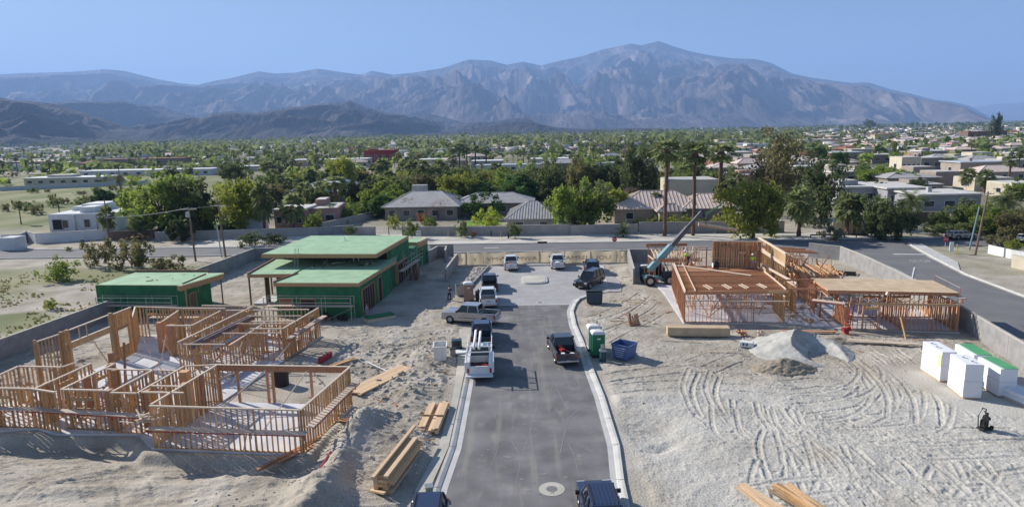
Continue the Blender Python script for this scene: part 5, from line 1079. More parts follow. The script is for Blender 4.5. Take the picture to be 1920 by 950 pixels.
for k in range(2): MB().box((-.25+.3*k, -.36, .33), (.12, .03, .2)).build('hole', M['dark'], pb_)
for i, (x, y, lb) in enumerate(((22.0,61.8,'left coil of hoses and gear in the shade before the deck house'),(23.6,61.4,'right heap of hoses and gear in the shade before the deck house'))):
    b = MB()
    for k in range(16): a = random.uniform(0, 6.28); b.tube([(x+random.uniform(-.5,.5), y+random.uniform(-.3,.3), .1+random.uniform(0,.5)), (x+random.uniform(-.5,.5), y+random.uniform(-.3,.3), .1+random.uniform(0,.6))], random.uniform(.04,.1), 6)
    tag(b.build('tool_heap', M['plank' if i else 'woodred']), lb, 'tools')
b = MB()
for k in range(12): b.tube([(18.6+.1*k, 73.6+random.uniform(-.3,.3), .1), (14.4+random.uniform(-1,1), 73.2+random.uniform(-.6,.6), .2)], .05, 5) if False else None
# ================================================================ foam blocks
M['foam'] = mat('white_foam', (.80, .80, .82), (.74, .74, .77), .8, .6, .1, 10, detail=6); M['foamg'] = mat('green_foam_top', (.10, .36, .16), (.085, .31, .14), .75, 1.5)
def foam_block(p0, p1, w, layers, top, label, scuff=False):
    """p0-p1: left near-to-far ground edge; w: width to the right"""
    a, b = Vector((*p0, 0)), Vector((*p1, 0)); d = (b-a).normalized(); nn = Vector((d.y, -d.x, 0)); L = (b-a).length; c = (a+b)/2+nn*w/2
    r = empty('foam_stack', (c.x, c.y, 0), math.atan2(d.y, d.x), label, 'foam blocks', 'foam block stacks'); z = .1
    MB().box((0, 0, .05), (L*.96, w*.9, .1)).build('pallet', M['wood'], r)
    for k, h in enumerate(layers):
        blk = MB().box((random.uniform(-.03, .03)+(top[2] if top and k == len(layers)-1 and len(top) > 2 else 0), 0, z+h/2), (L, w*(1-.02*k), h-.012)).build('foam_block', M['foam'], r, bevel=.012); z += h
    if top: MB().box((top[2] if len(top) > 2 else 0, top[1], z+.012), (L*.995, w*top[0], .024)).build('green_top', M['foamg'], r)
    return r, z
f1, z1 = foam_block((33.2, 49.3), (33.35, 52.0), 1.15, [1.2, 1.15], None, 'back left white foam stack, two blocks high')
f2, z2 = foam_block((32.8, 46.05), (33.2, 48.4), 1.25, [1.25, 1.3], None, 'front white foam stack, two blocks high, nearest the camera')
f3, z3 = foam_block((35.5, 49.05), (35.85, 51.8), 1.35, [1.15, 1.0], (.8, -.12), 'back right foam stack with a green top layer')
f4, z4 = foam_block((35.45, 46.1), (35.6, 48.75), 1.25, [1.1, 1.0], (.8, -.12, .0), 'front right foam stack with a green top layer')
for r_, z_ in ((f1, z1), (f2, z2)):   # pencil squiggles on the tops
    b = MB()
    for q in ((.3, .0), (-.6, -.2)) if r_ is f2 else ((.7, .1), (-.2, .2)):
        pts = [(q[0]+.22*math.cos(t)*(1+.3*math.sin(2*t)), q[1]+.12*math.sin(t*1.5), z_+.006) for t in np.linspace(0, 7, 18)]
        b.tube(pts, .012, 4)
    b.build('marker_scrawl', M['trim'], r_)
ym = MB().box((-1.2, .64, 1.75), (.45, .012, .9)).build('yellow_mark', mat('yellow_stain', (.72, .60, .33), (.7, .62, .4), .8), f1)
fl = empty('foam_slab', (36.7, 45.0, 0), rad(100), 'low white foam slab cut off by the right edge of the photo', 'foam blocks', 'foam block stacks'); MB().box((0, 0, .1), (3.8, 1.4, .2)).build('pallet', M['plank'], fl)
for k in range(2): MB().box((.02*k, 0, .42+.3*k-.06), (4.0, 1.5, .285)).build('foam_block', M['foam'], fl, bevel=.01)
# black machine under tarp
bt = empty('plate_compactor', (30.9, 41.1, .0), rad(20), 'small black compactor machine with upright handles on the sand at right', 'machine')
MB().box((0, 0, .08), (.75, .5, .12)).build('base_plate', M['trim'], bt, bevel=.03); MB().box((.02, 0, .42), (.42, .38, .5), .2).build('engine', M['bedliner'], bt, bevel=.05); MB().tube([(-.1, -.2, .8), (.12, -.2, .8)], .13, 10).build('fuel_tank', M['trim'], bt); MB().box((.1, .05, .82), (.3, .3, .24), .4, 0, .7).build('air_filter', M['bedliner'], bt, bevel=.03)
for y in (-.2, .2): MB().tube([(-.25, y, .15), (-.35, y, .9), (-.12, y*.6, 1.45)], .035, 6).build('handle_bar', M['trim'], bt)
MB().tube([(-.12, -.13, 1.45), (-.12, .13, 1.45)], .04, 6).build('grip', M['trim'], bt); MB().tube([(.3, .1, .5), (.5, .25, .9), (.2, .2, 1.15)], .04, 6).build('hose', M['trim'], bt)
for y in (-.3, .3): MB().tube([(.3, y-.05, .16), (.3, y+.05, .16)], .16, 12).build('wheel', M['rubber'], bt)
for k in range(3): MB().box((-.2+.2*k, -.22+.1*k, .55+.2*k), (.12, .1, .34), k).build('canvas_flap', M['bedliner'], bt)
# ================================================================ telehandler
M['teal'] = mat('teal_machine_paint', (.20, .38, .43), (.16, .31, .36), .45, 2, detail=6); M['tealdark'] = mat('dark_machine_paint', (.02, .035, .06), (.015, .025, .045), .4, 2); M['boomgrey'] = mat('boom_steel', (.13, .135, .14), (.10, .105, .11), .5, 2)
th = empty('telehandler', (19.0, 84.6, 0), rad(6), 'teal telehandler with its boom raised over the deck house', 'telehandler')
def twheel(x, y, r=.68, w=.5):
    wheel(th, x, y, r, w, 'rim'); o = [c for c in th.children if c.name.startswith('wheel')][-1]
    lug = MB()
    for k in range(18):
        t = 2*math.pi*k/18; lug.box((math.cos(t)*r, .12 if k % 2 else -.12, math.sin(t)*r), (.07, w*.45, .09))
    lug.build('tread_lug', M['rubber'], o)
for x in (-1.5, 1.15):
    for y in (-1.0, 1.0): twheel(x, y)
MB().box((0, 0, .85), (4.0, .9, .5)).build('chassis', M['teal'], th, bevel=.05); MB().box((1.15, -.75, 1.35), (1.9, .8, .85)).build('engine_cover', M['tealdark'], th, bevel=.08); MB().box((-1.5, 0, 1.05), (1.0, 1.9, .25)).build('fender', M['teal'], th, bevel=.05)
cabt = MB().box((-.15, .78, 1.75), (1.2, .75, 1.5)).build('cab', M['glass'], th, bevel=.05); MB().box((-.15, .78, 2.53), (1.3, .85, .08)).build('cab_roof', M['teal'], cabt)
for x in (-.75, .45):
    for y in (.42, 1.14): MB().beam((x, y, 1.0), (x, y, 2.5), .07, .07).build('cab_post', M['trim'], cabt)
MB().box((-.75, -.95, .7), (.35, .05, .4)).build('tail_marker', M['redstuff'], th); MB().box((-1.75, -.75, 1.25), (.3, .4, .35)).build('toolbox', M['galv'], th)
Lw = lambda p: Matrix.Rotation(-rad(6), 4, 'Z') @ (Vector(p)-Vector((19.0, 84.6, 0)))
P0, P1, P2 = Vector((17.7, 84.2, 2.0)), Vector((20.65, 85.0, 4.9)), Vector((24.8, 86.2, 9.1))
def seg(nm, p, q, w, h, m): return fixn(MB().beam(Lw(p), Lw(q), w, h).build(nm, M[m], th, bevel=.03))
seg('boom', P0, P1, .6, .8, 'teal'); seg('boom_extension', P0+(P1-P0)*.9, P1+(P2-P1)*.55, .46, .6, 'boomgrey'); seg('boom_tip', P1+(P2-P1)*.5, P2, .34, .46, 'boomgrey')
seg('boom_top_rail', P0+Vector((0, -.22, .32)), P1+Vector((0, -.22, .32)), .08, .08, 'galv'); seg('lift_cylinder', Vector((19.0, 84.4, 1.0)), P0+(P1-P0)*.55, .16, .16, 'tealdark')
seg('boom_head', P2+Vector((-.05, 0, .25)), P2+Vector((.35, .1, -.75)), .3, .35, 'tealdark'); jg = M['greenjib'] = mat('green_jib_paint', (.09, .22, .12), (.07, .18, .1), .5)
seg('jib', P2+Vector((.2, 0, -.4)), P2+Vector((2.7, .3, 1.0)), .1, .12, 'greenjib'); seg('jib', P2+Vector((.3, .2, -.7)), P2+Vector((2.7, .5, .8)), .1, .12, 'greenjib')
for k in range(6): f = k/5; seg('jib_brace', P2+Vector((.3+2.2*f, .05+.2*f, -.4+1.25*f)), P2+Vector((.3+2.2*f, .25+.2*f, -.6+1.25*f)), .04, .04, 'greenjib')
hose = MB().tube([Lw(P1+Vector((.1, -.3, .3))), Lw(P1+(P2-P1)*.5+Vector((0, -.25, .35))), Lw(P2+Vector((0, -.2, .2)))], .035, 6).build('hydraulic_hose', M['trim'], th)
# roof truss bundle hanging from the jib
tb = empty('beam_bundle', (26.2, 86.6, 6.2), 0, 'long timber bundle hanging from the telehandler boom', 'timber bundle')
tA, tB = Vector((-1.7, -.2, 1.25)), Vector((3.6, .6, .25))
for k, (dy, dz) in enumerate(((0, 0), (.16, 0), (0, -.14), (.16, -.14), (.08, .14))): piece('beam', tA+Vector((0, dy, dz)), tB+Vector((0, dy, dz)), .14, .12, 'u_'+('woodpale' if k in (0, 4) else 'wood'), M['woodpale' if k in (0, 4) else 'wood'], tb)
for f in (.12, .3, .55, .8): q = tA+(tB-tA)*f; piece('block', q+Vector((0, -.06, .1)), q+Vector((0, .24, .1)), .16, .1, 'u_white', M['white'], tb)
tag(MB().tube([(25.1, 86.3, 8.4), (25.6, 86.5, 7.3)], .03, 6).build('lifting_strap', M['trim']), 'dark lifting strap between the jib and the timber bundle', 'strap'); 
tag(MB().tube([(26.9, 86.6, 6.9), (26.6, 86.5, 6.2), (26.9, 86.6, 5.8)], .02, 5).build('tag_line', M['white']), 'pale tag line dangling below the timber bundle', 'rope')
# items in the enclosure beside the telehandler
tag(MB().tube([(17.6, 89.4, 1.45), (20.8, 89.4, 1.5)], .16, 10).build('membrane_roll', M['white'], None, True), 'white roll resting on material behind the telehandler', 'roll')
cr8 = empty('material_crate', (19.2, 89.6, 0), 0, 'dark crate of building material behind the telehandler', 'crate'); MB().box((0, 0, .65), (3.2, 1.6, 1.2)).build('load', M['slatedump'], cr8, bevel=.03)
for k in range(4): MB().box((-1.2+.8*k, -.82, .65), (.1, .04, 1.2)).build('batten', M['wood'], cr8)
# clutter in front of the green house
bs_ = empty('brown_panel_stack', (-13.6, 90.2, 0), rad(-6), 'upright reddish brown panel stack in the shade right of the green house', 'panel stack')
for k in range(6): MB().box((-.5+.2*k, .05*k, 1.15), (.17, 1.3, 2.3-.05*k)).build('panel', M['brownpost'], bs_)
pg_ = empty('panel_pile', (-14.6, 70.4, 0), rad(32), 'low pile of green topped boards by the green house corner', 'board pile')
for k in range(4): MB().box((0, .02*k, .1+.12*k), (3.2, 1.3, .11)).build('board', M['woodpale' if k < 3 else 'green'], pg_)
for i, x in enumerate((-20.3, -18.6)):
    b = MB()
    for k in range(9): b.box((x+random.uniform(-.5, .5), 70.3+random.uniform(-.2, .2), .25+random.uniform(0, .5)), (.3, .3, .4), random.uniform(0, 3))
    tag(b.build('gear_heap', M['trim']), ['left', 'right'][i]+' black gear heap under the scaffold of the green house wing', 'gear')
rd = MB()   # red ladder like stair jack in front of house B
for s in (0, .35): rd.beam((32.0+s, 61.9, .1), (33.0+s, 63.0, 3.0), .06, .09)
for k in range(10): rd.beam((32.05+.1*k, 61.95+.11*k, .25+.28*k), (32.45+.1*k, 61.95+.11*k, .25+.28*k), .1, .07)
rl = empty('red_ladder', (0, 0, 0), 0, 'red ladder leaning on the left corner of the plywood roofed wing', 'ladder'); rd.build('ladder_frame', M['redstuff'], rl)
for i, (x, y, z) in enumerate(((32.0,61.6,.3),(32.3,61.7,.6),(31.8,61.7,.55))): MB().box((x, y, z), (.35, .3, .35), i).build('red_bag', M['redstuff'], rl)
tag(MB().box((-17.0, 57.4, .3), (.3, 1.9, .5), rad(-16)).build('red_barrier', M['redstuff']), 'red plastic barrier lying behind the big timber frame', 'barrier')
tag(MB().beam((-11.4, 35.6, hgt(-11.4, 35.6)), (-11.1, 37.2, hgt(-11.1, 37.2)+.4), .1, .08).build('red_stake', M['redstuff']), 'red stake lying in shade left of the tall timber stack', 'stake')
# flat shade canopy frame on the lot behind house B
lt = empty('layout_frame', (44.2, 88.4, 0), rad(-25), 'dark lattice frame lying on the sand near the right lot wall', 'frame')
for k in range(5): piece('bar', (-2.2, -1.2+.6*k, .12), (2.2, -1.2+.6*k, .12), .12, .1, 'u_trim', M['trim'], lt)
for k in range(4): piece('bar', (-2.2+1.45*k, -1.3, .2), (-2.2+1.45*k, 1.3, .2), .1, .08, 'u_trim', M['trim'], lt)
# white hydrant like marker beside the side road wall, transformer
wp = empty('white_standpipe', (48.6, 79.0, 0), 0, 'white standpipe rising above the lot wall behind the plywood roof', 'standpipe'); MB().tube([(0, 0, 0), (.1, 0, 1.8), (.22, 0, 2.7)], .13, 10).build('pipe', M['white'], wp); 
for k in range(3): MB().box((.3, 0, 1.7+.35*k), (.3, .12, .06)).build('step', M['galv'], wp)
ub = empty('utility_cabinet', (-4.9, 34.2, .1), .2, 'small green utility box at the bottom edge left of the street', 'utility box'); MB().box((0, 0, .3), (.4, .4, .5)).build('box', mat('pale_green_box', (.22, .36, .28)), ub, bevel=.04); MB().box((0, 0, .57), (.46, .46, .06)).build('lid', M['galv'], ub)
# ================================================================ people
def person(loc, rz, label, shirt, trousers, hat=None, pose='stand'):
    r = empty('person', loc, rz, label, 'person')
    lean = .55 if pose == 'bend' else .06
    hip = Vector((0, 0, .92)); sh = hip+Vector((0, math.sin(lean)*.5, math.cos(lean)*.5)); nk = sh+Vector((0, math.sin(lean)*.09, math.cos(lean)*.09)); hd = nk+Vector((0, .05+math.sin(lean)*.1, .17))
    J = {'pel': (hip, .135), 'belly': (hip+(sh-hip)*.5, .14), 'chest': (sh-(sh-hip)*.12, .155), 'neck': (nk, .06), 'head': (hd, .095), 'crown': (hd+Vector((0, .01, .09)), .085)}
    E = [('pel', 'belly'), ('belly', 'chest'), ('chest', 'neck'), ('neck', 'head'), ('head', 'crown')]
    for s, n_ in ((-1, 'r'), (1, 'l')):
        st_ = .12 if pose == 'walk' else .03; f = s*st_
        J.update({n_+'hip': (hip+Vector((s*.10, 0, -.06)), .095), n_+'knee': (Vector((s*.13, f+.03, .50)), .062), n_+'ank': (Vector((s*.14, f-.02, .09)), .042), n_+'toe': (Vector((s*.16, f+.16, .04)), .035),
                  n_+'sh': (sh+Vector((s*.18, 0, -.02)), .065), n_+'elb': (sh+Vector((s*.27, .06+.2*(pose != 'stand'), -.27)), .045), n_+'wr': (sh+Vector((s*.22, .24+.2*(pose != 'stand'), -.42)), .032), n_+'hand': (sh+Vector((s*.2, .30+.22*(pose != 'stand'), -.48)), .038)})
        E += [('pel', n_+'hip'), (n_+'hip', n_+'knee'), (n_+'knee', n_+'ank'), (n_+'ank', n_+'toe'), ('chest', n_+'sh'), (n_+'sh', n_+'elb'), (n_+'elb', n_+'wr'), (n_+'wr', n_+'hand')]
    def skin(name, keys, edges, grow, m):
        keys = list(keys); ix = {k: i for i, k in enumerate(keys)}; me = bpy.data.meshes.new(name); me.from_pydata([J[k][0] for k in keys], [(ix[a], ix[b]) for a, b in edges], []); me.materials.append(m)
        o = bpy.data.objects.new(name, me); link(o, r); sk = o.modifiers.new('skin', 'SKIN')
        for i, k in enumerate(keys): me.skin_vertices[0].data[i].radius = (J[k][1]+grow,)*2
        me.skin_vertices[0].data[0].use_root = True; o.modifiers.new('sub', 'SUBSURF').render_levels = 1; return o
    body = skin('body', J, E, 0, M['skin'])
    up = ['pel', 'belly', 'chest', 'rsh', 'relb', 'lsh', 'lelb']; skin('shirt', up, [e for e in E if e[0] in up and e[1] in up], .022, M[shirt])
    lo = ['pel', 'rhip', 'rknee', 'rank', 'lhip', 'lknee', 'lank']; skin('trousers', lo, [e for e in E if e[0] in lo and e[1] in lo], .024, M[trousers])
    for s in (-1, 1):
        MB().box((s*.155, s*(.12 if pose == 'walk' else .03)+.06, .05), (.11, .29, .1), 0, 0, .8).build('shoe', M['trim'], r, bevel=.02)
        hc = J[('r' if s < 0 else 'l')+'hand'][0]
        for k in range(4): MB().tube([hc+Vector((-.03+.02*k, .02, -.01)), hc+Vector((-.035+.022*k, .06, -.05)), hc+Vector((-.035+.022*k, .06, -.09+.008*abs(k-1.5)))], .009, 5).build('finger', M['skin'], body)
        MB().tube([hc+Vector((-s*.03, .01, 0)), hc+Vector((-s*.055, .04, -.04))], .01, 5).build('thumb', M['skin'], body)
        MB().box(tuple(hd+Vector((s*.035, .09, .02))), (.018, .012, .012)).build('eye', M['trim'], body)
    MB().beam(hd+Vector((0, .09, .02)), hd+Vector((0, .115, -.02)), .02, .02).build('nose', M['skin'], body); MB().box(tuple(hd+Vector((0, .092, -.045))), (.045, .012, .01)).build('mouth', M['tail'], body)
    c = hd+Vector((0, 0, .06))
    if hat:
        b = MB(); V, F = loft([[(c.x+math.cos(t)*a, c.y+math.sin(t)*a*1.15, c.z+z) for t in np.linspace(0, 6.283, 13)[:-1]] for a, z in ((.165, -.02), (.125, 0), (.12, .07), (.075, .125), (.02, .14))]); mesh_obj('hard_hat', V, F, M[hat], r, True)
    else:
        V, F = loft([[(c.x+math.cos(t)*a, c.y-.02+math.sin(t)*a*1.1, c.z+z) for t in np.linspace(0, 6.283, 13)[:-1]] for a, z in ((.105, -.05), (.112, 0), (.1, .06), (.03, .1))]); mesh_obj('hair', V, F, M['trim'], r, True)
    return r
M['skin'] = mat('skin', (.42, .26, .19), (.38, .23, .165), .6); M['hivis'] = mat('hi_vis_fabric', (.45, .80, .06), (.40, .72, .05), .7); M['jeans'] = mat('grey_work_trousers', (.33, .33, .35), (.25, .25, .28), .9); M['lilac'] = mat('lilac_shirt', (.40, .34, .60), (.34, .29, .52), .85); M['hatw'] = mat('white_helmet', (.8, .8, .76), (.75, .75, .7), .4); M['darkcloth'] = mat('dark_cloth', (.03, .035, .06), (.025, .03, .05), .9)
person((28.4, 77.2, 3.34), rad(160), 'worker in a lime hi vis shirt standing at the back of the deck', 'hivis', 'jeans', 'hatw'); person((21.7, 80.6, 3.34), rad(70), 'worker in a pale lime vest bending over the left end of the deck', 'hivis', 'darkcloth', 'hatw', 'bend')
person((-16.1, 70.9, .0), rad(-90), 'person in a lilac shirt standing at the green house corner', 'lilac', 'jeans'); person((-7.7, 78.4, .05), rad(-60), 'person in dark clothes walking in the shade behind the brown toilet', 'darkcloth', 'darkcloth', None, 'walk')
person((27.6, 80.0, 5.55), rad(180), 'worker seen only from the shoulders above the tall brown wall', 'darkcloth', 'darkcloth', 'hatw') if False else None
dr = empty('compressor', (24.3, 78.0, 3.34), 0, 'round white and black compressor on the back edge of the deck', 'compressor'); MB().tube([(-.35, 0, .38), (.35, 0, .38)], .36, 14).build('tank', M['trim'], dr, True); MB().tube([(-.38, 0, .38), (-.352, 0, .38)], .3, 14).build('end_cap', M['white'], dr); MB().box((0, 0, .8), (.4, .3, .2)).build('motor', M['bedliner'], dr)
def P2(x, y): return 960+1250*x/(y*cp+CAMH*sp)
# ================================================================ vegetation prototypes (unit height; shared by every copy)
def leafmat(name, c, c2, trans=.48, rnd=.22):
    m, n, l, b = newmat(name); b.inputs['Roughness'].default_value = .7; b.inputs['Specular IOR Level'].default_value = .25
    geo = n.new('ShaderNodeNewGeometry'); no = n.new('ShaderNodeTexNoise'); no.inputs['Scale'].default_value = .9; no.inputs['Detail'].default_value = 3; l.new(geo.outputs['Position'], no.inputs['Vector'])
    r = n.new('ShaderNodeValToRGB'); l.new(no.outputs['Fac'], r.inputs[0]); r.color_ramp.elements[0].position = .35; r.color_ramp.elements[1].position = .65; r.color_ramp.elements[0].color = (*c2, 1); r.color_ramp.elements[1].color = (*c, 1)
    oi = n.new('ShaderNodeObjectInfo'); hs = n.new('ShaderNodeHueSaturation'); mr = n.new('ShaderNodeMapRange'); mr.inputs[3].default_value = 1-rnd; mr.inputs[4].default_value = 1+rnd
    l.new(oi.outputs['Random'], mr.inputs[0]); l.new(mr.outputs[0], hs.inputs['Value']); l.new(r.outputs[0], hs.inputs['Color'])
    l.new(hs.outputs[0], b.inputs['Base Color']); tr = n.new('ShaderNodeBsdfTranslucent'); l.new(hs.outputs[0], tr.inputs[0]); mx = n.new('ShaderNodeMixShader'); mx.inputs[0].default_value = trans
    l.new(b.outputs[0], mx.inputs[1]); l.new(tr.outputs[0], mx.inputs[2]); l.new(mx.outputs[0], n['Material Output'].inputs['Surface']); return m
LM = {'bright': leafmat('bright_leaves', (0.288, 0.360, 0.066), (0.156, 0.216, 0.042)), 'dark': leafmat('dark_leaves', (0.120, 0.150, 0.054), (0.066, 0.090, 0.034)), 'mid': leafmat('mid_leaves', (0.204, 0.246, 0.084), (0.108, 0.144, 0.050)),
      'yellow': leafmat('yellow_green_leaves', (0.372, 0.384, 0.066), (0.228, 0.264, 0.054)), 'olive': leafmat('olive_leaves', (0.264, 0.240, 0.102), (0.156, 0.144, 0.066)), 'grey': leafmat('grey_leaves', (.24, .25, .17), (.15, .16, .11)),
      'palm': leafmat('palm_fronds', (0.288, 0.324, 0.138), (0.150, 0.180, 0.072)), 'brown': leafmat('dry_twigs', (.27, .19, .12), (.18, .12, .08)), 'rust': leafmat('rust_leaves', (.38, .16, .08), (.27, .12, .065)), 'lime': leafmat('lime_leaves', (.42, .46, .05), (.26, .34, .05)), 'deep': leafmat('deep_green_leaves', (0.090, 0.168, 0.038), (0.048, 0.096, 0.026)), 'mauve': leafmat('mauve_twigs', (.32, .2, .2), (.22, .14, .14))}
M['bark'] = mat('tree_bark', (.16, .11, .075), (.10, .07, .05), .95, 3); M['palmbark'] = mat('palm_trunk', (.17, .10, .07), (.11, .065, .045), .95, 5, stretch=(1, 1, 5))
def crown_mesh(name, seed, m, nc=46, nl=46, ls=.042, rx=.55, z0=.22, shell=.62, flat=1., lumps=5, droop=0.):
    rs = np.random.RandomState(seed); lob = rs.randn(lumps, 3)*np.array([.5, .5, .35]); lob[:, 2] *= .7; lr = rs.uniform(.45, .8, lumps)
    C = []
    while len(C) < nc:
        k = rs.randint(lumps+1); d = rs.randn(3); d /= np.linalg.norm(d)
        c = d*(shell+(1-shell)*rs.rand())*(1 if k == lumps else lr[k])+(0 if k == lumps else lob[k]*.75)
        if np.linalg.norm(c) < 1.18: C.append(c)
    C = np.array(C); P = []; N = nc*nl
    cc = np.repeat(C, nl, 0); r_ = rs.randn(N, 3); r_ /= np.linalg.norm(r_, axis=1)[:, None]; P = cc+r_*(rs.rand(N, 1)**.5)*rs.uniform(.16, .3, (nc, 1)).repeat(nl, 0).reshape(N, 1)
    P = P*np.array([rx, rx, (1-z0)/2*flat]); P[:, 2] += z0+(1-z0)/2
    for ax, a0, a1 in ((0, -rx, rx), (1, -rx, rx), (2, z0, 1.)): q0, q1 = np.percentile(P[:, ax], [1.5, 98.5]); P[:, ax] = a0+(P[:, ax]-q0)/(q1-q0)*(a1-a0)
    if droop: P[:, 2] -= droop*(np.hypot(P[:, 0], P[:, 1])/rx)**2*rs.rand(N)
    a = rs.randn(N, 3); a /= np.linalg.norm(a, axis=1)[:, None]; b = np.cross(a, rs.randn(N, 3)); b /= np.linalg.norm(b, axis=1)[:, None]; s = ls*rs.uniform(.6, 1.5, (N, 1))
    V = np.stack([P-a*s, P+b*s*.55, P+a*s, P-b*s*.55], 1).reshape(-1, 3); me = bpy.data.meshes.new(name)
    me.vertices.add(len(V)); me.vertices.foreach_set('co', V.astype(np.float32).ravel()); me.loops.add(4*N); me.loops.foreach_set('vertex_index', np.arange(4*N)); me.polygons.add(N); me.polygons.foreach_set('loop_start', np.arange(0, 4*N, 4)); me.update(calc_edges=True); me.materials.append(m); return me
def trunk_mesh(name, seed, r=.028, fork=.28, nb=6, top=.72, spread=.34):
    rs = random.Random(seed); b = MB(); b.tube([(0, 0, -.03), (.01, 0, fork*.6), (.0, .01, fork)], [r*1.3, r, r*.85], 8)
    for i in range(nb):
        a = i*6.28/nb+rs.uniform(-.3, .3); s = spread*rs.uniform(.6, 1.1); m_ = (math.cos(a)*s*.45, math.sin(a)*s*.45, fork+(top-fork)*.45); e = (math.cos(a)*s, math.sin(a)*s, top*rs.uniform(.85, 1.1)); b.tube([(0, 0, fork*.9), m_, e], [r*.6, r*.4, r*.14], 5)
        b.tube([m_, (e[0]*1.2, e[1]*.6, e[2]*.9)], [r*.3, r*.08], 4)
    me = bpy.data.meshes.new(name); me.from_pydata(b.v, [], b.f); me.materials.append(M['bark']); return me
def palm_crown(name, seed, m, nf=44, R=.16, z=.93, fan=True, seg=4, wid=.35, down=1.1, thr=.0):
    rs = np.random.RandomState(seed); V = []; F = []
    for i in range(nf):
        az = i*2.399+rs.uniform(-.2, .2); el = rs.uniform(-down, 1.35); L = R*rs.uniform(.8, 1.12); d = np.array([math.cos(az)*math.cos(el), math.sin(az)*math.cos(el), math.sin(el)]); side = np.array([-math.sin(az), math.cos(az), 0])
        if fan:
            up = np.cross(side, d); o = np.array([0, 0, z]); hub = o+d*L*.45; k0 = len(V); V.append(tuple(hub)); nb = 9
            V.append(tuple(o)); V.append(tuple(o+side*L*.02)); F.append((k0, k0+1, k0+2))
            for j in range(nb):
                t = (j/(nb-1)-.5)*2.6; rr = L*.62*(1 if j % 2 == 0 else .55); tip = hub+(d*math.cos(t)+side*math.sin(t))*rr-np.array([0, 0, 1])*rr*.28*(1 if j % 2 == 0 else .3)+up*.05*L*rs.randn(); V.append(tuple(tip))
            for j in range(nb-1): F.append((k0, k0+3+j, k0+4+j))
        else:
            p = np.array([0, 0, z]); dd = d.copy(); pts = [p]
            for j in range(seg): p = p+dd*L/seg; dd = dd-np.array([0, 0, .34]); dd /= np.linalg.norm(dd); pts.append(p)
            for j in range(seg):
                w0 = L*wid*.22*(1-(j/seg)**2*.75); a, b = pts[j], pts[j+1]
                for s in (-1, 1):
                    for q in range(3):
                        f0 = q/3; c = a+(b-a)*f0; c2 = a+(b-a)*(f0+.26); k0 = len(V); V += [tuple(c), tuple(c2), tuple((c+c2)/2+side*s*w0*1.5+dd*L*.07-np.array([0, 0, w0*.5]))]; F.append((k0, k0+1, k0+2))
    me = bpy.data.meshes.new(name); me.from_pydata(V, [], F); me.materials.append(m); return me
def palm_trunk(name, r=.02, top=.93, skirt=0., fat=1.25, n=10):
    b = MB(); Z = np.linspace(-.01, top, n); b.tube([(.006*math.sin(z*5), .004*math.cos(z*4), z) for z in Z], [r*(fat if i < 2 else 1)*(1.12 if i % 2 else .96) for i in range(n)], 9)
    if skirt: b.tube([(0, 0, top-skirt), (0, 0, top-skirt*.5), (0, 0, top)], [r*1.3, r*2.6, r*1.6], 10)
    me = bpy.data.meshes.new(name); me.from_pydata(b.v, [], b.f); me.materials.append(M['palmbark']); return me
T1, T2, T3 = trunk_mesh('tree_trunk', 1), trunk_mesh('tree_trunk', 2, .034, .34, 8, .8), trunk_mesh('shrub_stem', 3, .02, .1, 6, .6, .3)
KIND = {}
def kind(k, crown, trunk, w=1.): KIND[k] = (crown, trunk, w)
for c_ in ('bright', 'yellow', 'mid', 'dark', 'olive', 'deep'): kind('round_'+c_, crown_mesh('crown_mesh', len(KIND)+3, LM[c_], 70, 72, .037, .52, .08), T1); kind('wide_'+c_, crown_mesh('crown_mesh', len(KIND)+13, LM[c_], 78, 74, .036, .62, .12, lumps=7, shell=.5), T2)
kind('weep_dark', crown_mesh('crown_mesh', 61, LM['dark'], 64, 60, .032, .42, .08, droop=.12), T1); kind('weep_mid', crown_mesh('crown_mesh', 62, LM['mid'], 60, 60, .032, .5, .12, droop=.14), T1); kind('airy_olive', crown_mesh('crown_mesh', 63, LM['olive'], 70, 56, .024, .54, .18, shell=.4, lumps=8), T2); kind('dome_deep', crown_mesh('crown_mesh', 64, LM['deep'], 70, 60, .034, .62, .02, lumps=2, shell=.85), T3)
kind('twig_mauve', crown_mesh('crown_mesh', 71, LM['mauve'], 30, 20, .02, .5, .2, shell=.3), T3)
for c_ in ('mid', 'bright', 'olive', 'grey', 'rust', 'lime', 'yellow', 'brown', 'dark'): kind('bush_'+c_, crown_mesh('crown_mesh', len(KIND)+83, LM[c_], 36, 44, .05, .62, -.02, shell=.6), T3)
kind('palm_fan', palm_crown('palm_crown', 5, LM['palm'], 64, .42, .66, down=1.2), palm_trunk('palm_trunk', .045, .66, .12)); kind('palm_tall', palm_crown('palm_crown', 6, LM['palm'], 46, .17, .92, down=.9), palm_trunk('palm_trunk', .018, .93, .10, 1.2, 14))
kind('palm_mid', palm_crown('palm_crown', 7, LM['palm'], 46, .22, .82, down=1.1), palm_trunk('palm_trunk', .024, .82, .1)); kind('palm_date', palm_crown('palm_crown', 8, LM['palm'], 46, .48, .6, fan=False, seg=5, wid=1., down=.5), palm_trunk('palm_trunk', .04, .6, 0)); kind('agave', palm_crown('palm_crown', 9, LM['palm'], 40, .7, .2, fan=False, seg=3, wid=.7, down=.1), palm_trunk('palm_trunk', .08, .2))
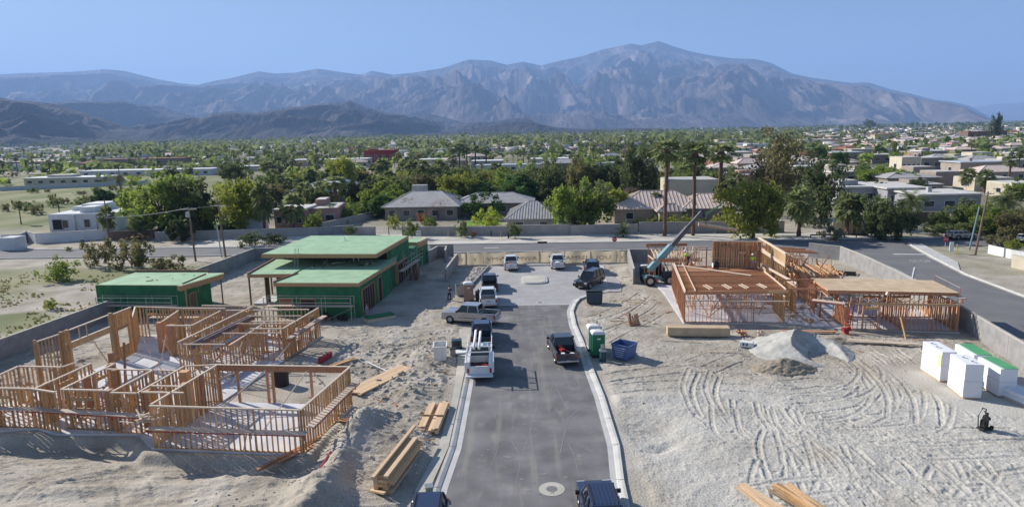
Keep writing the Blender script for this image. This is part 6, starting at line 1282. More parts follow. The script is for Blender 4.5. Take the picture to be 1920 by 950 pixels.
kind('lo_mid', crown_mesh('crown_mesh', 101, LM['mid'], 18, 22, .09, .55, .1), T1); kind('lo_dark', crown_mesh('crown_mesh', 102, LM['dark'], 18, 22, .09, .55, .1), T1); kind('lo_bright', crown_mesh('crown_mesh', 103, LM['bright'], 18, 22, .09, .58, .1), T1); kind('lo_olive', crown_mesh('crown_mesh', 104, LM['olive'], 18, 22, .09, .58, .1), T1); kind('lo_palm', palm_crown('palm_crown', 105, LM['palm'], 20, .25, .8), palm_trunk('palm_trunk', .022, .8))
def plant(name, k, x, y, h, w, label, cat='tree', group=None, rz=None, z=-.05):
    cm, tm, _ = KIND[k]; r = empty(name, (x, y, z), random.uniform(0, 6.28) if rz is None else rz, label, cat, group); r.scale = (w, w, h)
    link(bpy.data.objects.new('crown', cm), r); link(bpy.data.objects.new('trunk', tm), r); return r
WF = {'round': 1.12, 'wide': 1.36, 'weep': 1.0, 'airy': 1.15, 'dome': 1.35, 'twig': 1.1, 'bush': 1.4, 'palm': None, 'agave': None}
def place(name, k, px, pyb, pyt, wpx, label, cat='tree', group=None):
    x, y = G(px, pyb); D = y*cp+CAMH*sp; h = (pyb-pyt)*D/1250*1.02; wm = wpx*D/1250; f = k.split('_')[0]
    span = {'palm_fan': .8, 'palm_tall': .25, 'palm_mid': .42, 'palm_date': .85, 'agave': 1.3}.get(k, WF.get(f) or 1.2); return plant(name, k, x, y, h, wm/span, label, cat, group)
TREES = [ # kind, px, base, top, width, label
 ('wide_bright',306,434,334,150,'big bright green spreading tree behind the left road, right of the white house'),('round_mid',372,434,342,86,'grey green tree behind the left utility pole'),('wide_yellow',438,436,346,112,'yellow green spreading tree behind the taller left pole'),
 ('palm_fan',497,440,338,44,'fan palm right of the yellow green tree by the pink house'),('palm_fan',551,436,362,52,'fan palm in front of the pink house'),('bush_bright',587,432,397,40,'small dense green tree against the pink house wall'),('palm_mid',632,402,330,52,'slim fan palm on the lawn beside the pink house'),
 ('round_deep',716,408,368,44,'dark trimmed tree at the left corner of the grey hip roofed house'),('round_bright',700,396,352,50,'green clipped tree on the lawn edge left of the grey house'),('dome_deep',906,408,364,76,'large dark round clipped tree in front of the grey houses'),('round_olive',853,402,372,34,'brownish small tree left of the dark round tree'),
 ('round_bright',1076,432,350,88,'big green tree hanging over the garden wall, centre'),('round_mid',1108,426,346,80,'middle green tree joined to the one over the garden wall'),('round_yellow',1146,412,350,66,'yellow green tree left of the tan tiled house'),('twig_mauve',1175,400,350,40,'bare mauve twigged tree by the tan tiled house'),
 ('round_olive',1089,378,304,52,'tall greyish tree behind the centre tree group'),('round_dark',1140,378,312,62,'dark rounded tree behind the centre tree group'),('weep_dark',1199,382,280,74,'very dark tall drooping tree behind the tan tiled house'),('twig_mauve',1172,350,272,26,'brownish bare topped tree beside the very dark tall tree'),
 ('palm_tall',1247,442,272,44,'leftmost of the three tall fan palms right of centre'),('palm_tall',1299,441,278,42,'middle one of the three tall fan palms right of centre'),('palm_tall',1348,404,278,46,'rightmost of the three tall fan palms, partly behind the tan roof'),('palm_mid',1229,412,360,26,'small young fan palm before the tan tiled roof'),
 ('agave',1168,444,404,30,'spiky yucca on the verge in front of the garden wall'),('wide_yellow',1412,446,348,116,'bright feathery tree before the wall, right of the tall palms'),('airy_olive',1446,404,260,122,'tall olive brown tree rising above the suburb, right of centre'),('weep_dark',1538,424,310,84,'dark drooping tree behind the thick trunked palm'),
 ('palm_fan',1497,442,348,58,'thick trunked fan palm at the road edge'),('palm_fan',1587,440,358,56,'bright fan palm between the dark trees at the road corner'),('palm_mid',1601,440,366,44,'second palm tucked right of the bright fan palm'),('round_mid',1640,444,372,62,'grey green tree at the road corner'),('round_dark',1660,450,386,70,'low dark tree over the road corner shade'),
 ('wide_mid',1690,444,388,60,'feathery green tree left of the brown garden wall'),('palm_date',1706,412,352,62,'feather palm behind the brown garden wall'),('palm_fan',1845,362,318,34,'sunlit fan palm among the flat roofed houses at right'),('palm_fan',1814,356,314,34,'fan palm left of the sunlit one among the flat roofs'),('palm_mid',1890,350,292,30,'slim palm by the cream houses near the right edge'),
 ('wide_mid',1800,430,380,70,'green tree behind the leaning pole, left side'),('palm_date',1880,412,352,64,'feather palm behind the leaning pole, right side'),('wide_bright',1850,440,388,84,'bright green shrubby tree right of the leaning pole'),('wide_olive',1905,452,400,70,'olive shrubby tree at the right edge of the photo'),('wide_mid',1760,432,398,40,'low green tree right of the brown garden wall'),
 ('round_deep',1531,308,278,38,'round green tree among the roofs, upper right'),('round_deep',1566,322,288,46,'second round green tree just below the first, upper right'),('wide_bright',1640,350,318,70,'bright tree mass left of the cream boxes'),('wide_bright',1690,352,322,60,'bright tree mass just left of the brown box house'),('wide_mid',1610,344,308,44,'green tree behind the modern dark windowed house'),
 ('round_mid',868,362,316,74,'broad green tree behind the grey hip roofed house'),('round_deep',846,366,328,30,'narrow dark green tree behind the grey roof ridge'),('round_bright',942,366,326,52,'green rounded tree behind the middle grey roof'),('weep_mid',1000,372,314,84,'drooping green tree behind the right grey roof'),('weep_mid',1036,372,302,58,'tall drooping tree right of the other drooping tree'),
 ('palm_fan',758,352,304,30,'left palm of the group behind the grey chimney'),('palm_fan',776,354,299,38,'middle palm of the group behind the grey chimney'),('palm_fan',825,346,300,40,'shaggy palm right of the grey chimney group'),('palm_mid',850,314,272,22,'leftmost tall palm in the distant palm row'),('palm_mid',862,314,268,22,'second palm in the distant palm row'),('palm_mid',876,314,276,22,'third palm in the distant palm row'),('palm_mid',892,314,272,22,'fourth palm in the distant palm row'),('palm_mid',912,314,274,22,'rightmost palm in the distant palm row'),
 ('palm_fan',717,336,298,36,'palm before the grey shed roof left of centre'),('palm_fan',504,332,302,34,'palm in front of the pale far roofs, left'),('wide_yellow',582,352,322,66,'yellow green tree behind the pink house, left one'),('wide_yellow',637,350,300,66,'yellow green tree behind the pink house, right one'),('wide_mid',443,346,306,60,'broad green tree behind the yellow green tree at left'),('round_bright',520,366,330,54,'green tree between the palms behind the pink house'),
 ('palm_fan',605,376,338,36,'palm behind the pink house roof, left'),('palm_fan',572,384,340,36,'palm behind the pink house roof, middle'),('palm_fan',540,372,332,34,'palm behind the pink house roof, right of the yellow tree'),('round_dark',660,388,340,60,'dark tree left of the lawn'),('round_mid',604,400,350,50,'grey green tree beside the lawn palm'),
 ('palm_mid',40,420,376,16,'thin palm in the left field, left one'),('palm_mid',112,402,372,16,'thin palm in the left field by the white house'),('palm_fan',205,448,384,32,'fan palm in front of the white house'),('round_deep',200,386,356,42,'dark dense green tree in the left field behind the white house'),('round_mid',320,336,314,28,'far dark palm like tree above the bright tree'),
 ('palm_mid',228,372,328,20,'thin palm by the long far wall, left field'),('palm_mid',248,370,350,12,'small thin palm by the long far wall'),('weep_dark',1866,262,216,20,'lone tall dark tree on the skyline at right'),('round_dark',1630,240,226,20,'dark tree bump on the skyline right of the main peak'),
 ('wide_mid',268,446,404,50,'soft green tree in front of the wooden fence, left'),('round_dark',340,452,412,48,'shaded dark tree at the lawn edge, left'),('wide_mid',1346,372,318,60,'green shrubby tree between the right tall palms'),('palm_fan',1375,376,322,40,'pale fan palm behind the tan roofed house'),('round_mid',1296,346,300,50,'green tree behind the flat roof annex')]
for k, px, b_, t_, w_, lb in TREES:
    nm = 'palm_tree' if 'palm' in k else 'yucca' if k == 'agave' else 'tree'; place(nm, k, px, b_, t_, w_, lb, {'palm_tree': 'palm', 'yucca': 'yucca'}.get(nm, 'tree'))
BUSH = [('bush_olive',182,498,454,50,'round desert bush beside the left road, leftmost of three'),('bush_olive',248,502,448,84,'widest desert bush in the row beside the left road'),('bush_olive',312,512,482,76,'low spreading bush nearest the small green garage'),('bush_bright',112,526,488,60,'green bush alone on the left sand'),('bush_yellow',99,578,558,28,'small yellowish bush left of the lot wall'),
 ('bush_mid',773,446,412,30,'round bush before the lattice gate'),('bush_mid',865,444,414,28,'round bush against the middle of the garden wall'),('bush_mid',967,446,418,30,'round bush before the grey garage wall'),('bush_rust',790,420,400,20,'rusty orange shrub in the grey house yard'),('bush_yellow',741,428,402,28,'yellowish shrub left in the grey house yard'),('bush_bright',808,426,406,28,'bright shrub right of the rusty one'),
 ('bush_lime',914,424,392,52,'lime green shrub below the dark round tree'),('twig_mauve',757,408,370,38,'bare mauve shrub before the left bay of the grey house'),('twig_mauve',822,412,374,42,'bare mauve shrub before the right bay of the grey house'),('bush_grey',1560,450,420,46,'grey green bush in the road corner shade'),('bush_grey',1741,426,410,22,'small grey bush right below the brown wall'),('bush_grey',1757,430,414,24,'grey rounded bush below the brown wall end'),
 ('bush_mid',660,440,424,26,'small bush at the left end of the grey garden wall'),('bush_rust',888,444,434,16,'tiny reddish bush by the garden wall'),('bush_brown',642,420,408,24,'brown shrub on the slope beside the pink house wall'),('bush_dark',470,460,436,50,'dark shrubs in front of the shaded wall, left one'),('bush_dark',515,458,438,46,'dark shrubs in front of the shaded wall, right one'),('bush_brown',262,452,438,44,'brown dry bush before the wooden fence'),
 ('bush_dark',56,422,402,0,''),('bush_grey',1800,448,434,30,'grey bush left of the parked cars at the right'),('bush_olive',1870,462,440,44,'olive bush right of the parked cars'),('bush_yellow',1905,470,448,40,'yellowish bush at the right edge by the white wall'),('bush_dark',1010,436,428,14,'tiny dark bush on the centre verge'),('bush_olive',60,448,432,0,'')]
for k, px, b_, t_, w_, lb in BUSH:
    if w_: place('bush', k, px, b_, t_, w_, lb, 'bush')
FIELD = []
for i, (px, b_, t_, w_) in enumerate([(60,398,378,34),(35,392,376,22),(68,402,384,30),(100,388,370,22),(98,378,364,16),(120,382,370,18),(150,388,370,28),(170,380,366,24),(10,396,382,18),(62,362,352,20),(20,356,350,10),(90,360,354,14),(180,358,350,18),(212,356,346,20),(235,360,352,20),(150,364,358,24),(30,330,322,14),(80,318,312,16),(12,346,336,20),(112,336,328,14),(16,468,462,12),(130,470,462,12)]):
    q = place('desert_bush', 'bush_olive' if i % 3 else 'bush_mid', px, b_, t_, w_, 'x', 'bush', 'bushes in the left field'); FIELD.append((q, px, b_))
# hedges (each a clipped row)
def hedge(p0, p1, h, w, k, label):
    a, b = Vector(p0), Vector(p1); L = (b-a).length; r = empty('hedge', (*a, 0), math.atan2(b.y-a.y, b.x-a.x), label, 'hedge'); n = max(2, int(L/(w*.8)))
    for i in range(n):
        o = bpy.data.objects.new('foliage', KIND[k][0]); link(o, r); o.location = (L*(i+.5)/n, random.uniform(-.2, .2), 0); o.rotation_euler = (0, 0, random.uniform(0, 6)); q = random.uniform(.85, 1.1); o.scale = (w*q, w*q, h*random.uniform(.88, 1.1))
hedge((-42, 150), (-30, 172), 4.2, 4.5, 'bush_bright', 'long green hedge left of the grey hip roofed house'); hedge((-36, 176), (-27, 182), 3.6, 5, 'bush_yellow', 'rear yellow green hedge behind the chimney house'); hedge((24.5, 131.5), (38, 130.6), 2.6, 2.6, 'bush_yellow', 'yellow green hedge in front of the tan tiled house'); hedge((39.5, 131), (47, 130.4), 2.7, 2.6, 'bush_yellow', 'right half of the yellow hedge by the bright feathery tree'); hedge((-15, 186), (16, 184), 4.5, 5, 'bush_dark', 'dark tall hedge behind the grey houses')
hedge((74, 116.5), (100, 119), 2.2, 4.5, 'bush_mid', 'green shrub row along the far road at right'); hedge((84, 125), (112, 128), 3.2, 5, 'bush_mid', 'taller shrub row behind the far road at right'); hedge((-74, 138), (-56, 137.5), 2.2, 3, 'bush_dark', 'dark clipped hedge along the lawn edge at left')
# ================================================================ buildings beyond the road
M['stucco'] = mat('white_stucco', (.66, .66, .67), (.58, .58, .60), .9, .6); M['cream'] = mat('cream_stucco', (.56, .50, .39), (.48, .43, .33), .9, .6, rnd=.12); M['taupe'] = mat('taupe_stucco', (.33, .28, .24), (.28, .235, .20), .9, .6, rnd=.15); M['pink'] = mat('pink_stucco', (.42, .25, .22), (.36, .21, .185), .9, .6); M['greyst'] = mat('grey_stucco', (.36, .36, .38), (.30, .30, .32), .9, .6, rnd=.15)
M['flatroof'] = mat('pale_flat_roof', (.58, .56, .53), (.48, .46, .43), .9, .5, rnd=.12); M['whiteroof'] = mat('white_flat_roof', (.74, .74, .74), (.64, .64, .65), .9, .5, rnd=.08); M['greyroof'] = mat('grey_shingle_roof', (.43, .415, .405), (.34, .33, .325), .95, 1.2, .3, 12, detail=8); M['tanroof'] = mat('tan_tile_roof', (.66, .54, .47), (.55, .44, .38), .9, 1.2, detail=6); M['redroof'] = mat('red_tile_roof', (.34, .15, .10), (.27, .12, .08), .9, 1.); M['crimson'] = mat('crimson_wall', (.30, .05, .05), (.24, .04, .04), .9); M['brownwall'] = mat('brown_garden_wall', (.20, .13, .10), (.16, .105, .08), .95); M['window'] = mat('window_glass', (.03, .04, .05), (.02, .03, .04), .12, spec=.7); M['greygard'] = mat('taupe_garden_wall', (.40, .365, .34), (.34, .31, .29), .95, .8); M['bluewhite'] = mat('pale_metal_roof', (.50, .53, .57), (.43, .46, .50), .5, 1)
def bwin(r, x, y, z, w, h, ax='x', k=0):
    f = MB().box((x, y, z), (w+.2, .12, h+.2) if ax == 'x' else (.12, w+.2, h+.2)).build('window', M['stucco'], r); MB().box((x, y-.03 if ax == 'x' else y, z) if ax == 'x' else (x-.03, y, z), (w, .12, h) if ax == 'x' else (.12, w, h)).build('pane', M['window'], f)
def flat_house(px0, px1, pyb, pyt, dep, wall, roof, label, rot=-.03, nwin=3, blocks=0, chim=False, group=None, name='house', over=0., cat='house', seed=0):
    rs = random.Random(seed or int(px0*7+pyb)); x0, y0 = G(px0, pyb); D = y0*cp+CAMH*sp; w = (px1-px0)*D/1250; h = max(2.4, (pyb-pyt)*D/1250*1.0)
    r = empty(name, (x0, y0, 0), rot, label, cat, group)
    MB().prism([(0, 0), (w, 0), (w, dep), (0, dep)], -.3, h-.35).build('wall', M[wall], r); o = over
    MB().prism([(-o, -o), (w+o, -o), (w+o, dep+o), (-o, dep+o)], h-.35, h-.05).build('parapet' if not o else 'eave', M[wall if not o else roof], r); MB().prism([(.25-o, .25-o), (w-.25+o, .25-o), (w-.25+o, dep-.25+o), (.25-o, dep-.25+o)], h-.05, h+.0).build('roof', M[roof], r)
    for i in range(nwin):
        ww = min(2.2, w/nwin*.5); bwin(r, w*(i+.5)/nwin, -.03, h*.45, ww, h*.32)
    if dep > 4 and nwin: bwin(r, -.03, dep*.5, h*.45, 1.6, h*.3, 'y')
    for b in range(blocks):
        bw, bd, bh = w*rs.uniform(.22, .4), dep*rs.uniform(.3, .55), rs.uniform(.7, 1.5); bx, by = rs.uniform(0, w-bw), rs.uniform(.1, .5)*dep
        q = MB().prism([(bx, by), (bx+bw, by), (bx+bw, by+bd), (bx, by+bd)], h+.002, h+bh).build('upper_block', M[wall], r); MB().prism([(bx+.2, by+.2), (bx+bw-.2, by+.2), (bx+bw-.2, by+bd-.2), (bx+.2, by+bd-.2)], h+bh, h+bh+.03).build('block_roof', M[roof], q)
    if chim: MB().box((w*.35, dep*.4, h+.6), (.9, .9, 1.2)).build('chimney', M[wall], r)
    return r
def hip(name, c, w, d, rz, ze, zr, wall, roof, label, ribs=0, over=.7, cat='house', group=None, ridge=None, nwin=3):
    r = empty(name, (*c, 0), rz, label, cat, group); MB().box((0, 0, ze/2-.1), (w-2*over, d-2*over, ze+.2-.12)).build('wall', M[wall], r)
    rl = (w-d)/2*.98 if ridge is None else ridge; rl = max(rl, .2); W2_, D2 = w/2, d/2; ev = [(-W2_, -D2, ze), (W2_, -D2, ze), (W2_, D2, ze), (-W2_, D2, ze)]; lo = [(x, y, ze-.18) for x, y, z in ev]; R = [(-rl, 0, zr), (rl, 0, zr)]
    V = ev+R+lo; F = [(0, 1, 5, 4), (1, 2, 5), (2, 3, 4, 5), (3, 0, 4), (6, 7, 1, 0), (7, 8, 2, 1), (8, 9, 3, 2), (9, 6, 0, 3), (9, 8, 7, 6)]; rf_ = mesh_obj('roof', V, F, M[roof], r)
    cpb = MB()
    for a, b in ((0, 4), (1, 5), (2, 5), (3, 4), (4, 5)): cpb.beam(Vector(V[a])+Vector((0, 0, .03)), Vector(V[b])+Vector((0, 0, .03)), .22, .1)
    cpb.build('ridge_cap', M[roof], rf_)
    if ribs:
        rb = MB(); k = int(w/ribs)
        for i in range(1, k):
            x = -W2_+i*w/k; t = 1 if abs(x) <= rl else (W2_-abs(x))/(W2_-rl)
            for s in (-1, 1): rb.beam((x, s*D2, ze+.04), (x, s*D2*(1-t), ze+(zr-ze)*t+.04), .14, .09)
        k = int(d/ribs)
        for i in range(1, k):
            y = -D2+i*d/k; t = 1-abs(y)/D2
            for s in (-1, 1): rb.beam((s*W2_, y, ze+.04), (s*(W2_-(W2_-rl)*t), y, ze+(zr-ze)*t+.04), .14, .09)
        tag(rb.build('roof_tile_ribs', M[roof], rf_), None, None, None, 'stuff')
    for i in range(nwin): bwin(r, -w/2+over+(w-2*over)*(i+.5)/nwin, -d/2+over-.03, ze*.5, 1.5, 1.3)
    return r
# grey hip roofed estate, centre
hip('house', (-20.7, 163.5), 18.5, 17.5, rad(-3), 3.0, 5.9, 'taupe', 'greyroof', 'grey hip roofed house with two front bays behind the garden wall', nwin=5, ridge=3.6); g_ = hip('house', (-4.0, 166), 20, 11, rad(-3), 2.9, 5.0, 'taupe', 'greyroof', 'grey hip roofed wing right of the dark round tree', nwin=4)
hip('garage', (4.6, 140.5), 10.8, 17.0, rad(-4), 2.6, 5.3, 'greygard', 'greyroof', 'grey hip roofed garage nearest the wall with striped right slope', ribs=.55, over=.5, ridge=.8, nwin=2, cat='garage')
ch_ = MB().box((-23.3, 171.5, 5.6), (3.8, 2.4, 2.4)).build('chimney_block', M['greyroof']); tag(ch_, 'square grey chimney block behind the hip roofed house', 'chimney')
sheet('pale_yard', [(8.6,131.5),(13,131.3),(15.4,158),(10.6,158)], .02, M['concrete'], 'pale concrete yard right of the striped garage')
hip('house', (-55.5, 212), 22, 17, rad(-22), 3.0, 6.5, 'taupe', 'bluewhite', 'house with a pale grey sloping roof behind the lawn, left of centre', nwin=2)
# tan tiled house, right of centre
hip('house', (32.2, 147.5), 21, 13.5, rad(-3), 3.1, 6.3, 'taupe', 'tanroof', 'tan tile roofed house behind the yellow hedge', ribs=.8, ridge=3.6); hip('house', (42.5, 146), 12, 13, rad(-4), 3.1, 5.6, 'taupe', 'tanroof', 'right wing of the tan tile roofed house', ribs=.8, ridge=1.5, nwin=2)
hip('porch', (33.2, 138.6), 6.0, 4.0, rad(-3), 3.0, 4.4, 'taupe', 'tanroof', 'small tan tiled porch roof on the front of the tan house', ribs=.8, nwin=1, cat='porch')
flat_house(1254, 1348, 384, 338, 12, 'cream', 'flatroof', 'flat roofed annex behind the tan tiled house', nwin=0)
MB().box((0, 0, 0), (.01, .01, .01))
# pink house, left
flat_house(516, 572, 429, 392, 9, 'pink', 'flatroof', 'shaded left part of the pink house behind palms', nwin=3, over=.4); flat_house(572, 634, 424, 391, 12, 'pink', 'flatroof', 'pink stucco house with a flat roof beside the lawn', rot=rad(6), nwin=2, blocks=1)
flat_house(450, 488, 437, 412, 5, 'stucco', 'whiteroof', 'white trailer parked behind the shaded wall, left of the pink house', nwin=0, name='trailer', cat='trailer')
sheet('lawn', [G(642,405),G(702,400),G(704,384),G(648,385)], .0, mat('lawn_grass', (.17, .30, .03), (.12, .22, .025), .95, .5), 'bright green lawn beside the pink house'); sheet('lawn', [G(330,432),G(462,430),G(452,414),G(330,414)], .0, bpy.data.materials['lawn_grass'], 'bright green lawn under the trees at left'); sheet('grass_strip', [G(868,424),G(940,421),G(938,414),G(872,415)], .0, bpy.data.materials['lawn_grass'], 'green grass strip in the grey house yard')
# white house left
wh = flat_house(94, 216, 434, 402, 14, 'stucco', 'whiteroof', 'white stucco house with rounded parapets in the left field', rot=rad(4), nwin=0, blocks=3)
for i, x in enumerate((3.5, 8.2, 12.0)): bwin(wh, x, -.05, 1.6, 1.2, 1.7)
MB().box((1.9, -.04, 1.5), (2.6 if False else 2.2, .08, 2.2)).build('garage_door', M['dark'], wh)
for x in (5.6, 10.2, 13.3): MB().box((x, -.25, 1.8), (.35, .5, 3.6)).build('buttress', M['stucco'], wh)
wall('garden_wall', [G(6,458), G(38,457), G(52,451), G(70,456), G(206,447)], 1.9, .35, 'white stucco garden wall with a raised curve in front of the white house', M['stucco'], course=False)
flat_house(0, 30, 470, 462, 3, 'stucco', 'whiteroof', 'low white wall block at the left edge of the road', nwin=0, name='low_block', cat='wall block')
wall('garden_wall', [G(205,450), G(292,446)], 1.7, .15, 'brown wooden fence right of the white garden wall', M['brownwall'], course=False, cat='fence'); wall('garden_wall', [G(292,450), G(440,446), G(500,444), G(560,442), G(597,441)], 1.6, .2, 'shaded grey garden wall under the trees left of the green house', M['greygard'])
wall('garden_wall', [G(597,441), G(664,437)], 1.6, .2, 'plain grey garden wall left of the lattice gate', M['block']); wall('garden_wall', [G(600,432), G(700,408)], 1.5, .2, 'grey wall climbing beside the pink house lawn', M['greygard']); wall('garden_wall', [G(664,440), G(703,440)], 1.6, .25, 'short taupe wall piece beside the lattice gate', M['greygard'])
wall('garden_wall', [G(756,441), G(855,441)], 1.7, .2, 'taupe garden wall between gate and round bush', M['greygard']); wall('garden_wall', [G(862,441), G(955,441)], 1.7, .2, 'taupe garden wall in front of the lime shrub', M['greygard']); wall('garden_wall', [G(956,441), G(1070,439)], 1.9, .2, 'taupe garden wall in front of the striped garage', M['greygard']); wall('garden_wall', [G(1070,440), G(1196,437)], 1.8, .2, 'pale garden wall under the big centre tree', M['greygard']); wall('garden_wall', [G(1198,436), G(1470,434)], 2.0, .2, 'long pale garden wall behind the tall palms', M['greygard']); wall('garden_wall', [G(1560,436), G(1640,436)], 1.9, .2, 'cream garden wall piece behind the fan palms', M['cream']); wall('garden_wall', [G(1696,418), G(1778,417)], 2.2, .25, 'brown garden wall at the far road corner', M['brownwall']); wall('garden_wall', [G(0,358), G(284,345)], 1.6, .3, 'very long pale wall across the left field', M['bluewhite'], course=False)
wall('garden_wall', [G(1853,474), G(1896,484), (79.5, 84.5)], 1.2, .2, 'low white wall at the right edge beyond the leaning pole', M['white'], course=False); wall('garden_wall', [G(1897,500), G(1960,515)], 1.7, .25, 'cream wall cut off by the right edge', M['cream'], course=False)
# lattice gate
ga_, gb_ = Vector((*G(704, 441), 0)), Vector((*G(755, 441), 0)); gt = empty('lattice_gate', tuple(ga_), math.atan2(gb_.y-ga_.y, gb_.x-ga_.x), 'white lattice gate in the garden wall behind the green house', 'gate'); GL = (gb_-ga_).length
for k in range(3): piece('gate_post', (GL*k/2, 0, 0), (GL*k/2, 0, 1.8), .14, .14, 'u_brownpost', M['brownpost'], gt)
for k in range(8):
    x = GL*k/8; piece('lattice_bar', (x+.05, -.03, .15), (x+GL/8-.05, -.03, 1.6), .05, .05, 'u_white', M['white'], gt); piece('lattice_bar', (x+.05, .03, 1.6), (x+GL/8-.05, .03, .15), .05, .05, 'u_white', M['white'], gt)
# notice board frame, bollards on verge
nb_ = empty('white_stand', (*G(785, 452), 0), 0, 'white barred stand on the verge behind the green house', 'stand')
for k in range(4): piece('upright', (-.4+.27*k, 0, 0), (-.4+.27*k, 0, 2.0), .1, .08, 'u_white', M['white'], nb_)
for k in range(3): piece('crossbar', (-.45, 0, .9+.5*k), (.45, 0, .9+.5*k), .1, .08, 'u_white', M['white'], nb_)
for i, (px, py) in enumerate(((841,443),(921,443),(940,444),(953,447))):
    tag(MB().tube([(*G(px, py), 0), (*G(px, py), 1.1)], .13, 8).build('verge_post', M['trim' if i % 2 else 'taupe']), 'short dark post on the verge, '+['leftmost of four by the garden wall', 'second of four, near the lime shrub', 'third of four, between bush and garage', 'rightmost of four, before the striped garage'][i], 'post', 'posts on the verge')
# right hand suburb (surveyed)
HS = [(1571,1662,384,350,14,'greyst','flatroof','modern grey house with dark windows behind the corner trees',4,1,0,.5),(1662,1735,388,352,12,'greyst','flatroof','right wing of the modern house beside the feather palm',3,0,0,.5),(1721,1835,398,364,12,'greyst','flatroof','pale flat roofed house behind the brown garden wall',3,0,1,.5),
 (1689,1724,328,295,9,'cream','flatroof','cream two storey box with a row of small windows',4,0,0,0),(1726,1766,318,296,9,'taupe','flatroof','taupe box right of the cream two storey house',2,0,0,0),(1711,1752,334,313,8,'taupe','flatroof','brown box with a dark recess below the cream house',1,0,0,0),(1753,1797,348,322,9,'taupe','flatroof','large plain brown box house with two sides lit',0,0,0,0),(1736,1754,346,331,5,'cream','flatroof','small cream box left of the brown box house',1,0,0,0),
 (1799,1892,332,304,12,'taupe','bluewhite','wide house with a pale sloping roof and a chimney',4,0,1,.5),(1822,1858,300,286,9,'cream','flatroof','cream house behind the pale sloping roof',2,0,0,0),(1726,1774,300,283,10,'taupe','whiteroof','low white roofed house above the taupe box',2,1,0,.3),(1635,1690,306,290,12,'taupe','flatroof','pale roofed house left of the cream boxes',3,0,1,.4),
 (1826,1898,358,334,10,'cream','flatroof','tan house under the wide pale roof, near the right edge',2,1,0,0),(1896,1960,372,344,10,'cream','flatroof','cream house cut off by the right edge',2,0,0,0),(1814,1886,262,247,14,'brownwall','redroof','dark red walled long house high at the right',4,0,0,.3),(1640,1676,266,252,10,'cream','redroof','pink roofed house far up at the right',2,0,0,.4),
 (1500,1560,276,262,14,'cream','flatroof','broad pale roofed house behind the olive tree',3,0,0,.5),(1560,1618,300,286,12,'taupe','bluewhite','pale angular roofed house right of the round trees',2,0,0,.5),(1596,1660,296,280,10,'cream','flatroof','low cream house above the bright trees',3,1,0,.3),(1500,1530,338,312,8,'taupe','bluewhite','tilted pale roof seen through the olive tree branches',1,0,0,.5),(1558,1606,346,322,10,'taupe','flatroof','pale roofed low house above the modern house',2,1,0,.4),(1400,1440,282,270,10,'stucco','whiteroof','white house left of the olive tree top',2,0,0,0),(1346,1420,272,262,16,'cream','tanroof','wide tan roofed house far behind the tall palms',3,0,0,.5),(1370,1410,288,278,9,'stucco','whiteroof','small white house behind the rightmost tall palm',2,0,0,0),
 (1840,1910,280,268,10,'cream','tanroof','tan roofed house below the red walled house',3,0,0,.4),(1876,1935,322,300,10,'cream','flatroof','cream stepped house at the right edge',2,1,0,0),(1770,1822,290,278,10,'cream','whiteroof','white roofed row house in the upper right suburb',3,0,0,.3),(1690,1740,286,275,10,'cream','whiteroof','white house between palms in the upper right suburb',2,0,0,.3)]
for a in HS: flat_house(*a[:7], a[7], nwin=a[8], blocks=a[9], chim=bool(a[10]), over=a[11])
# left and centre distance
HL = [(46,196,348,334,12,'cream','whiteroof','long pale house behind the long wall in the left field',7,1,0,.4),(150,300,332,321,14,'stucco','whiteroof','long white roof left of the bright tree',6,0,0,.3),(187,345,312,299,14,'taupe','redroof','long red tiled row in the left distance',9,0,0,.6),(8,100,316,304,14,'taupe','tanroof','brown roofed row at the far left',6,0,0,.5),(296,400,330,318,12,'stucco','whiteroof','white roofs between the bright tree tops at left',4,0,0,.3),(545,690,312,300,14,'cream','whiteroof','white flat roofed row left of the crimson building',6,0,0,.3),(340,400,318,308,12,'cream','whiteroof','pale row behind the left trees',3,0,0,.3),
 (684,742,306,282,14,'crimson','redroof','crimson building with a bright red upper storey',4,1,0,.2),(786,850,310,299,14,'cream','whiteroof','white flat roof left of the distant palm row',3,0,0,.3),(884,942,314,302,14,'cream','whiteroof','white flat roof behind the distant palm row',3,0,0,.3),(990,1090,308,298,14,'cream','whiteroof','long white flat roof right of the distant palms',5,0,0,.3),(893,1172,322,310,10,'stucco','bluewhite','very long blue grey roofed row behind the tree belt',10,0,0,.5),(1060,1200,300,292,14,'cream','flatroof','pale roofs above the long blue grey row',6,0,0,.4),
 (985,1060,282,274,12,'pink','redroof','far red roofed row left of the tall palms',4,0,0,.4),(1110,1190,278,271,12,'cream','redroof','far red roofs between the palm tops',4,0,0,.4),(430,500,322,312,12,'cream','whiteroof','white roof behind the yellow green trees',3,0,0,.3),(770,840,320,310,10,'cream','bluewhite','grey row left of the long blue grey roof',3,0,0,.3)]
for a in HL: flat_house(*a[:7], a[7], nwin=a[8], blocks=a[9], chim=bool(a[10]), over=a[11])
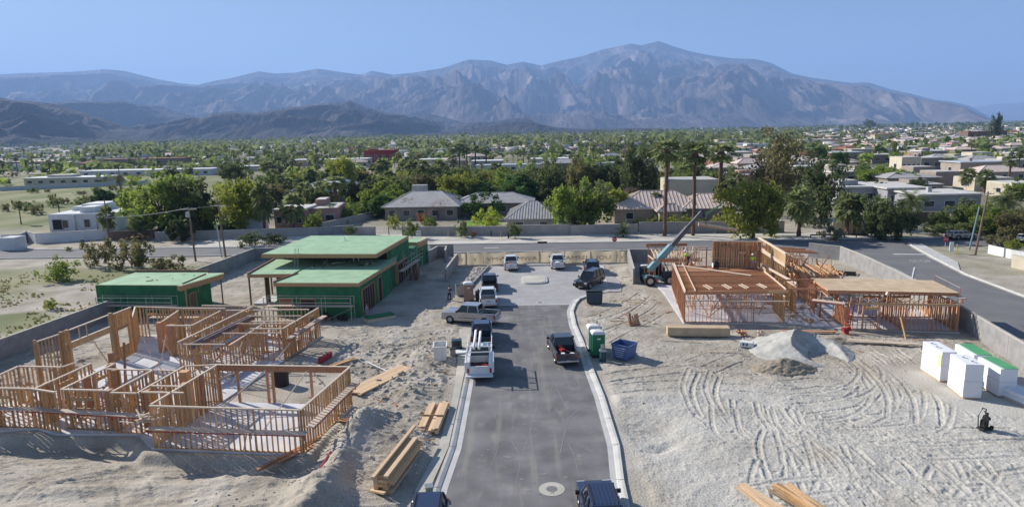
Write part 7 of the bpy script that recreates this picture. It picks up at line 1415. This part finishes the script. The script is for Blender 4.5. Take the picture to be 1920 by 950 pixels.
# random fill of the suburb: houses and trees up to 1.2 km
rs = random.Random(5); occ = []
def clear(x, y, d):
    for a, b, c_ in occ:
        if abs(a-x)+abs(b-y) < c_+d: return False
    return True
for o in list(COL.objects):
    if o.get('category') in ('house', 'garage', 'trailer', 'porch'): occ.append((o.location.x+8, o.location.y+5, 18))
walls_, roofs_ = ['cream', 'taupe', 'stucco', 'cream', 'cream'], ['flatroof', 'whiteroof', 'tanroof', 'tanroof', 'greyroof', 'redroof', 'flatroof', 'flatroof']
nh = 0
for t in range(4200):
    if nh >= 300: break
    Y = 190+900*rs.random()**1.15; px = rs.uniform(-40, 1960) if rs.random() < .45 else rs.uniform(1300, 1960); X, Yw, _ = GY(px, 300, Y); X = (px-960)/1250*Y*1.02
    dens_ = .95 if px > 1330 else .6 if Y > 330 else .0
    if px < 420 and Y < 430: dens_ = 0
    if px < 700: dens_ *= .5
    if rs.random() > dens_ or not clear(X, Y, 9 if px > 1330 else 12): continue
    occ.append((X, Y, 10)); nh += 1
    w, d, h = rs.uniform(11, 20), rs.uniform(9, 14), rs.uniform(2.8, 3.9); rf = rs.choice(roofs_); wl = rs.choice(walls_ if px < 1300 else ['cream', 'taupe', 'taupe', 'cream', 'pink'])
    dist_lab = 'far' if Y > 600 else 'distant' if Y > 330 else 'nearby'; side_ = 'right' if px > 1330 else 'centre' if px > 700 else 'left'
    rn = {'flatroof': 'pale flat', 'whiteroof': 'white flat', 'tanroof': 'tan hipped', 'bluewhite': 'grey flat', 'greyroof': 'grey hipped', 'redroof': 'red hipped'}[rf]; lab = f'{dist_lab} suburban house with a {rn} roof in the {side_} suburb'; grp = f'{dist_lab} houses, {rn} roofs, {side_}'
    rz = rs.uniform(-.12, .06)+rs.choice([0, 0, .5])
    if rf in ('tanroof', 'greyroof', 'redroof'): hip('suburban_house', (X, Y), w, d, rz, h, h+rs.uniform(1.3, 2.2), wl, rf, lab, group=grp, nwin=3 if Y < 500 else 0)
    else:
        r = empty('suburban_house', (X, Y, 0), rz, lab, 'house', grp); MB().box((0, 0, h/2-.15), (w, d, h+.3-.3)).build('wall', M[wl], r); MB().box((0, 0, h-.1), (w+.6, d+.6, .2)).build('roof', M[rf], r)
        if rs.random() < .6: MB().box((rs.uniform(-.25, .25)*w, 0, h+.55), (w*.35, d*.5, 1.1)).build('upper_block', M[wl], r)
        if Y < 620:
            for k in range(rs.randint(1, 3)): MB().box((rs.uniform(-.35, .35)*w, rs.uniform(-.2, .35)*d, h+(.3 if rs.random() < .5 else 1.2)), (1.1, 1.0, .7)).build('roof_unit', M['greyst'], r)
        if Y < 500:
            for k in range(3): bwin(r, (-.33+.33*k)*w, -d/2-.03, h*.5, 1.6, 1.2)
cnt = {}
LAND = [(45, 'the long far left wall'), (150, 'the white stucco house'), (265, 'the long red tiled row'), (370, 'the transformer pole'), (470, 'the yellow green tree'), (580, 'the pink house'), (712, 'the crimson building'), (790, 'the grey chimney block'), (880, 'the distant palm row'), (960, 'the striped garage'), (1077, 'the big centre tree'), (1199, 'the very dark tall tree'), (1298, 'the three tall palms'), (1412, 'the bright feathery tree'), (1500, 'the thick trunked palm'), (1590, 'the bright fan palm'), (1660, 'the modern grey house'), (1740, 'the brown box house'), (1845, 'the leaning pole')]
ORD = ['', 'second', 'third', 'fourth', 'fifth', 'sixth', 'seventh', 'eighth', 'ninth', 'tenth', 'eleventh', 'twelfth']
LATE = []
def late(o, what, px, Y, group):
    lm = min(LAND, key=lambda q: abs(q[0]-px)); LATE.append((o, what, px, Y, lm, group)); o['group'] = group
def name_late():
    g = {}
    for t in LATE:
        o, what, px, Y, lm, _ = t; band = 'just behind' if Y < 230 else 'beyond' if Y < 330 else 'far behind' if Y < 480 else 'well past' if Y < 700 else 'farthest past'; g.setdefault((what, band, lm[1], px < lm[0]), []).append(t)
    for (what, band, lm, left), L in g.items():
        L.sort(key=lambda t: t[2]); side_ = 'left of' if left else 'right of'
        for i, t in enumerate(L):
            base = what+' '+(band+' ' if True else '')+lm+(', left' if left else ', right')
            t[0]['label'] = base if len(L) == 1 else (ORD[i]+' ' if i else 'leftmost ')+base if i < 12 else base
for t in range(75):
    px = rs.uniform(470, 1340); Y = rs.uniform(182, 285); X = (px-960)/1250*Y*1.02
    if not clear(X, Y, -4): continue
    k = rs.choice(['round_mid', 'round_dark', 'round_bright', 'wide_olive', 'wide_mid', 'wide_yellow', 'weep_mid', 'palm_fan', 'palm_mid', 'round_deep']); ip = 'palm' in k; h = (rs.uniform(5, 8.5) if Y < 235 else rs.uniform(3.5, 5.5)) if not ip else rs.uniform(6, 10); w = h*rs.uniform(1., 1.4) if not ip else h*.85
    q = plant('garden_palm' if ip else 'garden_tree', k, X, Y, h, w, 'x', 'palm' if ip else 'tree'); tone = k.split('_')[1]; tone = {'fan': 'broad', 'mid': 'slim' if ip else 'green', 'deep': 'deep green'}.get(tone, tone); late(q, f"{tone} {'palm' if ip else 'tree'}", px, Y, 'garden trees behind the walls')
for t in range(5200):
    Y = 150+700*rs.random()**1.3; px = rs.uniform(-60, 1980); X = (px-960)/1250*Y*1.02
    if Y < 290 and px < 470: continue
    if Y < 152+.0*px and 560 < px < 1200: continue
    if Y < 165 and px < 1400: continue
    if px < 300 and Y < 330: continue
    if not clear(X, Y, 1.5) and rs.random() < .8: continue
    if rs.random() < .22 or (px > 1330 and rs.random() < .35) or (270 < Y < 360 and rs.random() < .5): continue
    k = rs.choice(['palm_mid', 'lo_palm', 'lo_palm', 'lo_mid', 'lo_dark', 'lo_bright', 'lo_olive', 'lo_mid', 'lo_dark'] if Y > 260 else ['palm_mid', 'palm_fan', 'round_mid', 'round_dark', 'round_bright', 'wide_olive', 'bush_mid', 'bush_dark'])
    ip = 'palm' in k; cn = 'palm' if ip else 'tree'
    if cnt.get(cn, 0) >= (210 if ip else 280): continue
    cnt[cn] = cnt.get(cn, 0)+1; h = rs.uniform(6, 12) if ip else rs.uniform(3, 7); w = h*rs.uniform(.9, 1.35) if not ip else h*.9
    if 1330 < px and not ip: h *= .8; w *= .8
    if k == 'palm_fan': w, h = 7, 8
    tone = {'mid': 'mid green', 'dark': 'dark green', 'bright': 'bright green', 'olive': 'olive green', 'palm': 'fan', 'fan': 'fan'}[k.split('_')[1] if k != 'palm_mid' else 'palm']; side_ = 'right' if px > 1330 else 'centre' if px > 700 else 'left'; dl = 'distant' if Y > 330 else 'middle distance'
    q = plant('suburb_palm' if ip else 'suburb_tree', k, X, Y, h, w, 'x', cn); late(q, (('tall ' if h > 10 else 'short ') if ip else ('small ' if h < 5 else 'large ' if h > 7 else ''))+f'{tone} {cn}', px, Y, f'{cn}s scattered through the suburb')
for q_, px, b_ in FIELD: late(q_, 'scrub bush in the left field,', px, 200 if b_ > 450 else 250 if b_ > 375 else 350 if b_ > 340 else 600, 'bushes in the left field')
for o in list(COL.objects):
    if o.name.startswith('suburban_house'):
        q = P2(o.location.x, o.location.y); w_ = o['label'].split(' in the ')[0].split(' ', 1)[1].replace('suburban ', ''); late(o, w_, q, o.location.y, 'suburban houses')
name_late()
# the remaining wood and gardens out to the foothills: one mass per tone
def mass(name, N, y0, y1, m, label, seed, hs=(4, 9), pw=1.0, nq=10, roof=False, xr=(-100, 2020)):
    rs = np.random.RandomState(seed); Y = y0+(y1-y0)*rs.rand(N)**pw; px = rs.uniform(*xr, N); X = (px-960)/1250*Y*1.03
    keep = (~((px < 470) & (Y < 300))) & (vnoise(X/70, Y/70, seed) > (.3 if not roof else .5)); X, Y = X[keep], Y[keep]; N = len(X); h = rs.uniform(*hs, N)
    if roof:
        w, d = rs.uniform(12, 24, N)/2, rs.uniform(8, 13, N)/2; a = rs.uniform(-.3, .3, N); V = np.zeros((N, 8, 3)); k = 0
        for z in (0, 1):
            for sx, sy in ((-1, -1), (1, -1), (1, 1), (-1, 1)):
                V[:, k, 0] = X+sx*w*np.cos(a)-sy*d*np.sin(a); V[:, k, 1] = Y+sx*w*np.sin(a)+sy*d*np.cos(a); V[:, k, 2] = z*h; k += 1
        Q = np.array([(4, 5, 6, 7), (0, 1, 5, 4), (1, 2, 6, 5), (2, 3, 7, 6), (3, 0, 4, 7)]); idx = (np.arange(N)[:, None, None]*8+Q[None]).reshape(-1, 4); V = V.reshape(-1, 3)
    else:
        n = N*nq; c = np.repeat(np.stack([X, Y, h*.5], 1), nq, 0); hh = np.repeat(h, nq)[:, None]; r_ = rs.randn(n, 3); r_ /= np.linalg.norm(r_, axis=1)[:, None]; P = c+r_*hh*np.array([.5, .5, .42])*rs.uniform(.4, 1, (n, 1))
        a = rs.randn(n, 3); a /= np.linalg.norm(a, axis=1)[:, None]; b = np.cross(a, rs.randn(n, 3)); b /= np.linalg.norm(b, axis=1)[:, None]; s = hh*.26*rs.uniform(.6, 1.3, (n, 1)); V = np.stack([P-a*s, P+b*s*.8, P+a*s, P-b*s*.8], 1).reshape(-1, 3); idx = np.arange(4*n).reshape(-1, 4)
    me = bpy.data.meshes.new(name); me.vertices.add(len(V)); me.vertices.foreach_set('co', V.astype(np.float32).ravel()); me.loops.add(idx.size); me.loops.foreach_set('vertex_index', idx.ravel()); me.polygons.add(len(idx)); me.polygons.foreach_set('loop_start', np.arange(0, idx.size, 4)); me.update(calc_edges=True); me.materials.append(m)
    o = link(bpy.data.objects.new(name, me)); return tag(o, label, None, None, 'stuff')
mass('far_dark_wood', 1100, 420, 2600, LM['dark'], 'dark tree cover running out to the foothills', 1, (4, 9), 1.4); mass('far_green_wood', 1500, 380, 2400, LM['mid'], 'mid green garden trees running out to the foothills', 2, (4, 10), 1.5); mass('far_bright_wood', 800, 300, 1500, LM['bright'], 'bright green garden trees in the distance', 3, (3, 7), 1.4); mass('far_scrub', 1500, 260, 1400, LM['olive'], 'olive scrub and garden shrubs in the distance', 4, (1.5, 4), 1.3, 8)
mass('far_palm_grove', 1500, 700, 2600, LM['palm'], 'far palm groves below the foothills', 6, (9, 15), 1.2, 8, xr=(200, 1500)); mass('far_tan_roofs', 700, 560, 2300, M['tanroof'], 'tan roofs too far away to tell apart', 17, (2.8, 4), 1.3, roof=True); mass('far_roofs', 1000, 560, 2300, M['flatroof'], 'roofs too far away to tell apart', 7, (3, 4.5), 1.3, roof=True); mass('skyline_wood', 2000, 2000, 5200, LM['dark'], 'thin dark tree line below the mountains', 8, (10, 20), 1.2, 8)
# ================================================================ poles, wires, signs
M['polewood'] = mat('weathered_pole', (.22, .16, .12), (.16, .12, .09), .95, 3); M['polegrey'] = mat('galvanised_pole', (.52, .52, .52), (.45, .45, .45), .6, 2, metal=.3)
M['signred'] = mat('sign_red', (.45, .02, .03), (.4, .02, .03), .5)
def pole(pb, pt_h, lean, label, arm=2.4, can=False, m='polewood', r=.15, arz=0.):
    x, y = G(*pb); p = empty('utility_pole', (x, y, 0), 0, label, 'utility pole'); top = Vector((lean, 0, pt_h)); MB().tube([(0, 0, -.2), top*.5, top], [r*1.15, r, r*.75], 9).build('pole', M[m], p)
    if arm:
        c = top+Vector((0, -.1, -.35)); d = Vector((math.cos(arz), math.sin(arz), 0))*arm/2; a = MB().beam(c-d, c+d, .12, .13).build('crossarm', M['woodpale'], p)
        for k in (-.95, -.4, .4, .95): MB().tube([c+d*k+Vector((0, 0, .06)), c+d*k+Vector((0, 0, .24))], .05, 6).build('insulator', M['polegrey'], a)
    if can: q = top+Vector((-.1, -.35, -1.6)); MB().tube([q, q+Vector((0, 0, .85))], .3, 10).build('transformer', M['polegrey'], p)
    return (x, y), top
(pa, ta) = pole((367,489), 8.9, -.25, 'utility pole with a transformer can left of the green garage', 2.6, True); (pb2, tb2) = pole((423,481), 9.0, -.35, 'utility pole with one crossarm right of the transformer pole', 2.6)
MB().tube([(-.55, -.4, 0), (-.75, -.4, 5.6)], .11, 8)
tag(MB().tube([(pb2[0]-.45, pb2[1]-.5, 0), (pb2[0]-.75, pb2[1]-.5, 5.8)], [.13, .1], 8).build('pole_stub', M['polegrey']), 'pale pole stub standing beside the second utility pole', 'pole stub')
pole((205,450), 8.3, .05, 'tall thin pole in front of the white house', 0, False, 'polewood', .12); pole((233,378), 12.5, -.6, 'far utility pole beside the long wall, left field', 0, False, 'polewood', .14)
(pr_, tr_) = pole((1828,478), 9.6, 1.0, 'leaning dark utility pole near the right edge', 1.6); tag(MB().tube([(pr_[0]+2.2, pr_[1]+4.5, 0), (pr_[0]+3.1, pr_[1]+4.5, 6.8)], [.13, .1], 8).build('pole_stub', mat('teal_pole_paint', (.20, .30, .36), (.16, .25, .3), .6)), 'blue grey pole stub beside the leaning utility pole', 'pole stub')
def wire(a, b, sag, r, label):
    a, b = Vector(a), Vector(b); tag(MB().tube([a+(b-a)*t-Vector((0, 0, sag*4*t*(1-t))) for t in np.linspace(0, 1, 13)], r, 5).build('power_line', M['polegrey']), label, 'power line')
A1 = (pa[0]-.25, pa[1]-.1, 8.75); B1 = (pb2[0]-.35, pb2[1]-.1, 8.85); w0 = G(196, 408, 7.2)
wire((w0[0], w0[1], 7.2), A1, .3, .05, 'pale power line from the white house to the transformer pole'); wire(A1, B1, .15, .03, 'short pale power line between the two left utility poles')
def sign(loc, rz, label, kindp='stop', h=2.2):
    s = empty('road_sign', loc, rz, label, 'road sign'); MB().tube([(0, 0, 0), (0, 0, h)], .04, 6).build('post', M['polegrey'], s)
    if kindp == 'stop':
        V = [(math.cos(rad(22.5+45*k))*.42, y, h-.1+math.sin(rad(22.5+45*k))*.42) for y in (-.08, -.05) for k in range(8)]; f = mesh_obj('face', V, [tuple(range(8)), tuple(range(8, 16))[::-1]]+[(k, (k+1) % 8+0, 8+(k+1) % 8, 8+k) for k in range(8)], M['signred'], s); tx = text_mesh('STOP', .3, (0, -.09, h-.2), (rad(90), 0, 0), M['white'], 'lettering', f)
    else: MB().box((0, -.06, h), (1.5, .04, .3)).build('face', M['trim'], s)
    return s
sign((*G(1152, 472), 0), 0, 'small red stop sign beyond the tan fence, right of centre'); sign((*G(1771, 474), 0), rad(5), 'stop sign at the corner of the side road'); sign((*G(1017, 486), 0), 0, 'small dark sign rising behind the tan fence', 'plain', 2.7)
tag(MB().box((*G(1783, 474), 1.0), (.6, .1, 1.4)).build('white_notice', M['white']), 'white notice board right of the corner stop sign', 'notice board'); yb = MB().tube([(*G(1793, 478), 0), (*G(1793, 478), 1.7)], .06, 6).build('yellow_marker', mat('yellow_marker_paint', (.6, .5, .1), (.5, .42, .08))); tag(yb, 'thin yellow marker post by the side road corner', 'marker post')
rlg = empty('guard_rail', (*G(1520, 446), 0), rad(-3), 'low dark guard rail along the far road at the corner', 'guard rail'); piece('rail', (0, 0, .55), (10, 0, .55), .12, .25, 'u_trim', M['trim'], rlg)
for k in range(6): piece('rail_post', (2*k, .1, 0), (2*k, .1, .6), .14, .14, 'u_trim', M['trim'], rlg)
# pathway furniture on left road: blue drum
tag(MB().tube([(*G(155, 458), 0), (*G(155, 458), 1.0)], .35, 10).build('wheelie_bin', M['slatedump']), 'small dark bin beside the white garden wall', 'bin')
# grass tufts on lots at left edge
gt_ = MB()
for i in range(1500):
    x, y = random.uniform(-75, -50), random.uniform(60, 104); s = random.uniform(.1, .35)
    if vnoise(np.array([x/6]), np.array([y/6]), 9)[0] < .45: continue
    a = random.uniform(0, 3.14); gt_.add([(x-math.cos(a)*s, y-math.sin(a)*s, -.06), (x+math.cos(a)*s, y+math.sin(a)*s, -.06), (x+random.uniform(-.1, .1), y, s*.8)], [(0, 1, 2)])
tag(gt_.build('dry_grass', LM['olive']), 'sparse dry grass tufts on the lot beyond the left wall', None, None, 'stuff')
